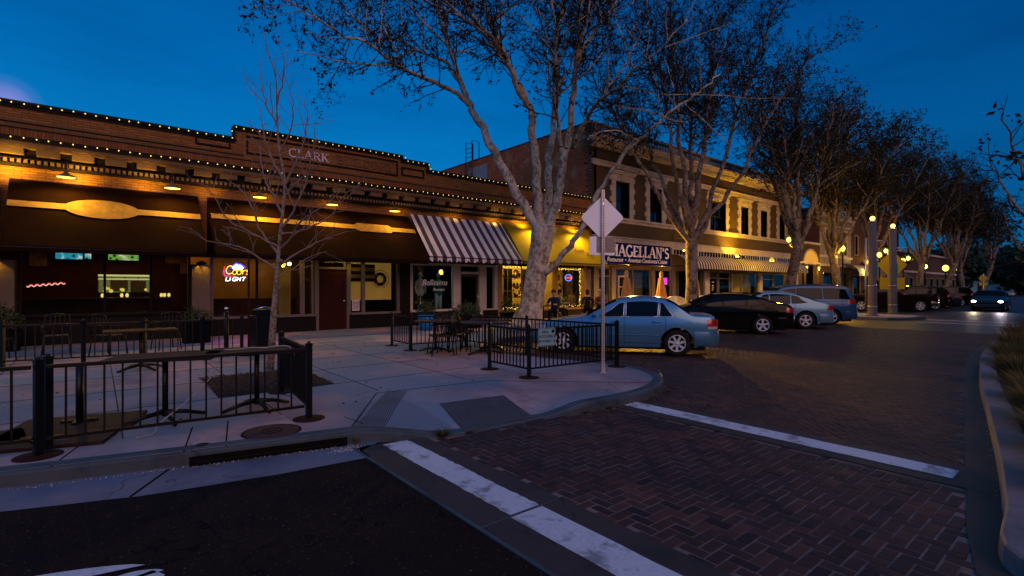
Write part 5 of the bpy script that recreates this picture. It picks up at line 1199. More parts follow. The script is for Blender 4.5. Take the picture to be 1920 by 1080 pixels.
# ================================================================== TREES
def bark(name, cols, scale=2.0):
    m, nt, out = newmat(name); p = opos(nt)
    vo = N(nt, 'ShaderNodeTexVoronoi'); vo.inputs['Scale'].default_value = scale*2.3
    mp = N(nt, 'ShaderNodeMapping'); mp.inputs['Scale'].default_value = (1,1,.45); L(nt, p, mp.inputs[0]); 
    a = noise_n(nt, mp.outputs[0], scale, 7, .72); 
    wv = N(nt, 'ShaderNodeVectorMath', operation='MULTIPLY_ADD'); L(nt, mp.outputs[0], wv.inputs[0]); wv.inputs[1].default_value = (1,1,1)
    nz = N(nt, 'ShaderNodeTexNoise'); nz.inputs['Scale'].default_value = 3; L(nt, p, nz.inputs['Vector']); L(nt, nz.outputs['Color'], wv.inputs[2]); L(nt, wv.outputs[0], vo.inputs['Vector'])
    c = ramp(nt, math_n(nt, 'ADD', math_n(nt, 'MULTIPLY', a, .75), math_n(nt, 'MULTIPLY', vo.outputs['Distance'], .3)), [(.40, cols[0]), (.47, cols[1]), (.53, cols[2]), (.62, cols[3])])
    f = noise_n(nt, p, 34, 4, .75); c = mixc(nt, math_n(nt, 'MULTIPLY', f, .45), c, cols[0])
    bsdf(nt, out, c, .85, 0, bump(nt, math_n(nt, 'ADD', math_n(nt, 'ADD', a, vo.outputs['Distance']), math_n(nt, 'MULTIPLY', f, .4)), .7, .03), .3); return m
M['bark'] = bark('sycamore_bark', ((.17,.13,.09),(.30,.24,.175),(.46,.40,.31),(.62,.55,.44)))
M['bark2'] = bark('dark_bark', ((.04,.028,.018),(.11,.08,.055),(.2,.15,.11),(.28,.23,.18)))
M['barkpale'] = bark('young_bark', ((.07,.05,.035),(.16,.12,.085),(.26,.2,.15),(.34,.28,.23)), 6)
M['twig'] = plain('twig_bark', (.022,.015,.010), .9, 0, .4, 6)
M['bud'] = plain('spring_leaf', (.02,.0125,.005), .8, 0, .6, 3)
M['olive'] = plain('olive_leaf', (.028,.024,.007), .8, 0, .7, 2)
M['twigpale'] = plain('pale_twig', (.22,.15,.12), .85, 0, .3, 6)
def wobbly(p0, d, length, r0, r1, rg, steps, wander=.12, lift=.02, droop=0.0):
    pts = [Vector(p0)]; d = Vector(d).normalized()
    for i in range(steps):
        d = (d + Vector((rg.gauss(0,wander), rg.gauss(0,wander), rg.gauss(0,wander)*.7+lift-droop*i/steps))).normalized()
        pts.append(pts[-1] + d*length/steps)
    return pts, [lerp(r0, r1, i/steps) for i in range(steps+1)]
def leaf_cluster(mb, c, rg, n, spread, size):
    for _ in range(n):
        q = Vector(c) + Vector((rg.gauss(0,spread), rg.gauss(0,spread), rg.gauss(0,spread)-spread*.4)); a = Vector((rg.gauss(0,1),rg.gauss(0,1),rg.gauss(0,1))).normalized(); b = a.orthogonal().normalized(); s_ = size*rg.uniform(.5,1.4)
        e = (a*.5+b.cross(a)*.3)*s_
        mb._add([q-a*s_, q+b*s_*.7+e*.2, q+a*s_, q-b*s_*.7-e*.2], [(0,1,2,3)])
def grow(limb, twig, leaves, pts, rs, rg, level, dens, tl, leafy, upright):
    """Side shoots along a limb (pts, rs); level 2 makes boughs, 1 shoots, 0 twigs."""
    n = len(pts); L_ = sum((pts[i+1]-pts[i]).length for i in range(n-1))
    if level < 0: return
    cnt = max(1, int(L_*dens[level])); 
    for k in range(cnt):
        t = lerp(.18 if level < 2 else .3, 1.0, (k+rg.random())/cnt); x = t*(n-1); i = min(n-2, int(x)); f = x-i
        p = pts[i].lerp(pts[i+1], f); r = lerp(rs[i], rs[i+1], f); d = (pts[i+1]-pts[i]).normalized()
        side = d.orthogonal().normalized(); side = Matrix.Rotation(rg.uniform(0,2*PI), 3, d) @ side
        nd = (d*rg.uniform(.35,.9) + side*rg.uniform(.6,1.1) + Vector((0,0,upright*rg.uniform(.2,1.0)))).normalized()
        ln = tl[level]*rg.uniform(.55,1.25)*(1.15-.5*t)
        r0 = min(r*.6, [.011,.024,.06][level]*rg.uniform(.7,1.2)); steps = [3,4,6][level]
        q, qr = wobbly(p, nd, ln, r0, r0*.35+.002, rg, steps, [.16,.17,.14][level], .03)
        (twig if level < 2 else limb).tube(q, qr, 3 if level == 0 else (4 if level == 1 else 6), 0, False, level > 0)
        grow(limb, twig, leaves, q, qr, rg, level-1, dens, tl, leafy, upright)
        if level == 0 and leaves is not None:
            for c in (q[-1], q[-2], q[1]):
                if rg.random() < leafy: leaf_cluster(leaves, c, rg, rg.randint(2,4), .055, .06)
        elif level == 1 and leaves is not None and rg.random() < leafy: leaf_cluster(leaves, q[-1], rg, 2, .07, .05)
def limb_from(anchor, spec, rg, r0, r1, wob=.05):
    P = smooth_line([Vector(anchor)] + [Vector(s_) for s_ in spec], 4); n = len(P)
    P = [p + Vector((rg.gauss(0,wob),rg.gauss(0,wob),rg.gauss(0,wob)*.4))*(1 if 0 < i < n-1 else 0) for i, p in enumerate(P)]
    return P, [lerp(r0, r1, (i/(n-1))**.8) for i in range(n)]
def uvz(u, w_, z): p = RGT*u + FWD*w_; return Vector((p.x, p.y, z))   # u across the street view, w along it

# ---- the big sycamore, limb by limb
rg = random.Random(11)
big = thing('sycamore_tree', 'big mottled sycamore with five pale limbs leaning over the patio beside the blue sedan', 'tree', (12.0,13.75,.1))
limb, twig, leaves = MB(), MB(), MB()
k = 1/50.8                                                  # one photo pixel at the trunk, in metres
def bp(px, py, w_=0.0): return uvz((px-990)*k*(1+w_/18.3), w_, 1.55 + (538-py)*k*(1+w_/18.3))
trunk = [bp(986,612),bp(996,572),bp(1005,520),bp(1013,470),bp(1020,425)]
P = smooth_line(trunk, 5); n = len(P)
limb.tube(P, [lerp(.62,.40,sm(min(1,i/6))) + (.03 if i > n-5 else 0) for i in range(n)], 20, 0, True)
for a_, ln in ((.3,.75),(1.7,.8),(2.9,.7),(4.2,.8),(5.4,.7)):  # root flare
    d = Vector((math.cos(a_), math.sin(a_), 0)); limb.tube([P[2]+d*.15, P[1]+d*.33-Vector((0,0,.1)), P[0]+d*ln-Vector((0,0,.18))], [.24,.2,.06], 8)
spec = [ # (start, way points, r0, r1)
 (bp(1012,435), [bp(982,385,.1),bp(938,310,.3),bp(905,245,.6),bp(884,205,.8),bp(868,165,.9),bp(848,100,1.0),bp(828,30,1.0),bp(812,-60,1.2),bp(800,-130,1.2)], .20, .045),
 (bp(884,205,.8), [bp(862,185,.5),bp(822,165,.1),bp(780,148,-.3),bp(735,120,-.8),bp(690,90,-1.3),bp(640,75,-1.6),bp(585,35,-2.0),bp(530,5,-2.4)], .10, .018),
 (bp(866,160,.9), [bp(845,130,1.2),bp(800,108,1.8),bp(755,88,2.4),bp(715,80,3.0),bp(670,40,3.5),bp(630,0,4.0)], .085, .02),
 (bp(1016,440), [bp(1008,380,-.2),bp(1004,320,-.5),bp(996,250,-.8),bp(990,210,-.9),bp(968,160,-1.0),bp(945,115,-1.2),bp(925,70,-1.4),bp(905,20,-1.6),bp(880,-60,-1.8),bp(860,-140,-2)], .182, .045),
 (bp(990,205,-.9), [bp(972,185,-1.3),bp(955,140,-2),bp(940,110,-2.5),bp(918,80,-3),bp(880,40,-3.6),bp(850,-10,-4.2)], .11, .025),
 (bp(1022,440), [bp(1027,370,.6),bp(1031,300,1.1),bp(1038,240,1.5),bp(1042,180,1.8),bp(1040,110,2.2),bp(1052,40,2.5),bp(1060,-60,2.8),bp(1062,-150,3)], .165, .045),
 (bp(1026,440), [bp(1045,370,-.3),bp(1055,310,-.6),bp(1064,260,-.8),bp(1072,180,-1.0),bp(1078,100,-1.2),bp(1082,30,-1.3),bp(1092,-60,-1.5),bp(1110,-150,-1.6)], .175, .045),
 (bp(1056,300,-.6), [bp(1048,260,-.9),bp(1042,210,-1.3),bp(1040,140,-1.8),bp(1036,60,-2.4),bp(1020,-20,-2.8)], .09, .03),
 (bp(1072,280,-.8), [bp(1090,240,-1.4),bp(1110,205,-2.0),bp(1140,180,-2.8),bp(1180,140,-3.6),bp(1220,105,-4.3),bp(1270,50,-5)], .085, .02),
 (bp(1074,150,-1), [bp(1090,100,-.4),bp(1120,60,.2),bp(1150,20,.8),bp(1180,-40,1.4)], .10, .03),
 (bp(1020,512,-.2), [bp(1052,480,-.5),bp(1078,445,-.8),bp(1098,405,-1.1),bp(1118,365,-1.3),bp(1150,312,-1.6),bp(1185,270,-1.9),bp(1225,238,-2.2),bp(1262,205,-2.4),bp(1295,182,-2.6),bp(1335,150,-2.8)], .13, .02),
 (bp(1185,270,-1.9), [bp(1172,262,-2.3),bp(1145,252,-2.8),bp(1110,258,-3.0),bp(1090,268,-3.2)], .045, .012),
]
for (a, w_, r0, r1) in spec:
    q, qr = limb_from(a, w_, rg, r0, r1, .035); limb.tube(q, qr, 12 if r0 > .15 else 8, 0, True)
    m_ = len(q)
    lo = next((i for i in range(m_) if qr[i] < .115), m_-2)
    lo = max(lo, next((i for i in range(m_) if q[i].z > 6.2), 0))
    if lo < m_-2: grow(limb, twig, leaves, q[lo:], qr[lo:], rg, 2 if r0 > .08 else 1, (4.6, 3.6, 2.0), (.5,1.25,2.8), .55, .35)
    if r0 <= .1 or True:
        if lo < m_-2: grow(limb, twig, leaves, q[lo:], qr[lo:], rg, 1, (4.4, 3.6, 1.0), (.5,1.25,2.0), .55, .3)
limb.build('trunk', M['bark'], big); twig.build('twigs', M['twig'], big); leaves.build('leaves', M['bud'], big)
print('big tree', len(limb.v), len(twig.v), len(leaves.v))

# ---- street trees: a vase of ascending limbs
def vase_tree(seed, height, radius, fork, r_tr, nl, dens, tl, leafy, lean=(0,0), low=.28, lf=1):
    rg = random.Random(seed); limb, twig, leaves = MB(), MB(), MB()
    top = Vector((lean[0], lean[1], fork)); P = smooth_line([(0,0,-.1),(lean[0]*.35,lean[1]*.35,fork*.45),top], 5)
    limb.tube(P, [lerp(r_tr*1.25, r_tr*.85, min(1,i/5)) for i in range(len(P))], 14)
    for a_ in lin(0, 5.2, 5): d = Vector((math.cos(a_),math.sin(a_),0)); limb.tube([P[2]+d*r_tr*.3,P[1]+d*r_tr*.7,P[0]+d*r_tr*1.7-Vector((0,0,.1))],[r_tr*.6,r_tr*.5,r_tr*.15],7)
    for i in range(nl):
        a = 2*PI*(i+rg.uniform(-.25,.25))/nl; rr = radius*rg.uniform(.55,1.0)*(1 if i % 3 else .35); h = height*rg.uniform(.86,1.02)*(1-.18*(rr/radius)**2)
        e = Vector((math.cos(a)*rr, math.sin(a)*rr, h)); s0 = top - Vector((0,0,rg.uniform(0,.5)))
        q, qr = limb_from(s0, [s0.lerp(e,.2)+Vector((math.cos(a)*rr*.06,math.sin(a)*rr*.06,.3)), s0.lerp(e,.45)+Vector((math.cos(a)*rr*.05,math.sin(a)*rr*.05,.3)), s0.lerp(e,.72)+Vector((0,0,.2)), e], rg, r_tr*rg.uniform(.42,.6), .025, .07)
        limb.tube(q, qr, 8); lo = int(len(q)*low)
        grow(limb, twig, leaves, q[lo:], qr[lo:], rg, 2, dens, tl, leafy, .45); grow(limb, twig, leaves, q[lo+2:], qr[lo+2:], rg, 1, dens, tl, leafy, .35)
    if lf > 1:
        for i in range(0, len(twig.v), 23): leaf_cluster(leaves, twig.v[i], rg, lf, .16, .085)
    print('tree', seed, len(limb.v), len(twig.v), len(leaves.v))
    return limb, twig, leaves
def plant(name_label, loc, meshes, bark_m, rz=0, sc=1.0):
    t = thing('street_tree', name_label, 'tree', loc, rz, 'street trees along the pavement'); t.scale = (sc, sc, sc)
    for nm, mb, mt in (('trunk', meshes[0], bark_m), ('twigs', meshes[1], M['twig']), ('leaves', meshes[2], M['olive'])): mb.build(nm, mt, t)
    return t
tA = plant('second street tree with its forked trunk lit orange behind the blue sedan', (22.7,13.7,.1), vase_tree(21, 16.0, 6.6, 3.9, .33, 9, (4.2,3.3,1.8), (.6,1.35,2.9), .6, (.25,.2)), M['bark2'])
tB = plant('third street tree leaning beside the twin globe lamp', (34.0,13.9,.1), vase_tree(35, 16.0, 3.9, 4.2, .34, 9, (3.4,2.8,1.9), (.6,1.35,2.4), .6, (-.5,-.9), .12, 2), M['bark2'])
tC_ = vase_tree(57, 16.3, 4.0, 4.0, .33, 9, (3.4,2.8,1.9), (.6,1.35,2.5), .6, (.4,-.3), .1, 3); tC = None
for i, (x, y, rz, s_) in enumerate(((43.6,14.0,2.1,.98),(54.0,13.6,4.0,1.02),(64.5,13.8,5.2,.98),(75,13.6,1.0,1.0),(86,13.6,3.0,1.0),(98,13.6,.4,1.0))):
    lab_ = ['fourth street tree in front of the stone hall','fifth street tree behind the tall concrete lamp posts','sixth street tree by the starry street lamp','seventh street tree far down the street','eighth street tree far down the street','last street tree at the far end of the row'][i]
    if tC is None: tC = c = plant(lab_, (x,y,.1), tC_, M['bark2'], rz, s_)
    else: c = dup(tB if i % 2 else tC, (x,y,.1), rz, lab_); c.scale = (s_,)*3
# dark leafy trees closing the street and one beyond the right edge
def leafy_tree(name, label, loc, h, r, seed, mat, n=2600, sz=.28, trunk_h=2.0):
    rg = random.Random(seed); t = thing(name, label, 'tree', loc); limb = MB(); limb.tube([(0,0,0),(.1,0,trunk_h),(0,.1,h*.6)],[.3,.22,.08],8)
    lv = MB(); blobs = [Vector((rg.uniform(-1,1)*r*.75, rg.uniform(-1,1)*r*.75, rg.uniform(trunk_h, h-r*.3))) for _ in range(16)]
    for b in blobs: limb.tube([(0,.05,trunk_h+ (b.z-trunk_h)*.3), b], [.08,.02], 5)
    for _ in range(n):
        b = rg.choice(blobs); v = Vector((rg.gauss(0,1),rg.gauss(0,1),rg.gauss(0,.75))).normalized()*r*.42*rg.random()**.4; leaf_cluster(lv, b+v, rg, 1, .05, sz)
    limb.build('trunk', M['bark2'], t); lv.build('leaves', mat, t); return t
M['evergreen'] = plain('evergreen_leaf', (.018,.032,.014), .7, 0, .6, .8)
for i, (px, D, h, r) in enumerate(((1770,100,10,6),(1800,108,11,7),(1838,112,10,7),(1872,115,11,7),(1905,108,9.5,6.5),(1740,95,9,5.5),(1930,104,10,6),(1815,125,13,8),(1890,130,13,8))):
    p = FWD*D + RGT*(px-960)/950*D
    leafy_tree('evergreen_tree', ['dark leafy tree at the end of the street behind the far lamp','dark tree left of the white house','dark tree over the door of the white house','dark tree over the right half of the white house','dark tree at the right end of the white house','dark low tree behind the parked cars','dark tree at the right edge of the photo','tall dark tree farthest back behind the white house','tall dark tree farthest back at the right'][i], (p.x,p.y,0), h, r, 50+i, M['evergreen'], 1500, .5)
# ---- the small bare tree in its square of bark chips
rg = random.Random(5)
yt = thing('young_tree', 'small bare young tree with pale twigs growing from the mulch square', 'tree', (2.42,9.85,.1))
kk = 9.3/950
def yp(px, py, w_=0.0): return uvz((px-500)*kk, w_, 1.55+(538-py)*kk)
limb, twig = MB(), MB()
st = smooth_line([yp(499,690),yp(503,640),yp(506,590),yp(510,540),yp(514,490),yp(518,440),yp(524,390),yp(526,340),yp(516,280),yp(512,220),yp(510,150),yp(494,100),yp(488,62)], 3)
n = len(st); rs = [lerp(.072,.036,min(1,i/12)) if i <= 12 else lerp(.036,.005,(i-12)/(n-13)) for i in range(n)]; limb.tube(st, rs, 12)
for i in range(5): q = st[3+i*3]; limb.ball(q+Vector((rg.uniform(-.05,.05),-.05,0)), .035, 8)
def bough(pts, r0, dens1=4.2, dens0=5.0):
    q, qr = limb_from(pts[0], pts[1:], rg, r0, .005, .012); twig.tube(q, qr, 6, 0, False)
    grow(limb, twig, None, q, qr, rg, 1, (dens0,dens1,1), (.28,.55,1.0), 0, .55)
B_ = [[(511,505),(490,490),(462,470),(440,462),(400,455),(372,432)],[(513,500),(540,478),(575,455),(605,440),(632,430)],[(516,470),(545,450),(570,420),(610,400),(655,372)],[(515,480),(490,450),(470,420),(452,380),(430,350),(398,330)],
 [(520,430),(548,400),(572,360),(588,320),(598,290),(606,250)],[(522,410),(500,370),(478,340),(458,300),(448,260),(420,235)],[(526,350),(550,310),(568,270),(575,230),(574,200)],[(525,340),(500,300),(480,260),(466,215),(460,190)],[(518,290),(545,250),(556,210),(548,160)],[(514,240),(490,200),(478,160),(470,110)],[(512,200),(528,160),(534,130),(530,95)],
 [(519,440),(560,430),(600,400),(620,360),(648,335)],[(516,465),(470,440),(430,415),(410,380),(388,350)],[(512,520),(535,505),(565,480),(592,470)],[(526,370),(560,345),(590,330),(618,318)]]
for j, b in enumerate(B_): bough([yp(px,py, (i*.16 if j % 2 else -i*.16)*(.4+.6*(j % 3)/2)) for i, (px, py) in enumerate(b)], .026 if j < 8 else .02)
limb.build('trunk', M['barkpale'], yt); twig.build('twigs', M['twigpale'], yt); print('young', len(twig.v))
mc = thing('tree_pit', 'square of bark chips around the foot of the bare young tree', 'tree pit', (2.1,8.9,.13))
mb = MB(); pit = [(-.82,-1.02),(.78,-1.0),(.8,.98),(-.76,.78)]; mb._add([(x,y,.006) for x, y in pit], [(0,1,2,3)]); mb.build('soil', M['soil'], mc)
mb = MB()
for i in range(1500):
    x, y = rg.uniform(-.8,.78), rg.uniform(-1,.9); a = rg.uniform(0,PI); l_ = rg.uniform(.015,.05); mb.bar((x-l_*math.cos(a)/2,y-l_*math.sin(a)/2,.01+rg.uniform(0,.02)),(x+l_*math.cos(a)/2,y+l_*math.sin(a)/2,.012+rg.uniform(0,.025)), rg.uniform(.008,.02), .006)
mb.build('bark_chips', plain('bark_chip', (.075,.05,.034), .9, 0, .8, 40), mc)['kind'] = 'stuff'
# ---- bare twigs of a tree beyond the right edge
rt = thing('roadside_tree', 'bare twiggy tree reaching in from the right edge of the photo', 'tree', (17.6,-1.9,.1)); rg = random.Random(8)
limb, twig, lv = MB(), MB(), MB()
Dr = FWD.dot(Vector((17.6,-1.9,0))); Lr = RGT.dot(Vector((17.6,-1.9,0)))
def rp_(px, py, w_=0.0): return uvz((px-960)/950*(Dr+w_)-Lr, w_, 1.55+(538-py)/950*(Dr+w_))
limb.tube(smooth_line([rp_(2010,700),rp_(2000,560),rp_(1990,430)],5),[.16]*5+[.13]*6,10)
for b in ([(1995,470),(1960,400),(1920,330),(1893,260),(1878,215)],[(1993,480),(1950,440),(1905,380),(1870,330),(1850,310)],[(1992,520),(1955,500),(1920,470),(1895,440),(1880,400)],[(1994,500),(1965,440),(1935,390),(1915,300)],[(1992,540),(1960,530),(1930,500),(1905,480)],[(1990,440),(1970,350),(1945,280),(1935,200)]):
    q, qr = limb_from(rp_(*b[0]), [rp_(x,y,.3*i*(-1)**i) for i, (x, y) in enumerate(b[1:])], rg, .05, .008, .03); limb.tube(q, qr, 6, 0, False); grow(limb, twig, lv, q, qr, rg, 1, (3.2,2.2,1), (.4,.9,1.5), .35, .4)
limb.build('trunk', M['bark2'], rt); twig.build('twigs', M['twig'], rt); lv.build('leaves', M['bud'], rt)
# ---- ornamental grasses on the island, weeds at the kerb
def tussock(label, loc, h, r, n, seed, group='grass tussocks on the island', mat=None, name='grass_tussock', cat='grass clump'):
    rg = random.Random(seed); t = thing(name, label, cat, loc, 0, group); mb = MB()
    for _ in range(n):
        a = rg.uniform(0,2*PI); q = r*.3*rg.random()**.5; b0 = Vector((q*math.cos(a), q*math.sin(a), 0)); d = Vector((math.cos(a+rg.gauss(0,.5)), math.sin(a+rg.gauss(0,.5)), 0)); o_ = r*rg.uniform(.2,1.1); hh = h*rg.uniform(.55,1.1)
        wv = d.cross(Vector((0,0,1)))*rg.uniform(.003,.006); P = [b0 + d*o_*s_**1.7 + Vector((0,0,hh*(s_-.35*s_**3*(o_/r)))) for s_ in (0,.35,.7,1)]
        vs = []
        for i, p in enumerate(P): ww = wv*(1-i/3.05); vs += [p-ww, p+ww]
        mb._add(vs, [(0,1,3,2),(2,3,5,4),(4,5,7,6)])
    mb.build('blades', mat or M['grassdry'], t); return t
M['grassdry'] = plain('dry_grass', (.14,.105,.035), .85, 0, .6, 9)
RKY = lambda x: curve([(3.85,-.6),(4.01,.40),(5.0,.58),(6.3,.77),(8.5,1.13),(11.59,1.64),(16.08,2.22),(22,2.6),(28.8,2.72)], x)
for i, (x, h, r, n) in enumerate(((5.6,.42,.5,1500),(6.9,.5,.55,1700),(8.2,.55,.55,1600),(9.7,.52,.5,1300),(11.6,.6,.6,1500),(14.2,.62,.6,1300),(17.2,.66,.62,1100),(20.6,.7,.62,900),(25,.7,.65,700))):
    tussock(['dry grass tussock nearest the camera, lowest at the right edge','dry grass tussock overhanging the right kerb, second nearest','dry grass tussock overhanging the right kerb, third nearest','dry grass tussock fourth along the right kerb','dry grass tussock fifth along the right kerb','dry grass tussock sixth along the right kerb','dry grass tussock seventh along the right kerb','dry grass tussock eighth along the right kerb','farthest dry grass tussock on the island'][i], (x,RKY(x)-.48,.1), h, r, n, 70+i)
M['weed'] = plain('weed_leaf', (.035,.05,.012), .8, 0, .5, 20)
tussock('low green weed growing where the ramp meets the bricks', (2.95,4.82,0), .09, .14, 160, 90, 'weeds at the kerb', M['weed'], 'weed', 'weed'); tussock('thin dry weed at the right end of the drain slot', (2.08,5.1,0), .13, .06, 60, 91, 'weeds at the kerb', M['grassdry'], 'weed', 'weed'); tussock('tiny weed at the kerb near the second crosswalk stripe', (5.35,4.47,0), .06, .09, 60, 92, 'weeds at the kerb', M['weed'], 'weed', 'weed'); tussock('tiny weed beside the sign post kerb', (4.95,4.52,0), .04, .07, 40, 93, 'weeds at the kerb', M['weed'], 'weed', 'weed')

# dark trees across the street, beyond the right edge: they close the low sky on that side and show in the car windows
for i, (x, y, h) in enumerate(((23,-9,11),(33,-8.5,12),(43,-8.5,12),(54,-8.5,12),(66,-8,12),(80,-8,12))):
    leafy_tree('evergreen_tree', 'dark leafy tree number %s of the row across the street outside the right edge' % ['one','two','three','four','five','six'][i], (x,y,0), h, 4.5, 90+i, M['evergreen'], 1300, .55, 2.2)
# ================================================================== CARS (local +x runs from nose to tail)
def paintmat(name, col, metal=.55, rough=.34, coat=.4):
    m, nt, out = newmat(name); p = opos(nt); f = noise_n(nt, p, 260, 2); g_ = noise_n(nt, p, 1.6, 5, .65)
    c = mixc(nt, math_n(nt, 'MULTIPLY', f, .25), col, tuple(x*.6 for x in col)); sp = N(nt, 'ShaderNodeSeparateXYZ'); L(nt, p, sp.inputs[0])
    dust = math_n(nt, 'MULTIPLY', g_, ramp(nt, sp.outputs[2], [(.2, (.75,.75,.75)), (.75, (.12,.12,.12))])); c = mixc(nt, dust, c, tuple(x*.5+.012 for x in col))
    bsdf(nt, out, c, math_n(nt, 'ADD', math_n(nt, 'MULTIPLY', dust, .35), rough), metal, None, coat*.5, coat); return m
M['carglass'] = None
m, nt, out = newmat('car_glass')
gd = N(nt, 'ShaderNodeBsdfDiffuse'); gd.inputs[0].default_value = (.004,.005,.007,1); gg = N(nt, 'ShaderNodeBsdfGlossy'); gg.inputs[0].default_value = (.7,.85,1,1); gg.inputs['Roughness'].default_value = .04
gx = N(nt, 'ShaderNodeMixShader'); gx.inputs[0].default_value = .016; L(nt, gd.outputs[0], gx.inputs[1]); L(nt, gg.outputs[0], gx.inputs[2]); L(nt, gx.outputs[0], out.inputs[0]); M['carglass'] = m
M['alloy'] = plain('alloy_wheel', (.62,.64,.66), .3, .35, .1, 3, 0, 60, .5)
M['seal'] = plain('window_seal', (.008,.008,.008), .5)
M['under'] = plain('wheel_well', (.004,.004,.004), .95)
M['tail'] = plain('tail_lamp', (.32,.015,.01), .15, 0, .15, 3, 0, 60, .6, .5)
M['clearlamp'] = plain('lamp_glass', (.5,.5,.5), .12, .3, .15)
M['plastic'] = plain('grey_plastic', (.06,.06,.06), .55)
def make_car(name, label, cat, S, loc, rz, paint):
    t = thing(name, label, cat, loc, rz, S.get('group')); Ln, W = S['L'], S['W']/2
    top = S['top']; belt = S['belt']; axles = S['axles']; Rw = S['Rw']; Ra = Rw+.065; sill = S.get('sill', .21); roofz = S['H']
    plan = S.get('plan', [(0,.70),(.06,.80),(.25,.90),(.7,.97),(1.3,1.0),(Ln-1.2,1.0),(Ln-.5,.965),(Ln-.15,.90),(Ln-.03,.80),(Ln,.74)])
    zt = lambda x: curve(top, x); bl = lambda x: curve(belt, x)
    bm_ = S.get('beltz', .93); shp = [(sill,.935),(sill+.2,.985),(bm_-.25,1.0),(bm_,.962),(lerp(bm_,roofz,.5),.865),(roofz,S.get('tumble', .70))]
    def zs(x): return zt(x) - (S.get('crown', .075) if zt(x) > bm_+.05 else .06)
    def yy(x, z): return W*curve(plan, x)*curve(shp, z)
    def zlow(x):
        z = sill + (.05 if x < .5 or x > Ln-.5 else 0)
        for a in axles:
            d = abs(x-a)
            if d < Ra: z = max(z, Rw + math.sqrt(Ra*Ra-d*d))
        return z
    xs = {0.0, Ln} | {round(i*.07, 3) for i in range(int(Ln/.07)+1)}
    for a in axles: xs |= {round(a+Ra*math.sin(q), 4) for q in lin(-PI/2, PI/2, 19)} | {a-Ra-.001, a+Ra+.001}
    for d in S['doors']: xs |= {d[0], d[1]}
    xs |= {p[0] for p in top if 0 <= p[0] <= Ln}; xs = sorted(x for x in xs if 0 <= x <= Ln)
    xs = [x for i, x in enumerate(xs) if i == 0 or x-xs[i-1] > 1e-4]
    NL, NU, NT = 8, 5, 7
    def sect(x):
        zl = zlow(x); z1 = zs(x); b = min(bl(x), z1); b = max(b, zl+.01); z1 = max(z1, b+.004); out = []
        for i in range(NL): out.append((yy(x, lerp(zl,b,i/NL)), lerp(zl,b,i/NL)))
        for i in range(NU): out.append((yy(x, lerp(b,z1,i/NU)), lerp(b,z1,i/NU)))
        ye = yy(x, z1); zz = zt(x)
        for i in range(NT+1):
            a = PI/2*i/NT; out.append((ye*math.cos(a)**.55 if i < NT else 0.0, z1+(zz-z1)*math.sin(a)**.9))
        return out
    K = NL+NU+NT+1; secs = [sect(x) for x in xs]
    body = MB(); doors = [MB() for _ in range(len(S['doors'])*2)]
    def emit(mb, i, j, s):
        a, b, c, d = [(xs[i], s*secs[i][j][0], secs[i][j][1]), (xs[i+1], s*secs[i+1][j][0], secs[i+1][j][1]), (xs[i+1], s*secs[i+1][j+1][0], secs[i+1][j+1][1]), (xs[i], s*secs[i][j+1][0], secs[i][j+1][1])]
        return (a, b, c, d)
    for s in (-1, 1):
        grids = {}
        for i in range(len(xs)-1):
            for j in range(K-1):
                own = None; xm = (xs[i]+xs[i+1])/2
                for k, d in enumerate(S['doors']):
                    if d[0] < xm < d[1] and j < NL: own = k*2+(0 if s < 0 else 1)
                grids.setdefault(own, []).append((i, j))
        for own, cells in grids.items():
            mb = body if own is None else doors[own]; idx = {}; vs = []; fs = []
            for i, j in cells:
                f = []
                for (a, b) in ((i,j),(i+1,j),(i+1,j+1),(i,j+1)):
                    if (a,b) not in idx: idx[(a,b)] = len(vs); vs.append((xs[a], s*secs[a][b][0], secs[a][b][1]))
                    f.append(idx[(a,b)])
                fs.append(tuple(f) if s < 0 else tuple(reversed(f)))
            mb._add(vs, fs, 0, True)
    for i in (0, len(xs)-1):                                # nose and tail caps
        ring = [(xs[i], -y, z) for y, z in secs[i]] + [(xs[i], y, z) for y, z in reversed(secs[i][:-1])]
        body._add(ring, [tuple(range(len(ring))) if i else tuple(reversed(range(len(ring))))], 0, False)
    body.build('body', paint, t)
    def side_pt(x, z, s, off=.003): return (x, s*(yy(x, z)+off), z)
    dobjs = []
    for k, d in enumerate(S['doors']):
        for q in (0, 1):
            s = -1 if q == 0 else 1; do = doors[k*2+q].build('door', paint, t)
            hx = d[1]-.22 if len(d) < 3 else d[2]; hz = bl(hx)-.10; mb = MB(); mb.tube([side_pt(hx-.09,hz,s,.0), side_pt(hx-.08,hz,s,.028), side_pt(hx+.08,hz,s,.028), side_pt(hx+.09,hz,s,.0)], .014, 6); mb.build('handle', paint, do)
            mb = MB(); zz = lin(zlow(d[0])+.02, bl(d[0]), 10); mb.tube([side_pt(d[0],z,s,-.001) for z in zz], .0055, 4); zz = lin(zlow(d[1])+.01, bl(d[1]), 10); mb.tube([side_pt(d[1],z,s,-.001) for z in zz], .0055, 4)
            mb.tube([side_pt(x, max(sill+.10, zlow(x)+.01), s, -.001) for x in lin(d[0], d[1], 12)], .005, 4); mb.build('gap', M['seal'], do)
            if S.get('strip'): mb = MB(); mb.tube([side_pt(x,S['strip'],s,.004) for x in lin(d[0]+.03, min(d[1]-.03, axles[1]-Ra-.02), 8)], .013, 4); mb.build('trim_strip', M['chrome'] if S.get('chrome') else paint, do)
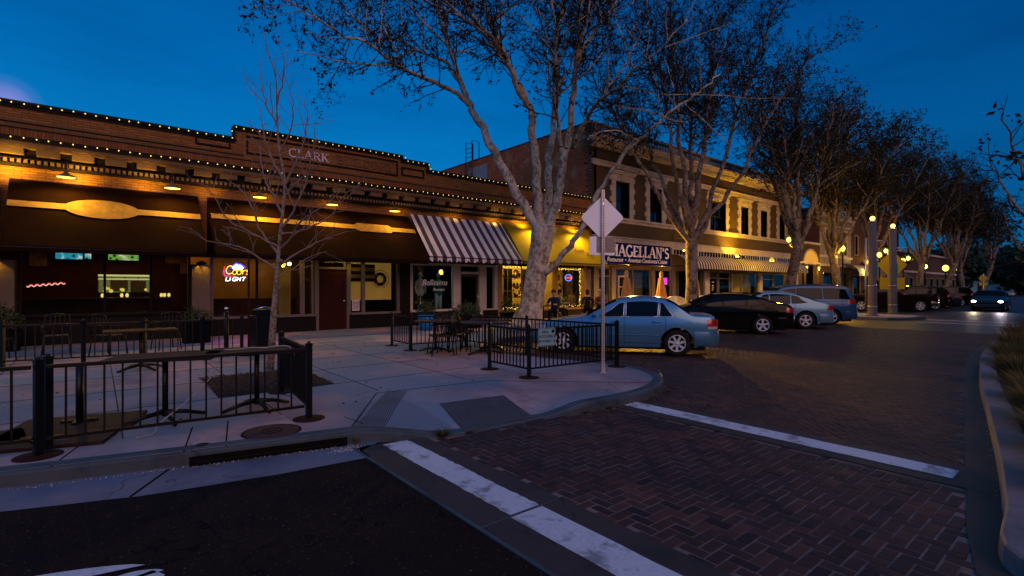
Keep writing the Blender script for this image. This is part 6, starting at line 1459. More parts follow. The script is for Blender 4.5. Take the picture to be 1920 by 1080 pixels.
    # side glass: each window between slanted ends
    for s in (-1, 1):
        for (xa0, xa1, xb0, xb1) in S['glass']:             # bottom/top x of front edge, bottom/top x of rear edge
            rows = lin(0, 1, 7); cols = lin(0, 1, 9)
            def gp(u, v, off=.004):
                xc = lerp(lerp(xa0,xa1,v), lerp(xb0,xb1,v), u); z0 = bl(xc)+.025; z1 = zs(xc)-S.get('pillar', .05); z = lerp(z0, max(z0+.004, z1), v); return side_pt(xc, z, s, off)
            mb = MB(); P = [gp(u, v) for u in cols for v in rows]; fs = [(i*7+j, (i+1)*7+j, (i+1)*7+j+1, i*7+j+1) for i in range(8) for j in range(6)]
            mb._add(P, fs if s < 0 else [tuple(reversed(f)) for f in fs], 0, True); wo = mb.build('window', M['carglass'], t)
            mb = MB(); mb.tube([gp(u,0) for u in cols]+[gp(1,v) for v in rows[1:]]+[gp(u,1) for u in reversed(cols[:-1])]+[gp(0,v) for v in reversed(rows[1:-1])], .008, 4, closed=True); mb.build('seal', M['chrome'] if S.get('chrome_win') else M['seal'], wo)
    def top_pt(x, sgn_s, off=.006):
        a = abs(sgn_s); z1 = max(zs(x), min(bl(x), zs(x))+.004); ye = yy(x, z1); y = ye*max(0,math.cos(PI/2*(1-a)))**.55 if a > 1e-6 else 0; z = z1+(zt(x)-z1)*math.sin(PI/2*(1-a))**.9
        e = .01; sl = (zt(x+e)-zt(x-e))/(2*e); nn = Vector((-sl,0,1)).normalized()*off; return (x+nn.x, math.copysign(y, sgn_s), z+nn.z)
    for nm, xa, xb, wd in S['screens']:
        mb = MB(); mb.grid(lambda u, v: top_pt(lerp(xa,xb,u), v*wd), lin(0,1,12), lin(-1,1,15)); mb.build(nm, M['carglass'], t)
        if nm == 'windscreen':
            mb = MB()
            for o_ in (-.25,.3): mb.tube([top_pt(xa+.02,o_,.02), top_pt(xa+.12,o_+.3,.02), top_pt(xa+.16,o_+.55,.02)], .009, 4)
            mb.build('wipers', M['seal'], t)
    # lamps as patches wrapped round the corners
    def patch(nm, x0, x1, z0, z1, mat, off=.006, s_list=(-1,1), slant=0):
        for s in s_list:
            mb = MB(); P = [side_pt(lerp(x0,x1,u)+slant*v, lerp(z0,z1,v), s, off) for u in lin(0,1,9) for v in lin(0,1,5)]; fs = [(i*5+j,(i+1)*5+j,(i+1)*5+j+1,i*5+j+1) for i in range(8) for j in range(4)]
            mb._add(P, fs if s < 0 else [tuple(reversed(f)) for f in fs], 0, True)
            if x1 >= Ln-.03 or x0 <= .03:
                xe = Ln+.004 if x1 >= Ln-.03 else -.004; ye = yy(min(max(xe,0),Ln), z0); mb._add([(xe,s*ye,z0),(xe,s*ye*.55,z0),(xe,s*ye*.55,z1),(xe,s*ye,z1)], [(0,1,2,3)])
            mb.build(nm, mat, t)
    for p_ in S['lamps']: patch(*p_)
    # bumpers, grille, plate, exhaust
    def bumper(x0, x1, z0, z1, fr):
        mb = MB(); n = 13; ring = []
        for v in lin(-1, 1, n):
            a = abs(v); 
            ring.append(v)
        def pt(v, z, off):
            if abs(v) <= .72: x = x0 if fr else x1; y = v/.72*yy(min(max(x,0.0),Ln), .5)*.97; return (x+(-off if fr else off), y, z)
            k_ = (abs(v)-.72)/.28; x = lerp(x0 if fr else x1, x1 if fr else x0, k_); return (x, math.copysign(yy(min(max(x,0.0),Ln), z)+off, v), z)
        vs = lin(-1,1,29); mb.grid(lambda u, v: pt(vs[int(round(u*28))], lerp(z0,z1,v), .035*math.sin(PI*(.15+.7*v))), lin(0,1,29), lin(0,1,6)); return mb.build('bumper', paint if not S.get('darkbump') else M['chrome'], t)
    bumper(0, .55, .22, .50, True); bumper(Ln-.55, Ln, S.get('rb', (.28,.56))[0], S.get('rb', (.28,.56))[1], False)
    MB().box((-.03,-.42,.5),(.03,.42,.62)).build('grille', M['seal'], t)
    mb = MB(); mb.box((Ln+.004,-.2,.62),(Ln+.02,.2,.75)); mb.build('number_plate', M['white'], t)
    MB().box((.3,-W*.9,.16),(Ln-.3,W*.9,.26)).build('underbody', M['under'], t)
    if S.get('fuel'):
        x, z = S['fuel']; mb = MB(); mb.tube([side_pt(x+dx,z+dz,-1,.0) for dx,dz in ((-.08,-.07),(.08,-.07),(.08,.07),(-.08,.07))], .004, 4, closed=True); mb.build('fuel_flap', M['seal'], t)
    for s in (-1, 1):                                       # mirrors
        x = S['mirror']; p = Vector(side_pt(x, bl(x)+.04, s, 0)); mb = MB(); mb.tube([p, p+Vector((0,s*.06,.02))], .025, 6); mb.ball(p+Vector((.0,s*.13,.05)), .1, 12, 0, (.55,.95,.72)); mb.build('mirror', paint if S.get('pmirror', 1) else M['plastic'], t)
    # arch liners and wheels
    for a in axles:
        for s in (-1, 1):
            yo = s*(W*curve(plan, a)-.03); mb = MB()
            mb.grid(lambda u, v: (a+(Ra+.012)*math.cos(PI*u), lerp(yo, s*.3, v), max(.18, Rw+(Ra+.012)*math.sin(PI*u))), lin(-.15,1.15,20), (0,1)); mb.build('wheel_arch', M['under'], t)
            w_ = wheel(t, a, yo-s*.015, Rw, s, S.get('spokes', 7), S.get('rim', .62))
    if S.get('extra'): S['extra'](t, paint, side_pt, top_pt, yy, zt)
    return t
def wheel(t, x, yo, Rw, s, spokes, rf):
    w = .2; yi = yo-s*w; rr = Rw*rf
    mb = MB(); pr = [(rr,yi),(Rw*.93,yi),(Rw,yi+s*.03),(Rw,yo-s*.03),(Rw*.95,yo-s*.004),(rr*1.05,yo),(rr,yo-s*.012)]
    mb.lathe([(r, h) for r, h in pr], (x,0,Rw), 36, 0, 'y', True, False); ty = mb.build('wheel', M['rubber'], t, 0, True)
    mb = MB(); mb.lathe([(rr*1.02,yo-s*.008),(rr*.93,yo-s*.004),(rr*.9,yo-s*.05),(rr*.86,yo-s*.12),(.001,yo-s*.13)], (x,0,Rw), 36, 0, 'y', True, False); mb.build('rim', plain('rim_dark', (.02,.02,.022), .5, .2), ty, 0, True)
    mb = MB(); mb.lathe([(rr*1.03,yo-s*.01),(rr*1.0,yo+s*.004),(rr*.92,yo+s*.002),(rr*.9,yo-s*.03)], (x,0,Rw), 36, 0, 'y', True, False); mb.lathe([(.001,yo-s*.002),(rr*.2,yo-s*.006),(rr*.24,yo-s*.03)], (x,0,Rw), 20, 0, 'y', True, False)
    for k in range(spokes):
        a = 2*PI*(k+.25)/spokes; c, s2 = math.cos(a), math.sin(a); wd0, wd1 = rr*.13, rr*(.2 if spokes < 7 else .15); px, pz = -s2, c
        p = [(rr*.15,wd0),(rr*.95,wd1)]; vs = []
        for yl in (yo-s*.012, yo-s*.045):
            for r_, wd in p:
                for e in (-1,1): vs.append((x+c*r_+px*wd*e, yl if r_ > rr*.5 else yl, Rw+s2*r_+pz*wd*e))
        mb._add(vs, [(0,1,3,2),(4,6,7,5),(0,2,6,4),(1,5,7,3)])
    mb.build('spokes', M['alloy'], ty, 0, True); return ty
AX = Vector((.61,-.79)).normalized(); PX = Vector((.79,.61)).normalized(); RZ = math.atan2(AX.y, AX.x)
def stall(rear_wheel, S):                                   # origin (nose, centre line) from where the near rear wheel stands
    p = Vector(rear_wheel) - AX*S['axles'][1] + PX*(S['W']/2-.12); return (p.x, p.y, 0)
sedan = dict(L=4.78, W=1.79, H=1.43, Rw=.315, axles=(.93,3.64), doors=[(1.42,2.42),(2.42,3.38)], beltz=.92, tumble=.715, spokes=7, rim=.63, chrome_win=1, strip=.50, fuel=(3.98,.74), mirror=1.72, rb=(.28,.60),
    top=[(0,.60),(.08,.68),(.3,.76),(.8,.86),(1.42,.955),(1.9,1.2),(2.3,1.375),(2.75,1.43),(3.2,1.41),(3.55,1.31),(3.95,1.08),(4.12,1.015),(4.5,1.0),(4.68,.965),(4.75,.8),(4.78,.6)],
    belt=[(0,.6),(.8,.8),(1.42,.885),(3.4,.925),(4.1,.94),(4.6,.93),(4.78,.7)],
    glass=[(1.68,2.28,2.40,2.42),(2.46,2.47,3.20,3.22),(3.24,3.26,3.56,3.34)], screens=[('windscreen',1.50,2.22,.86),('rear_window',3.42,4.0,.84)],
    lamps=[('tail_lamp',4.46,4.775,.70,.88,M['tail'],.007,(-1,1),.0),('reverse_lamp',4.48,4.76,.66,.72,M['clearlamp'],.009),('headlamp',.05,.42,.6,.70,M['clearlamp'],.006)])
coupe = dict(sedan, L=4.68, W=1.8, H=1.44, Rw=.33, axles=(.95,3.65), spokes=5, strip=None, chrome_win=0, fuel=None, beltz=.95, doors=[(1.36,2.36),(2.36,3.28)], mirror=1.55,
    top=[(0,.6),(.1,.74),(.5,.88),(1.2,1.0),(1.7,1.25),(2.2,1.41),(2.7,1.44),(3.2,1.40),(3.7,1.27),(4.1,1.13),(4.4,1.08),(4.58,1.03),(4.65,.85),(4.68,.62)], belt=[(0,.6),(.8,.84),(1.4,.92),(3.3,.98),(4.2,1.02),(4.68,.75)],
    glass=[(1.55,2.15,2.32,2.34),(2.38,2.39,3.10,3.12),(3.15,3.16,3.72,3.4)], screens=[('windscreen',1.32,2.1,.86),('rear_window',3.35,4.1,.84)], lamps=[('tail_lamp',4.4,4.67,.76,.93,M['tail'],.007),('headlamp',.05,.5,.62,.74,M['clearlamp'],.006)])
make_car('parked_sedan', 'black sedan parked next to the silver blue one', 'car', dict(coupe, group='cars parked at an angle'), stall((17.9,8.12), coupe), RZ, paintmat('black_paint', (.002,.002,.0025), .0, .1, .12))
def remap(S, kf, kr):
    a0, a1 = S['axles']; d = a0*(1-kf)
    f = lambda x: x*kf if x < a0 else (x-d if x < a1 else a1-d+(x-a1)*kr)
    S = dict(S); S['L'] = f(S['L']); S['axles'] = (f(a0), f(a1)); S['top'] = [(f(x), z) for x, z in S['top']]; S['belt'] = [(f(x), z) for x, z in S['belt']]
    S['doors'] = [(f(a), f(b)) for a, b in S['doors']]; S['glass'] = [tuple(f(q) for q in g_) for g_ in S['glass']]; S['screens'] = [(n_, f(a), f(b), w_) for n_, a, b, w_ in S['screens']]
    S['lamps'] = [(l[0], f(l[1]), f(l[2])) + tuple(l[3:]) for l in S['lamps']]; S['mirror'] = f(S['mirror']); S['fuel'] = (f(S['fuel'][0]), S['fuel'][1]) if S.get('fuel') else None
    return S
sedan_r = remap(sedan, .86, .82)
c_s = make_car('parked_sedan', 'silver blue sedan parked nearest, behind the sign post and black railing', 'car', dict(sedan_r, group='cars parked at an angle'), stall((10.66,6.84), sedan_r), RZ, paintmat('silver_blue_paint', (.09,.25,.42), .45, .22, .4))
fast_ = dict(coupe, top=[(0,.6),(.1,.74),(.5,.88),(1.2,1.0),(1.7,1.28),(2.2,1.46),(2.7,1.49),(3.2,1.44),(3.7,1.28),(4.1,1.13),(4.4,1.06),(4.58,1.0),(4.65,.85),(4.68,.62)], H=1.49, Rw=.34)
make_car('parked_sedan', 'pale silver sedan with arched roof parked between the black sedan and the minivan', 'car', dict(fast_, group='cars parked at an angle'), stall((21.45,8.08), fast_), RZ, paintmat('pale_silver_paint', (.14,.30,.42), .3, .26, .25))
def van_extra(t, paint, side_pt, top_pt, yy, zt):
    for s in (-1,1):
        mb = MB(); mb.tube([(1.9,s*.62,zt(1.9)-.0),(2.1,s*.62,zt(2.1)+.03),(4.2,s*.62,zt(4.2)+.05),(4.5,s*.62,zt(4.5)+.0)], .018, 6); mb.build('roof_rail', M['plastic'], t)
    mb = MB(); mb.tube([side_pt(x,.9,-1,.002) for x in lin(3.0,4.5,8)], .008, 4); mb.build('slide_track', M['seal'], t)
van = dict(sedan, L=5.05, W=1.95, H=1.74, Rw=.335, axles=(.98,3.98), spokes=5, strip=None, chrome_win=0, fuel=None, beltz=1.04, tumble=.77, pillar=.09, doors=[(1.55,2.6),(2.6,3.55)], mirror=1.75, extra=van_extra, rb=(.28,.62),
    top=[(0,.62),(.08,.76),(.5,.94),(1.0,1.06),(1.5,1.36),(2.0,1.64),(2.5,1.735),(3.5,1.75),(4.4,1.72),(4.72,1.62),(4.88,1.3),(4.98,1.0),(5.03,.8),(5.05,.6)], belt=[(0,.62),(.9,.9),(1.6,1.0),(4.6,1.1),(5.05,.8)],
    glass=[(1.5,2.0,2.55,2.57),(2.62,2.63,3.62,3.62),(3.68,3.68,4.72,4.55)], screens=[('windscreen',1.12,1.95,.88),('rear_window',4.74,4.93,.86)], lamps=[('tail_lamp',4.62,4.96,.92,1.10,M['tail'],.007),('headlamp',.05,.55,.66,.8,M['clearlamp'],.006)])
make_car('parked_minivan', 'pale blue silver minivan with roof rails, last of the near row', 'minivan', dict(van, group='cars parked at an angle'), stall((24.75,8.28), van), RZ, paintmat('van_paint', (.025,.085,.20), .25, .26, .25))
def pick_extra(t, paint, side_pt, top_pt, yy, zt):
    MB().box((3.45,-.72,1.02),(5.2,.72,1.06)).build('bed_cover', M['seal'], t)
pick = dict(sedan, L=5.6, W=1.95, H=1.85, Rw=.40, axles=(1.0,4.45), sill=.36, spokes=6, strip=None, chrome_win=0, fuel=None, beltz=1.16, tumble=.76, pillar=.09, doors=[(1.6,2.55),(2.55,3.35)], mirror=1.85, pmirror=0, extra=pick_extra, darkbump=1, rb=(.5,.68),
    top=[(0,.8),(.05,1.0),(.4,1.1),(1.5,1.2),(1.9,1.5),(2.3,1.80),(2.7,1.86),(3.2,1.84),(3.36,1.72),(3.44,1.24),(3.6,1.2),(5.4,1.2),(5.56,1.15),(5.6,.7)], belt=[(0,.8),(1.5,1.12),(3.4,1.16),(5.6,1.14)],
    glass=[(1.75,2.2,2.5,2.52),(2.6,2.6,3.25,3.2)], screens=[('windscreen',1.62,2.25,.88)], lamps=[('tail_lamp',5.44,5.59,.8,1.1,M['tail'],.007),('headlamp',.03,.35,.78,.98,M['clearlamp'],.006)])
make_car('pickup_truck', 'dark maroon crew cab pickup parked behind the tall concrete lamp posts', 'pickup truck', dict(pick, group='cars parked at an angle'), stall((41.9,8.8), pick), RZ, paintmat('maroon_paint', (.010,.003,.003), .0, .14, .12))
suv = dict(van, L=4.7, W=1.86, H=1.72, axles=(.9,3.6), doors=[(1.5,2.45),(2.45,3.3)], extra=None, spokes=5, sill=.3, Rw=.36,
    top=[(0,.7),(.06,.92),(.5,1.02),(1.2,1.1),(1.7,1.45),(2.2,1.69),(2.8,1.73),(3.8,1.70),(4.3,1.58),(4.5,1.3),(4.62,1.05),(4.68,.85),(4.7,.65)], belt=[(0,.7),(1.2,1.02),(4.3,1.1),(4.7,.9)], glass=[(1.55,2.05,2.42,2.44),(2.5,2.5,3.25,3.25),(3.3,3.3,4.3,4.1)], screens=[('windscreen',1.28,2.1,.88),('rear_window',4.32,4.55,.86)], lamps=[('tail_lamp',4.35,4.66,.95,1.15,M['tail'],.007),('headlamp',.04,.45,.72,.86,M['clearlamp'],.006)])
make_car('parked_car', 'dark suv with bright wheels just beyond the maroon pickup', 'car', dict(suv, group='cars parked at an angle'), stall((45.6,8.75), suv), RZ, paintmat('wine_paint', (.007,.003,.0035), .0, .14, .12))
make_car('parked_car', 'dark blue hatchback third from the far end of the parked row', 'car', dict(fast_, group='cars parked at an angle'), stall((50.2,8.9), fast_), RZ, paintmat('navy_paint', (.012,.025,.05), .1, .2, .15))
make_car('parked_car', 'black suv second from the far end of the parked row', 'car', dict(suv, group='cars parked at an angle'), stall((55.6,9.0), suv), RZ, M_black := paintmat('black_paint_two', (.002,.002,.0025), .0, .12, .12))
make_car('parked_car', 'black sedan at the far end of the parked row', 'car', dict(coupe, group='cars parked at an angle'), stall((60.5,9.1), coupe), RZ, M_black)
# approaching car with its headlamps lit
on = make_car('approaching_car', 'dark car coming down the street with both headlamps lit', 'car', dict(coupe, lamps=[('tail_lamp',4.4,4.67,.76,.93,M['tail'],.007)]), (46.0,6.1,0), math.atan2(-.0,1)+.05, paintmat('dusk_paint', (.012,.012,.016), .2, .3))
for s, colr, nm in ((-1,(1,.86,1),'a'),(1,(1,.8,.55),'b')):
    mb = MB(); mb.ball((.04,s*.66,.68), .085, 12, 0, (.5,1.5,.8)); mb.build('headlamp', emis('headlamp_'+nm, colr, 16), on)
    lamp('headlamp_beam', 'SPOT', (-.12,s*.66,.68), 70, colr, .06, on, (-1,0,-.13), 70, .6)
# ================================================================== STREET FURNITURE
# ---- railings: every panel and every post is its own thing
def rail_post(x, y, label, group, z=G, flat=False):
    t = thing('stanchion', label, 'railing post', (x, y, z), rnd.uniform(0,1), group)
    mb = MB(); mb.box((-.031,-.031,.01),(.031,.031,.85)); mb.box((-.036,-.036,.85),(.036,.036,.87)); mb.build('post', M['iron'], t, .004)
    mb = MB(); mb.ball((0,0,.875), .022, 8); mb.build('cap', M['iron'], t)
    if not flat: mb = MB(); mb.lathe([(.0001,.014),(.06,.014),(.175,.006),(.18,-.01)], n=32); mb.build('base_plate', M['rust'], t)
    return t
def rail_panel(a, b, label, group, z=G, gap=.1, step=.112, top=.80, bot=.15):
    A = Vector((a[0],a[1],0)); B = Vector((b[0],b[1],0)); d = (B-A).normalized(); A2 = A+d*.05; B2 = B-d*.05; ln = (B2-A2).length
    t = thing('railing', label, 'railing', (A.x, A.y, z), math.atan2(d.y, d.x), group)
    mb = MB(); mb.box((.05,-.016,top-.018),(.05+ln,.016,top+.018)); mb.build('top_rail', M['iron'], t, .004); mb = MB(); mb.box((.05,-.014,bot-.014),(.05+ln,.014,bot+.014)); mb.build('bottom_rail', M['iron'], t)
    n = max(2, int(round(ln/step))); proto = None
    for i in range(1, n):
        x = .05+ln*i/n
        if proto is None: proto = MB().box((-.0085,-.0085,bot+.014),(.0085,.0085,top-.018)).build('baluster', M['iron'], t); proto.location = (x,0,0)
        else: c = proto.copy(); COL.objects.link(c); c.parent = t; c.location = (x,0,0)
    return t
FG = 'black railing round the left patio'
P1, P2, P3, P0 = (1.89,6.01), (-.41,6.22), (2.06,7.79), (-2.4,6.55)
rail_post(*P1, 'railing post at the right front corner of the left patio', FG); rail_post(*P2, 'thick front railing post nearest the camera at the left', FG); rail_post(*P3, 'railing post behind the right end of the left patio', FG)
rail_post(-.36,6.45, 'slimmer railing post just behind the nearest left one', FG, G, True)
rail_panel(P2, P1, 'long front railing panel of the left patio along the kerb', FG, step=.135); rail_panel(P1, P3, 'short return railing panel with a yellow glint at the right of the left patio', FG, step=.1); rail_panel(P0, P2, 'front railing panel cut by the left edge of the photo', FG, step=.125)
BF = [(-3.2,13.35),(-1.35,13.15),(-.21,12.96),(.75,12.8),(1.75,12.65),(2.5,12.6)]
for i, q in enumerate(BF[1:]): rail_post(*q, ['back railing post at the far left of the left patio','back railing post with a round base plate, second from the left','back railing post behind the long table','back railing post left of the litter bin','back railing post against the litter bin'][i], FG)
for i in range(5): rail_panel(BF[i], BF[i+1], ['back railing panel cut by the left edge','back railing panel second from the left','back railing panel third from the left','back railing panel behind the table end','short back railing panel lit purple by the neon'][i], FG, step=.13)
GG = 'black railing round the middle patio'
A_, B_2, C_2, D1, D2, D3, D4 = (5.91,12.13), (5.81,10.93), (7.3,10.75), (5.62,7.52), (5.6,6.39), (7.69,6.23), (7.47,8.6)
for q, l in ((A_,'far left railing post of the middle patio'),(B_2,'second railing post at the left of the middle patio'),(C_2,'back right railing post of the middle patio'),(D1,'front left railing post of the middle patio with a round plate'),(D2,'nearest corner railing post carrying the public use sign'),(D3,'railing post by the sign post at the tip of the pavement'),(D4,'railing post in front of the sycamore trunk')): rail_post(*q, l, GG, walk_z(*q))
rail_panel(A_, B_2, 'short left railing panel of the middle patio', GG); rail_panel(B_2, C_2, 'back railing panel of the middle patio behind the tables', GG); rail_panel(D1, D2, 'short front left railing panel of the middle patio', GG, step=.095); rail_panel(D2, D3, 'front railing panel of the middle patio before the silver blue sedan', GG, step=.095); rail_panel(D3, D4, 'right railing panel of the middle patio before the sedan wheels', GG, step=.11); rail_panel(D4, C_2, 'right rear railing panel of the middle patio near the sycamore', GG)
rail_panel((7.35,10.9), (8.3,13.2), 'low railing running back beside the sycamore trunk', GG)
# ---- notice on the corner post
ns_ = thing('notice_sign', 'small pale blue notice hung on the middle patio railing, reading area accessible for public use', 'sign', (5.62+.06,6.39-.05,.80), math.atan2(6.23-6.39, 7.69-5.6))
m_nb = plain('notice_blue', (.20,.36,.42), .5, 0, .12)
mb = MB(); w2, h2, r2 = .185, .155, .03; PP = []
for cx, cz, a0 in ((w2-r2,h2-r2,0),(-w2+r2,h2-r2,90),(-w2+r2,-h2+r2,180),(w2-r2,-h2+r2,270)): PP += [(cx+r2*math.cos(R(a0+q)), cz+r2*math.sin(R(a0+q))) for q in (0,30,60,90)]
mb.prism(PP, -.03, -.025, 0, lambda u, v, w_: (u+.24, w_, v)); mb.build('plate', m_nb, ns_)
mb = MB(); pts = [(u*.93+.24, -.032, v*.92) for u, v in PP]; mb.tube(pts, .003, 4, closed=True); mb.build('border', M['trimdark'], ns_)
for tx, dx, z_ in (('AREA',.2,.065),('ACCESSIBLE',.24,-.012),('FOR PUBLIC USE',.24,-.09)): text_mesh('lettering', tx, .068, face_front(dx,-.033,z_), M['trimdark'], ns_, .001, 0, 'CENTER', .95)
mb = MB(); mb.lathe([(.03,-.031),(.03,-.034),(.0001,-.034)], (.37,0,.095), 12, 0, 'y'); mb.build('emblem', M['trimdark'], ns_)
# ---- diamond sign on a perforated post, seen from behind
SPX, SPY = 6.97, 5.96
def diamond(name, label, loc, pole_h, cz, half, rz, back, plate=True, size_plate=(.3,.17), front=None, perf=True, tape=False, group=None):
    t = thing(name, label, 'road sign', loc, rz, group)
    mb = MB(); w_ = .028
    if perf:
        mb.box((-w_,-w_,0),(-w_+.004,w_,pole_h)); mb.box((w_-.004,-w_,0),(w_,w_,pole_h)); mb.box((-w_,w_-.004,0),(w_,w_,pole_h))
        mb.box((-w_,-w_,0),(-.010,-w_+.004,pole_h)); mb.box((.010,-w_,0),(w_,-w_+.004,pole_h)); z = .02
        while z < pole_h: mb.box((-.010,-w_,z),(.010,-w_+.004,z+.026)); z += .0508
        mb.build('post', M['steel'], t); MB().box((-.004,-.012,.0),(.004,.012,pole_h)).build('post_shadow', M['black'], t)
        z = .15; mb = MB()
    else: mb.cyl((0,0,0),(0,0,pole_h),.03); mb.build('post', M['steel'], t)
    mb = MB(); r_ = .06; PP = []
    for k_ in range(4):
        a0 = k_*90; cx, cz_ = (half-r_*1.4142)*math.cos(R(a0)), (half-r_*1.4142)*math.sin(R(a0)); PP += [(cx+r_*math.cos(R(a0+q)), cz_+r_*math.sin(R(a0+q))) for q in (-45,-22,0,22,45)]
    mb.prism(PP, .034, .037, 0, lambda u, v, w2_: (u, w2_, cz+v)); mb.build('panel', back, t)
    if front: mb = MB(); mb.prism([(u*.985,v*.985) for u, v in PP], .038, .0395, 0, lambda u, v, w2_: (u, w2_, cz+v)); mb.build('face', front, t)
    if plate:
        a, b = size_plate; zp = cz-half-b*.62; mb = MB(); PP2 = []
        for cx, c2, a0 in ((a-.03,b-.03,0),(-a+.03,b-.03,90),(-a+.03,-b+.03,180),(a-.03,-b+.03,270)): PP2 += [(cx+.03*math.cos(R(a0+q)), c2+.03*math.sin(R(a0+q))) for q in (0,30,60,90)]
        mb.prism(PP2, .034, .037, 0, lambda u, v, w2_: (u, w2_, zp+v)); mb.build('plaque', back, t)
        if tape: MB().box((-a*.45,.030,zp-b*.75),(a*.98,.034,zp+b*.98)).build('tape', plain('brown_tape', (.3,.24,.2), .6, 0, .3, 9), t)
    mb = MB()
    for z in (cz+half*.6, cz-half*.6): mb.cyl((0,-w_-.012,z),(0,.04,z),.012,n=8)
    mb.build('bolt', M['chrome'], t)
    mb = MB(); mb.box((-.06,-.06,-.01),(.06,.06,.012)); mb.box((-.034,-.034,.0),(.034,.034,.16)); mb.build('base', M['steel'], t)
    return t
m_back = plain('sign_back', (.95,.93,.95), .5, .0, .10, 3, .02, 80)
diamond('road_sign', 'bare back of a diamond road sign with a taped plate on a perforated steel post', (SPX,SPY,walk_z(SPX,SPY)), 3.25, 2.76, .40, TH-R(90)+R(4), m_back, True, (.235,.165), None, True, True)
m_yel2 = plain('sign_yellow', (.6,.42,.02), .45, 0, .1)
diamond('road_sign', 'yellow diamond warning sign behind the right concrete lamp post', (36.9,9.05,G), 3.4, 2.85, .9, TH-R(90), m_yel2, True, (.75,.35), m_yel2, False)
diamond('road_sign', 'small yellow diamond warning sign far down the street at the right', (51.4,7.0,0), 2.7, 2.3, .36, TH-R(90), m_yel2, True, (.3,.12), m_yel2, False)
# ---- tall concrete lamp posts with small crown lamps
def lamp_post(loc, h, label, power):
    t = thing('lamp_post', label, 'lamp post', loc, TH-R(90))
    mb = MB(); mb.lathe([(.30,0),(.30,.06),(.22,.1),(.21,.5),(.20,1.6),(.19,1.62),(.185,h)], n=24); mb.build('column', plain('post_concrete', (.12,.105,.11), .8, 0, .15, 2, .2, 40), t)
    mb = MB(); mb.lathe([(.19,h),(.2,h+.03),(.1,h+.08),(.08,h+.1)], n=24); mb.lathe([(.215,1.58),(.215,1.64)], n=24); mb.lathe([(.225,.5),(.225,.55)], n=24); mb.build('collar', M['steel'], t)
    mb = MB(); mb.ball((0,0,h+.2), .115, 16); mb.build('globe', emis('post_globe', (1,.72,.1), 5), t)
    lamp('post_light', 'POINT', (loc[0],loc[1],loc[2]+h+.25), power, (1,.68,.15), .15)
    mb = MB(); mb.box((.06,-.215,2.2),(.14,-.17,2.9)); mb.build('sticker', plain('teal_sticker', (.04,.28,.24), .5), t)
    return t
lamp_post((31.5,8.6,.1), 4.95, 'left of two tall round concrete lamp posts on the kerb island', 90); lamp_post((35.3,8.65,.1), 4.85, 'right of two tall round concrete lamp posts, before the yellow warning sign', 90)
# hanging lanterns on bracket arms
def lantern(loc, label):
    t = thing('arm_lantern', label, 'lantern', loc, TH-R(90))
    mb = MB(); mb.tube([(-1.3,0,.75),(-.3,0,.72),(0,0,.7)], .035, 6); mb.tube([(-1.3,0,.3),(-.6,0,.6),(0,0,.68)], .02, 6); mb.cyl((-1.3,0,-4.0),(-1.3,0,.9), .06); mb.build('arm', M['steel'], t)
    mb = MB(); mb.lathe([(.04,.66),(.06,.45),(.28,.3),(.3,.26)], n=16); mb.lathe([(.2,-.2),(.12,-.26),(.03,-.3)], n=16); mb.build('cage', M['iron'], t)
    mb = MB()
    for k_ in range(6): a = k_*PI/3; mb.tube([(.29*math.cos(a),.29*math.sin(a),.27),(.34*math.cos(a),.34*math.sin(a),.05),(.2*math.cos(a),.2*math.sin(a),-.2)], .018, 5)
    mb.build('bars', M['iron'], t)
    mb = MB(); mb.ball((0,0,.06), .12, 14, 0, (1,1,1.25)); mb.build('globe', emis('lantern_globe', (.85,.8,.2), 3), t)
    lamp('lantern_light', 'POINT', (loc[0],loc[1],loc[2]), 45, (1,.85,.4), .15)
p = FWD*33 + RGT*(1661-960)/950*33; lantern((p.x,p.y,1.65+(538-472)/950*33), 'round caged lantern on a bracket arm between the concrete lamp posts'); p = FWD*33 + RGT*(1703-960)/950*33; lantern((p.x,p.y,1.65+(538-486)/950*33), 'round caged lantern on a bracket arm right of the concrete lamp posts')
# ---- street lamps with globes
def street_lamp(px, D, py, label, power, twin=False, r=.2, strength=22):
    p = FWD*D + RGT*(px-960)/950*D; h = 1.65+(538-py)/950*D
    t = thing('street_lamp', label, 'street lamp', (p.x,p.y,.12 if p.y > 11 else 0), 0)
    mb = MB(); mb.lathe([(.2,0),(.18,.1),(.1,.3),(.07,.8),(.06,h-.5),(.09,h-.4),(.05,h-.35)], n=14); mb.build('pole', M['iron'], t)
    offs = [(0,0)] if not twin else [(-RGT.x*.42,-RGT.y*.42),(RGT.x*.42,RGT.y*.42)]
    for ox, oy in offs:
        if twin: mb = MB(); mb.tube([(0,0,h-.55),(ox*.6,oy*.6,h-.6),(ox,oy,h-.4)], .03, 6); mb.build('arm', M['iron'], t)
        mb = MB(); mb.ball((ox,oy,h-.1), r, 14, 0, (1,1,1.2)); mb.build('globe', emis('street_globe_%d' % strength, (1,.62,.06), strength*.35), t)
        mb = MB(); mb.lathe([(.1,h+.1),(.13,h+.12),(.04,h+.2),(.01,h+.3)], (ox,oy,0), 12); mb.build('finial', M['iron'], t)
    lamp('street_light', 'POINT', (p.x,p.y,h-.1), power*2.6, (1,.5,.02), .2)
    return t
street_lamp(1491, 33.2, 450, 'twin globe street lamp glowing yellow beside the third street tree', 430, True, .13)
street_lamp(1580, 38.5, 466, 'single globe street lamp before the stone hall', 280, False, .16); street_lamp(1649, 43, 478, 'globe street lamp glowing just right of the left concrete post', 170, False, .17); street_lamp(1693, 47.5, 489, 'globe street lamp glowing right of the yellow warning sign', 170, False, .18)
street_lamp(1734, 53, 500, 'brightest far street lamp with starry rays', 90, False, .2, 60); street_lamp(1773, 60, 503, 'far street lamp with flat head left of the white house', 50, False, .3, 16); street_lamp(1795, 75, 505, 'faint street lamp farthest down the street', 20, False, .2, 2)
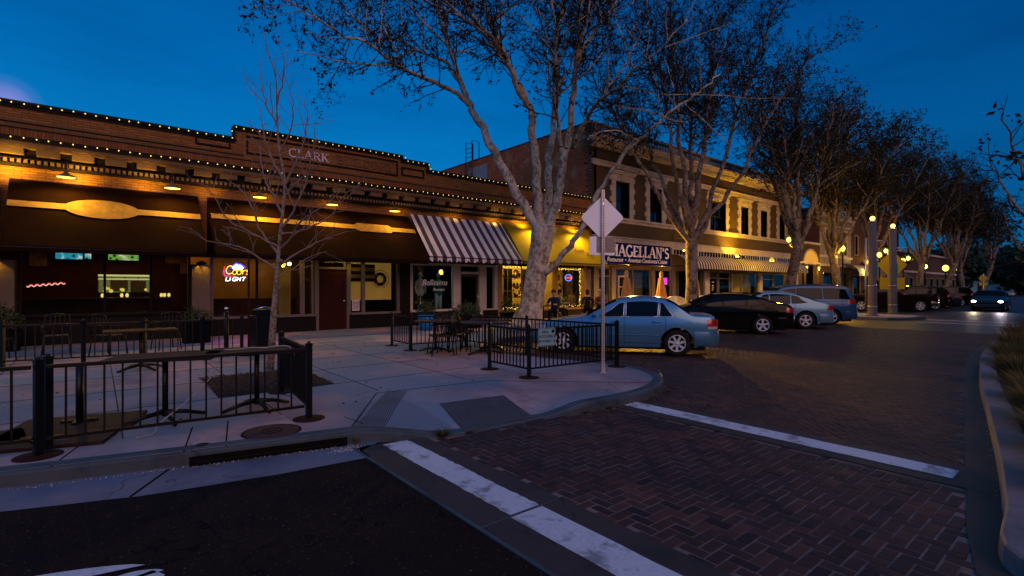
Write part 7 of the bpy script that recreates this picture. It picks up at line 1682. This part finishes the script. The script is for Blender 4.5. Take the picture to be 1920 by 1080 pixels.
# ---- closed parasols and the slatted bench
def parasol(x, y, label, h=2.35):
    t = thing('closed_parasol', label, 'parasol', (x,y,G), rnd.uniform(0,2), 'closed parasols outside the restaurant'); mb = MB(); n = 20
    prof = [(.02,h),(.07,h-.08),(.09,h-.2),(.055,h-.28),(.10,h-.4),(.17,h-.9),(.23,h-1.35),(.24,h-1.5)]
    P = [[(r_*(1+.28*math.cos(6*2*PI*j/(n*2)))*math.cos(2*PI*j/(n*2)), r_*(1+.28*math.cos(6*2*PI*j/(n*2)))*math.sin(2*PI*j/(n*2)), z) for j in range(n*2)] for r_, z in prof]
    V = [q for row in P for q in row]; k2 = n*2
    mb._add(V, [(i*k2+j, i*k2+(j+1)%k2, (i+1)*k2+(j+1)%k2, (i+1)*k2+j) for i in range(len(prof)-1) for j in range(k2)], 0, True); mb.build('canopy', plain('tan_canvas', (.36,.19,.07), .8, 0, .2, 6), t)
    MB().cyl((0,0,0),(0,0,h+.08),.022).build('pole', M['iron'], t); mb = MB(); mb.lathe([(.24,0),(.22,.06),(.05,.09)]); mb.build('base', M['iron'], t); mb = MB(); mb.lathe([(.08,h-.3),(.085,h-.26),(.07,h-.24)]); mb.build('tie', M['cream'], t)
for px, l in ((1175,'closed tan parasol left of the restaurant window'),(1240,'closed tan parasol lit yellow beside the magenta neon'),(1305,'closed tan parasol behind the forked tree trunk')): parasol(at(px,15.6), 15.6, l)
def slat_bench(px0, px1, Y, label):
    x0, x1 = at(px0,Y), at(px1,Y); w_ = x1-x0
    t = thing('garden_bench', label, 'bench', (x0,Y,G)); top = lambda u: .80+.22*math.sin(PI*u)
    mb = MB()
    for i in range(25): u = (i+.5)/25; mb.box((u*w_-.018,-.012,.45),(u*w_+.018,.012,top(u)))
    mb.build('back_slats', M['white'], t)['kind'] = 'thing'
    mb = MB(); mb.tube([(u*w_,0,top(u)+.02) for u in lin(0,1,20)], .035, 6); mb.tube([(u*w_,0,.45+.0*u) for u in (0,1)], .03, 6); mb.build('back_rail', M['white'], t)
    mb = MB(); mb.box((0,-.02,.40),(w_,.5,.44)); mb.build('seat', M['white'], t)
    for x in (.03,w_-.03):
        for y in (0,.46): MB().box((x-.03,y-.03,0),(x+.03,y+.03,.85 if y == 0 else .62)).build('leg', M['white'], t)
        MB().box((x-.03,0,.62),(x+.03,.5,.66)).build('armrest', M['white'], t)
slat_bench(1242, 1288, 14.6, 'white slatted bench with arched back left of the forked tree'); slat_bench(1302, 1336, 14.6, 'white slatted bench with arched back right of the forked tree')
# ---- patio tables
def table(x, y, rz, label, lx=1.2, ly=.7, fallen=False, h=.74, group='patio tables', top='slab'):
    t = thing('patio_table', label, 'table', (x,y,G), rz, group)
    if fallen:                                             # lying upside down, column pointing up
        mb = MB(); mb.box((-lx/2,-ly/2,.0),(lx/2,ly/2,.035)); mb.build('tabletop', M['wood'], t, .005)
        mb = MB(); mb.cyl((0,0,.035),(0,0,h-.08),.036); mb.build('column', M['iron'], t); mb = MB(); mb.box((-.16,-.03,.035),(.16,.03,.06)); mb.box((-.03,-.16,.035),(.03,.16,.058)); mb.build('bracket', M['iron'], t); return t
    if top == 'slab': MB().box((-lx/2,-ly/2,h-.035),(lx/2,ly/2,h)).build('tabletop', M['wood'], t, .006); 
    else: mb = MB(); mb.lathe([(.0001,h),(lx/2-.01,h),(lx/2,h-.015),(lx/2-.02,h-.035),(.0001,h-.035)], n=36); mb.build('tabletop', plain('dark_tabletop', (.035,.022,.02), .45), t)
    mb = MB(); mb.cyl((0,0,.05),(0,0,h-.035),.03); mb.lathe([(.16,h-.05),(.16,h-.037)], n=14); mb.build('column', M['iron'], t)
    mb = MB()
    for k_ in range(4): a = k_*PI/2+.5; mb.tube([(0,0,.1),(.2*math.cos(a),.2*math.sin(a),.07),(.40*math.cos(a),.40*math.sin(a),.015)], [.03,.026,.02], 6)
    mb.build('foot', M['iron'], t); return t
TG = 'tables on the left patio'
table(.60,6.98,-.36,'long patio table with wooden top behind the front railing', 1.05, .62, group=TG); table(1.55,6.95,-.36,'patio table with a pale cord looped over it, right end of the left patio', 1.05, .6, group=TG)
table(-.15,7.35,-.25,'patio table lying upside down with its column pointing up', 1.1, .7, True, .74, TG); table(-.42,6.75,-.3,'second upturned patio table nearest the left front post', 1.15, .6, True, .6, TG); table(-1.05,7.0,.15,'upturned patio table at the left edge of the photo', 1.0,.7,True,.55,TG)
table(.62,11.5,.0,'wooden patio table at the back of the left patio before the dark windows', 1.1, .62, group=TG)
TG2 = 'round tables on the middle patio'
table(6.15,10.35,.2,'round dark table at the left of the middle patio', 1.0, 1.0, group=TG2, top='r'); table(6.75,9.2,.7,'round dark table in the centre of the middle patio', 1.15, 1.0, group=TG2, top='r'); table(7.35,9.75,1.2,'round dark table farthest back on the middle patio', 1.05, 1.0, group=TG2, top='r')
cord = thing('cable', 'thin pale cable trailing over the tables of the left patio', 'cable'); mb = MB()
mb.tube(smooth_line([(1.2,7.0,.885),(1.35,6.9,.89),(1.5,7.0,.89),(1.62,6.85,.89),(1.75,6.95,.89),(1.9,6.8,.885),(2.0,6.85,.7)],6), .006, 5); mb.build('strand', M['cream'], cord)
mb = MB(); mb.tube(smooth_line([(1.15,6.85,.86),(1.0,6.7,.6),(.75,6.6,.38),(.5,6.5,.2),(.45,6.35,.145),(.3,6.3,.14)],6), .006, 5); mb.tube(smooth_line([(-.6,6.7,.15),(-.3,6.6,.16),(.0,6.55,.15),(.05,6.5,.14)],6), .007, 5); mb.build('strand', M['cream'], cord)
# metal chairs
def chair(x, y, rz, label, group='dark metal chairs on the patios'):
    t = thing('metal_chair', label, 'chair', (x,y,G), rz, group)
    mb = MB(); mb.box((-.22,-.22,.42),(.22,.22,.45)); mb.build('seat', M['iron'], t, .01)
    mb = MB(); mb.tube([(-.21,.21,.44),(-.22,.27,.7),(-.2,.3,.88),(0,.31,.92),(.2,.3,.88),(.22,.27,.7),(.21,.21,.44)], .014, 6)
    for x_ in (-.12,-.04,.04,.12): mb.tube([(x_,.21,.45),(x_,.29,.9)], .009, 5)
    mb.build('backrest', M['iron'], t)
    for sx in (-1,1):
        for sy in (-1,1): MB().tube([(sx*.2,sy*.2,.43),(sx*.24,sy*.25,0)], .014, 6).build('leg', M['iron'], t)
        MB().tube([(sx*.22,-.2,.44),(sx*.24,-.2,.64),(sx*.23,.1,.66),(sx*.22,.26,.66)], .012, 6).build('armrest', M['iron'], t)
    return t
c0 = chair(6.35,9.95,.5,'metal chair beneath the left round table')
for x, y, rz, l in ((6.62,10.25,2.2,'metal chair pushed between the round tables'),(6.85,10.1,3.6,'metal chair behind the centre round table'),(7.0,10.55,.2,'metal chair against the back railing of the middle patio'),(5.95,9.8,4.4,'metal chair at the open side of the middle patio'),(-1.6,14.8,.3,'metal chair before the left bar window'),(.2,14.6,2.4,'metal chair behind the back railing under the bar window'),(1.3,14.9,3.4,'metal chair beside the right planter box'),(-.7,15.2,.0,'metal chair in the dark under the bar window')): dup(c0, (x,y,G), rz, l)
# litter bin and slim pole beside it
lb = thing('litter_bin', 'tall dark litter bin with a swing lid at the back of the left patio', 'litter bin', (3.0,12.9,G), .1)
MB().box((-.22,-.22,0),(.22,.22,.82)).build('body', M['iron'], lb, .02); mb = MB(); mb.box((-.23,-.23,.82),(.23,.23,.86)); mb.box((-.19,-.19,.86),(.19,.19,1.0)); mb.build('lid', M['iron'], lb, .02); mb = MB(); mb.tube([(-.2,-.1,1.0),(0,-.12,1.06),(.18,-.1,1.02)], .014, 6); mb.build('handle', M['chrome'], lb)
sp_ = thing('umbrella_pole', 'slim dark pole in a heavy base left of the litter bin', 'pole', (2.62,12.5,G)); MB().cyl((0,0,0),(0,0,2.35),.022).build('shaft', M['rust'], sp_); mb = MB(); mb.lathe([(.24,0),(.23,.07),(.05,.1)]); mb.build('base', M['iron'], sp_)
bd = thing('bollard', 'short dark bollard with a bright ring between the railing and the bin', 'bollard', (2.3,13.2,G)); MB().cyl((0,0,0),(0,0,.95),.05).build('shaft', M['iron'], bd); mb = MB(); mb.lathe([(.03,1.0),(.05,1.02),(.03,1.06)]); mb.build('ring', M['chrome'], bd)
# planters
def planter(x, y, w_, d, h, label, seed, mat, plant_h=.45, round_=False, glossy=None, n=900, leafsz=.03, blades=False):
    t = thing('planter', label, 'planter', (x,y,G)); rg = random.Random(seed)
    if round_: mb = MB(); mb.lathe([(w_*.38,0),(w_*.5,h*.6),(w_*.52,h),(w_*.46,h),(w_*.44,h-.05),(.0001,h-.05)], n=20); mb.build('pot', mat, t)
    else: mb = MB(); mb.box((-w_/2,-d/2,0),(w_/2,d/2,h)); mb.box((-w_/2-.02,-d/2-.02,h-.05),(w_/2+.02,d/2+.02,h+.005)); mb.build('box', mat, t)
    lv = MB()
    for _ in range(n):
        r_ = rg.random()**.5; a = rg.uniform(0,2*PI); z = h+plant_h*rg.random()*(1.1-r_*.6)
        leaf_cluster(lv, (r_*math.cos(a)*w_*.62, r_*math.sin(a)*d*.62, z), rg, 1, .02, leafsz)
    lv.build('plant', M['leaf'], t)
    mb = MB()
    for _ in range(14): a = rg.uniform(0,2*PI); mb.tube([(0,0,h),(.2*math.cos(a)*w_,.2*math.sin(a)*w_,h+plant_h*.6),(.5*math.cos(a)*w_,.5*math.sin(a)*w_,h+plant_h*rg.uniform(.7,1.15))], .006, 4)
    mb.build('stems', M['leaf'], t)
planter(-1.8,16.9,.7,.5,.55,'planter with a dark shrub before the leftmost stucco pier',1,M['black'],.6); planter(2.1,16.2,.62,.45,.62,'black planter box with wispy plants before the stucco pier left of the neon',2,M['black'],.35,n=500)
planter(8.95,15.7,.55,.55,.55,'glossy bright blue pot with a shrub left of the boutique window',3,plain('blue_glaze', (.02,.18,.42), .2, 0, .1),.5,True); planter(10.6,15.6,1.0,.5,.45,'wide dark planter with a clipped shrub before the boutique',4,M['black'],.55,n=1400); planter(13.3,16.6,.4,.4,.45,'small planter with upright grass right of the boutique door',5,M['black'],.7,n=400)
# framed panel doors and bits beside the restaurant
# ---- seated people at the café tables
def person(x, y, rz, label, shirt, hair, trousers, hat=None, lean=.12, arms='table', seed=0):
    t = thing('person', label, 'person', (x,y,G), rz, 'people seated outside the flower shop')
    me = bpy.data.meshes.new('body'); V = []; E_ = []; Rr = []
    def add(p, r, par=None): V.append(p); Rr.append(r); (E_.append((par, len(V)-1)) if par is not None else None); return len(V)-1
    pel = add((0,0,.52),.155); wst = add((0,-.02-lean*.3,.68),.135,pel); ch = add((0,-.03-lean*.7,.90),.165,wst); up = add((0,-.03-lean,1.02),.12,ch); nk = add((0,-.05-lean*1.1,1.12),.055,up); hd = add((0,-.07-lean*1.2,1.20),.085,nk); hd2 = add((0,-.08-lean*1.2,1.30),.095,hd); add((0,-.07-lean*1.2,1.37),.06,hd2)
    for s in (-1,1):
        sh = add((s*.2,-.03-lean,1.0),.07,up); el = add((s*.26,-.18-lean,.78),.05,sh); wr = add((s*.14,-.42-lean,.80),.035,el); add((s*.08,-.50-lean,.81),.028,wr)
        hp = add((s*.10,-.05,.50),.10,pel); kn = add((s*.14,-.46,.50),.075,hp); an = add((s*.14,-.48,.12),.048,kn); add((s*.14,-.62,.05),.04,an)
    me.from_pydata(V, E_, []); o = bpy.data.objects.new('body', me); COL.objects.link(o)
    md = o.modifiers.new('skin','SKIN'); sv = me.skin_vertices[0].data
    for i, r in enumerate(Rr): sv[i].radius = (r, r)
    sv[0].use_root = True; o.modifiers.new('sub','SUBSURF').levels = 1; o.modifiers['sub'].render_levels = 1
    dg = bpy.context.evaluated_depsgraph_get(); dg.update(); m2 = bpy.data.meshes.new_from_object(o.evaluated_get(dg)); bpy.data.objects.remove(o)
    for mt in (M['skin'], shirt, trousers, M['black']): m2.materials.append(mt)
    for f in m2.polygons:
        c = f.center; f.use_smooth = True
        if c.z > 1.09: f.material_index = 0
        elif c.z < .10: f.material_index = 3
        elif c.y < -.36-lean and c.z > .7: f.material_index = 0
        elif c.z < .58 and (abs(c.y) > .08 or c.z < .5): f.material_index = 2
        else: f.material_index = 1
    bo = bpy.data.objects.new('body', m2); COL.objects.link(bo); bo.parent = t
    hy = -.07-lean*1.2; mb = MB(); mb.ball((0,hy+.02,1.325), .112, 14, 0, (.98,1.02,1.0)); mb.ball((0,hy+.06,1.25), .085, 10, 0, (1.05,.7,1.2)); mb.build('hair', hair, t)
    mb = MB(); mb.ball((0,hy-.10,1.255), .018, 6, 0, (.8,1,1.3)); mb.build('nose', M['skin'], t)
    for s in (-1,1):
        mb = MB(); mb.ball((s*.036,hy-.088,1.285), .012, 6); mb.build('eye', M['black'], t)
        mb = MB(); mb.ball((s*.1,hy,1.27), .024, 6, 0, (.5,.9,1.3)); mb.build('ear', M['skin'], t)
    mb = MB(); mb.ball((0,hy-.088,1.215), .022, 6, 0, (1.3,.5,.35)); mb.build('mouth', plain('lips', (.25,.08,.06), .5), t)
    return t
hb = plain('brown_hair', (.05,.025,.012), .7); hg = plain('grey_hair', (.3,.27,.25), .7); hk = plain('black_hair', (.012,.01,.009), .6)
person(14.95,15.4,-1.0,'person in a navy top seated just right of the sycamore trunk', plain('navy_top', (.012,.018,.07), .85), hb, M['black'])
person(14.45,16.1,2.6,'person in dark clothes seated half behind the sycamore trunk', plain('maroon_top', (.09,.02,.02), .85), hk, M['black'])
person(16.0,16.4,.3,'person in a green top seated before the lit flower shop window', plain('green_top', (.05,.14,.02), .85), hk, M['black'])
person(17.05,15.5,2.2,'person with short hair and black jacket left of the sign post', plain('black_jacket', (.012,.012,.014), .85), hb, M['black'])
person(18.0,15.6,-.6,'grey haired person in a dull red top right of the sign post', plain('dull_red_top', (.16,.035,.03), .85), hg, M['black'])
def cafe_table(x, y, label):
    t = table(x, y, .3, label, .75, .7, group='small tables by the flower shop', top='r'); return t
cafe_table(14.75,15.9,'small round table between the people by the sycamore'); cafe_table(17.5,15.2,'small round table between the two people by the sign post')
for (x, y, rz, l) in ((14.95,15.42,-1.0+PI*0,'metal chair under the person in navy'),(14.45,16.1,2.6,'metal chair under the person half behind the trunk'),(16.0,16.4,.3,'metal chair under the person in green'),(17.05,15.5,2.2,'metal chair under the person in the black jacket'),(18.0,15.6,-.6,'metal chair under the grey haired person')): dup(c0, (x,y,G), rz, l)
# panelled screen beside the restaurant entrance
sc_ = thing('display_case', 'narrow framed display case with three panes left of the first parasol', 'display case', (at(1158,16.6),16.6,G))
mb = MB(); frame(mb, 0, .75, .5, 2.1, 0, .07, .06); mb.box((0.07,-.05,1.0),(.68,-.01,1.05)); mb.box((.07,-.05,1.5),(.68,-.01,1.55)); mb.build('frame', M['stone'], sc_); MB().box((.05,0,.52),(.7,.05,2.08)).build('backing', M['black'], sc_)
for x in (.04,.71): MB().box((x-.03,-.03,0),(x+.03,.03,.5)).build('leg', M['stone'], sc_)
# overhead wire at the right
ow = thing('overhead_wire', 'thin overhead wire sagging across the sky at the right', 'wire'); p0 = FWD*70+RGT*62+Vector((0,0,14)); p1 = FWD*75+RGT*80+Vector((0,0,13)); MB().tube([p0, (p0+p1)/2-Vector((0,0,.5)), p1], .03, 4).build('wire', M['black'], ow)
# ================================================================== extra lamps that belong to fixtures
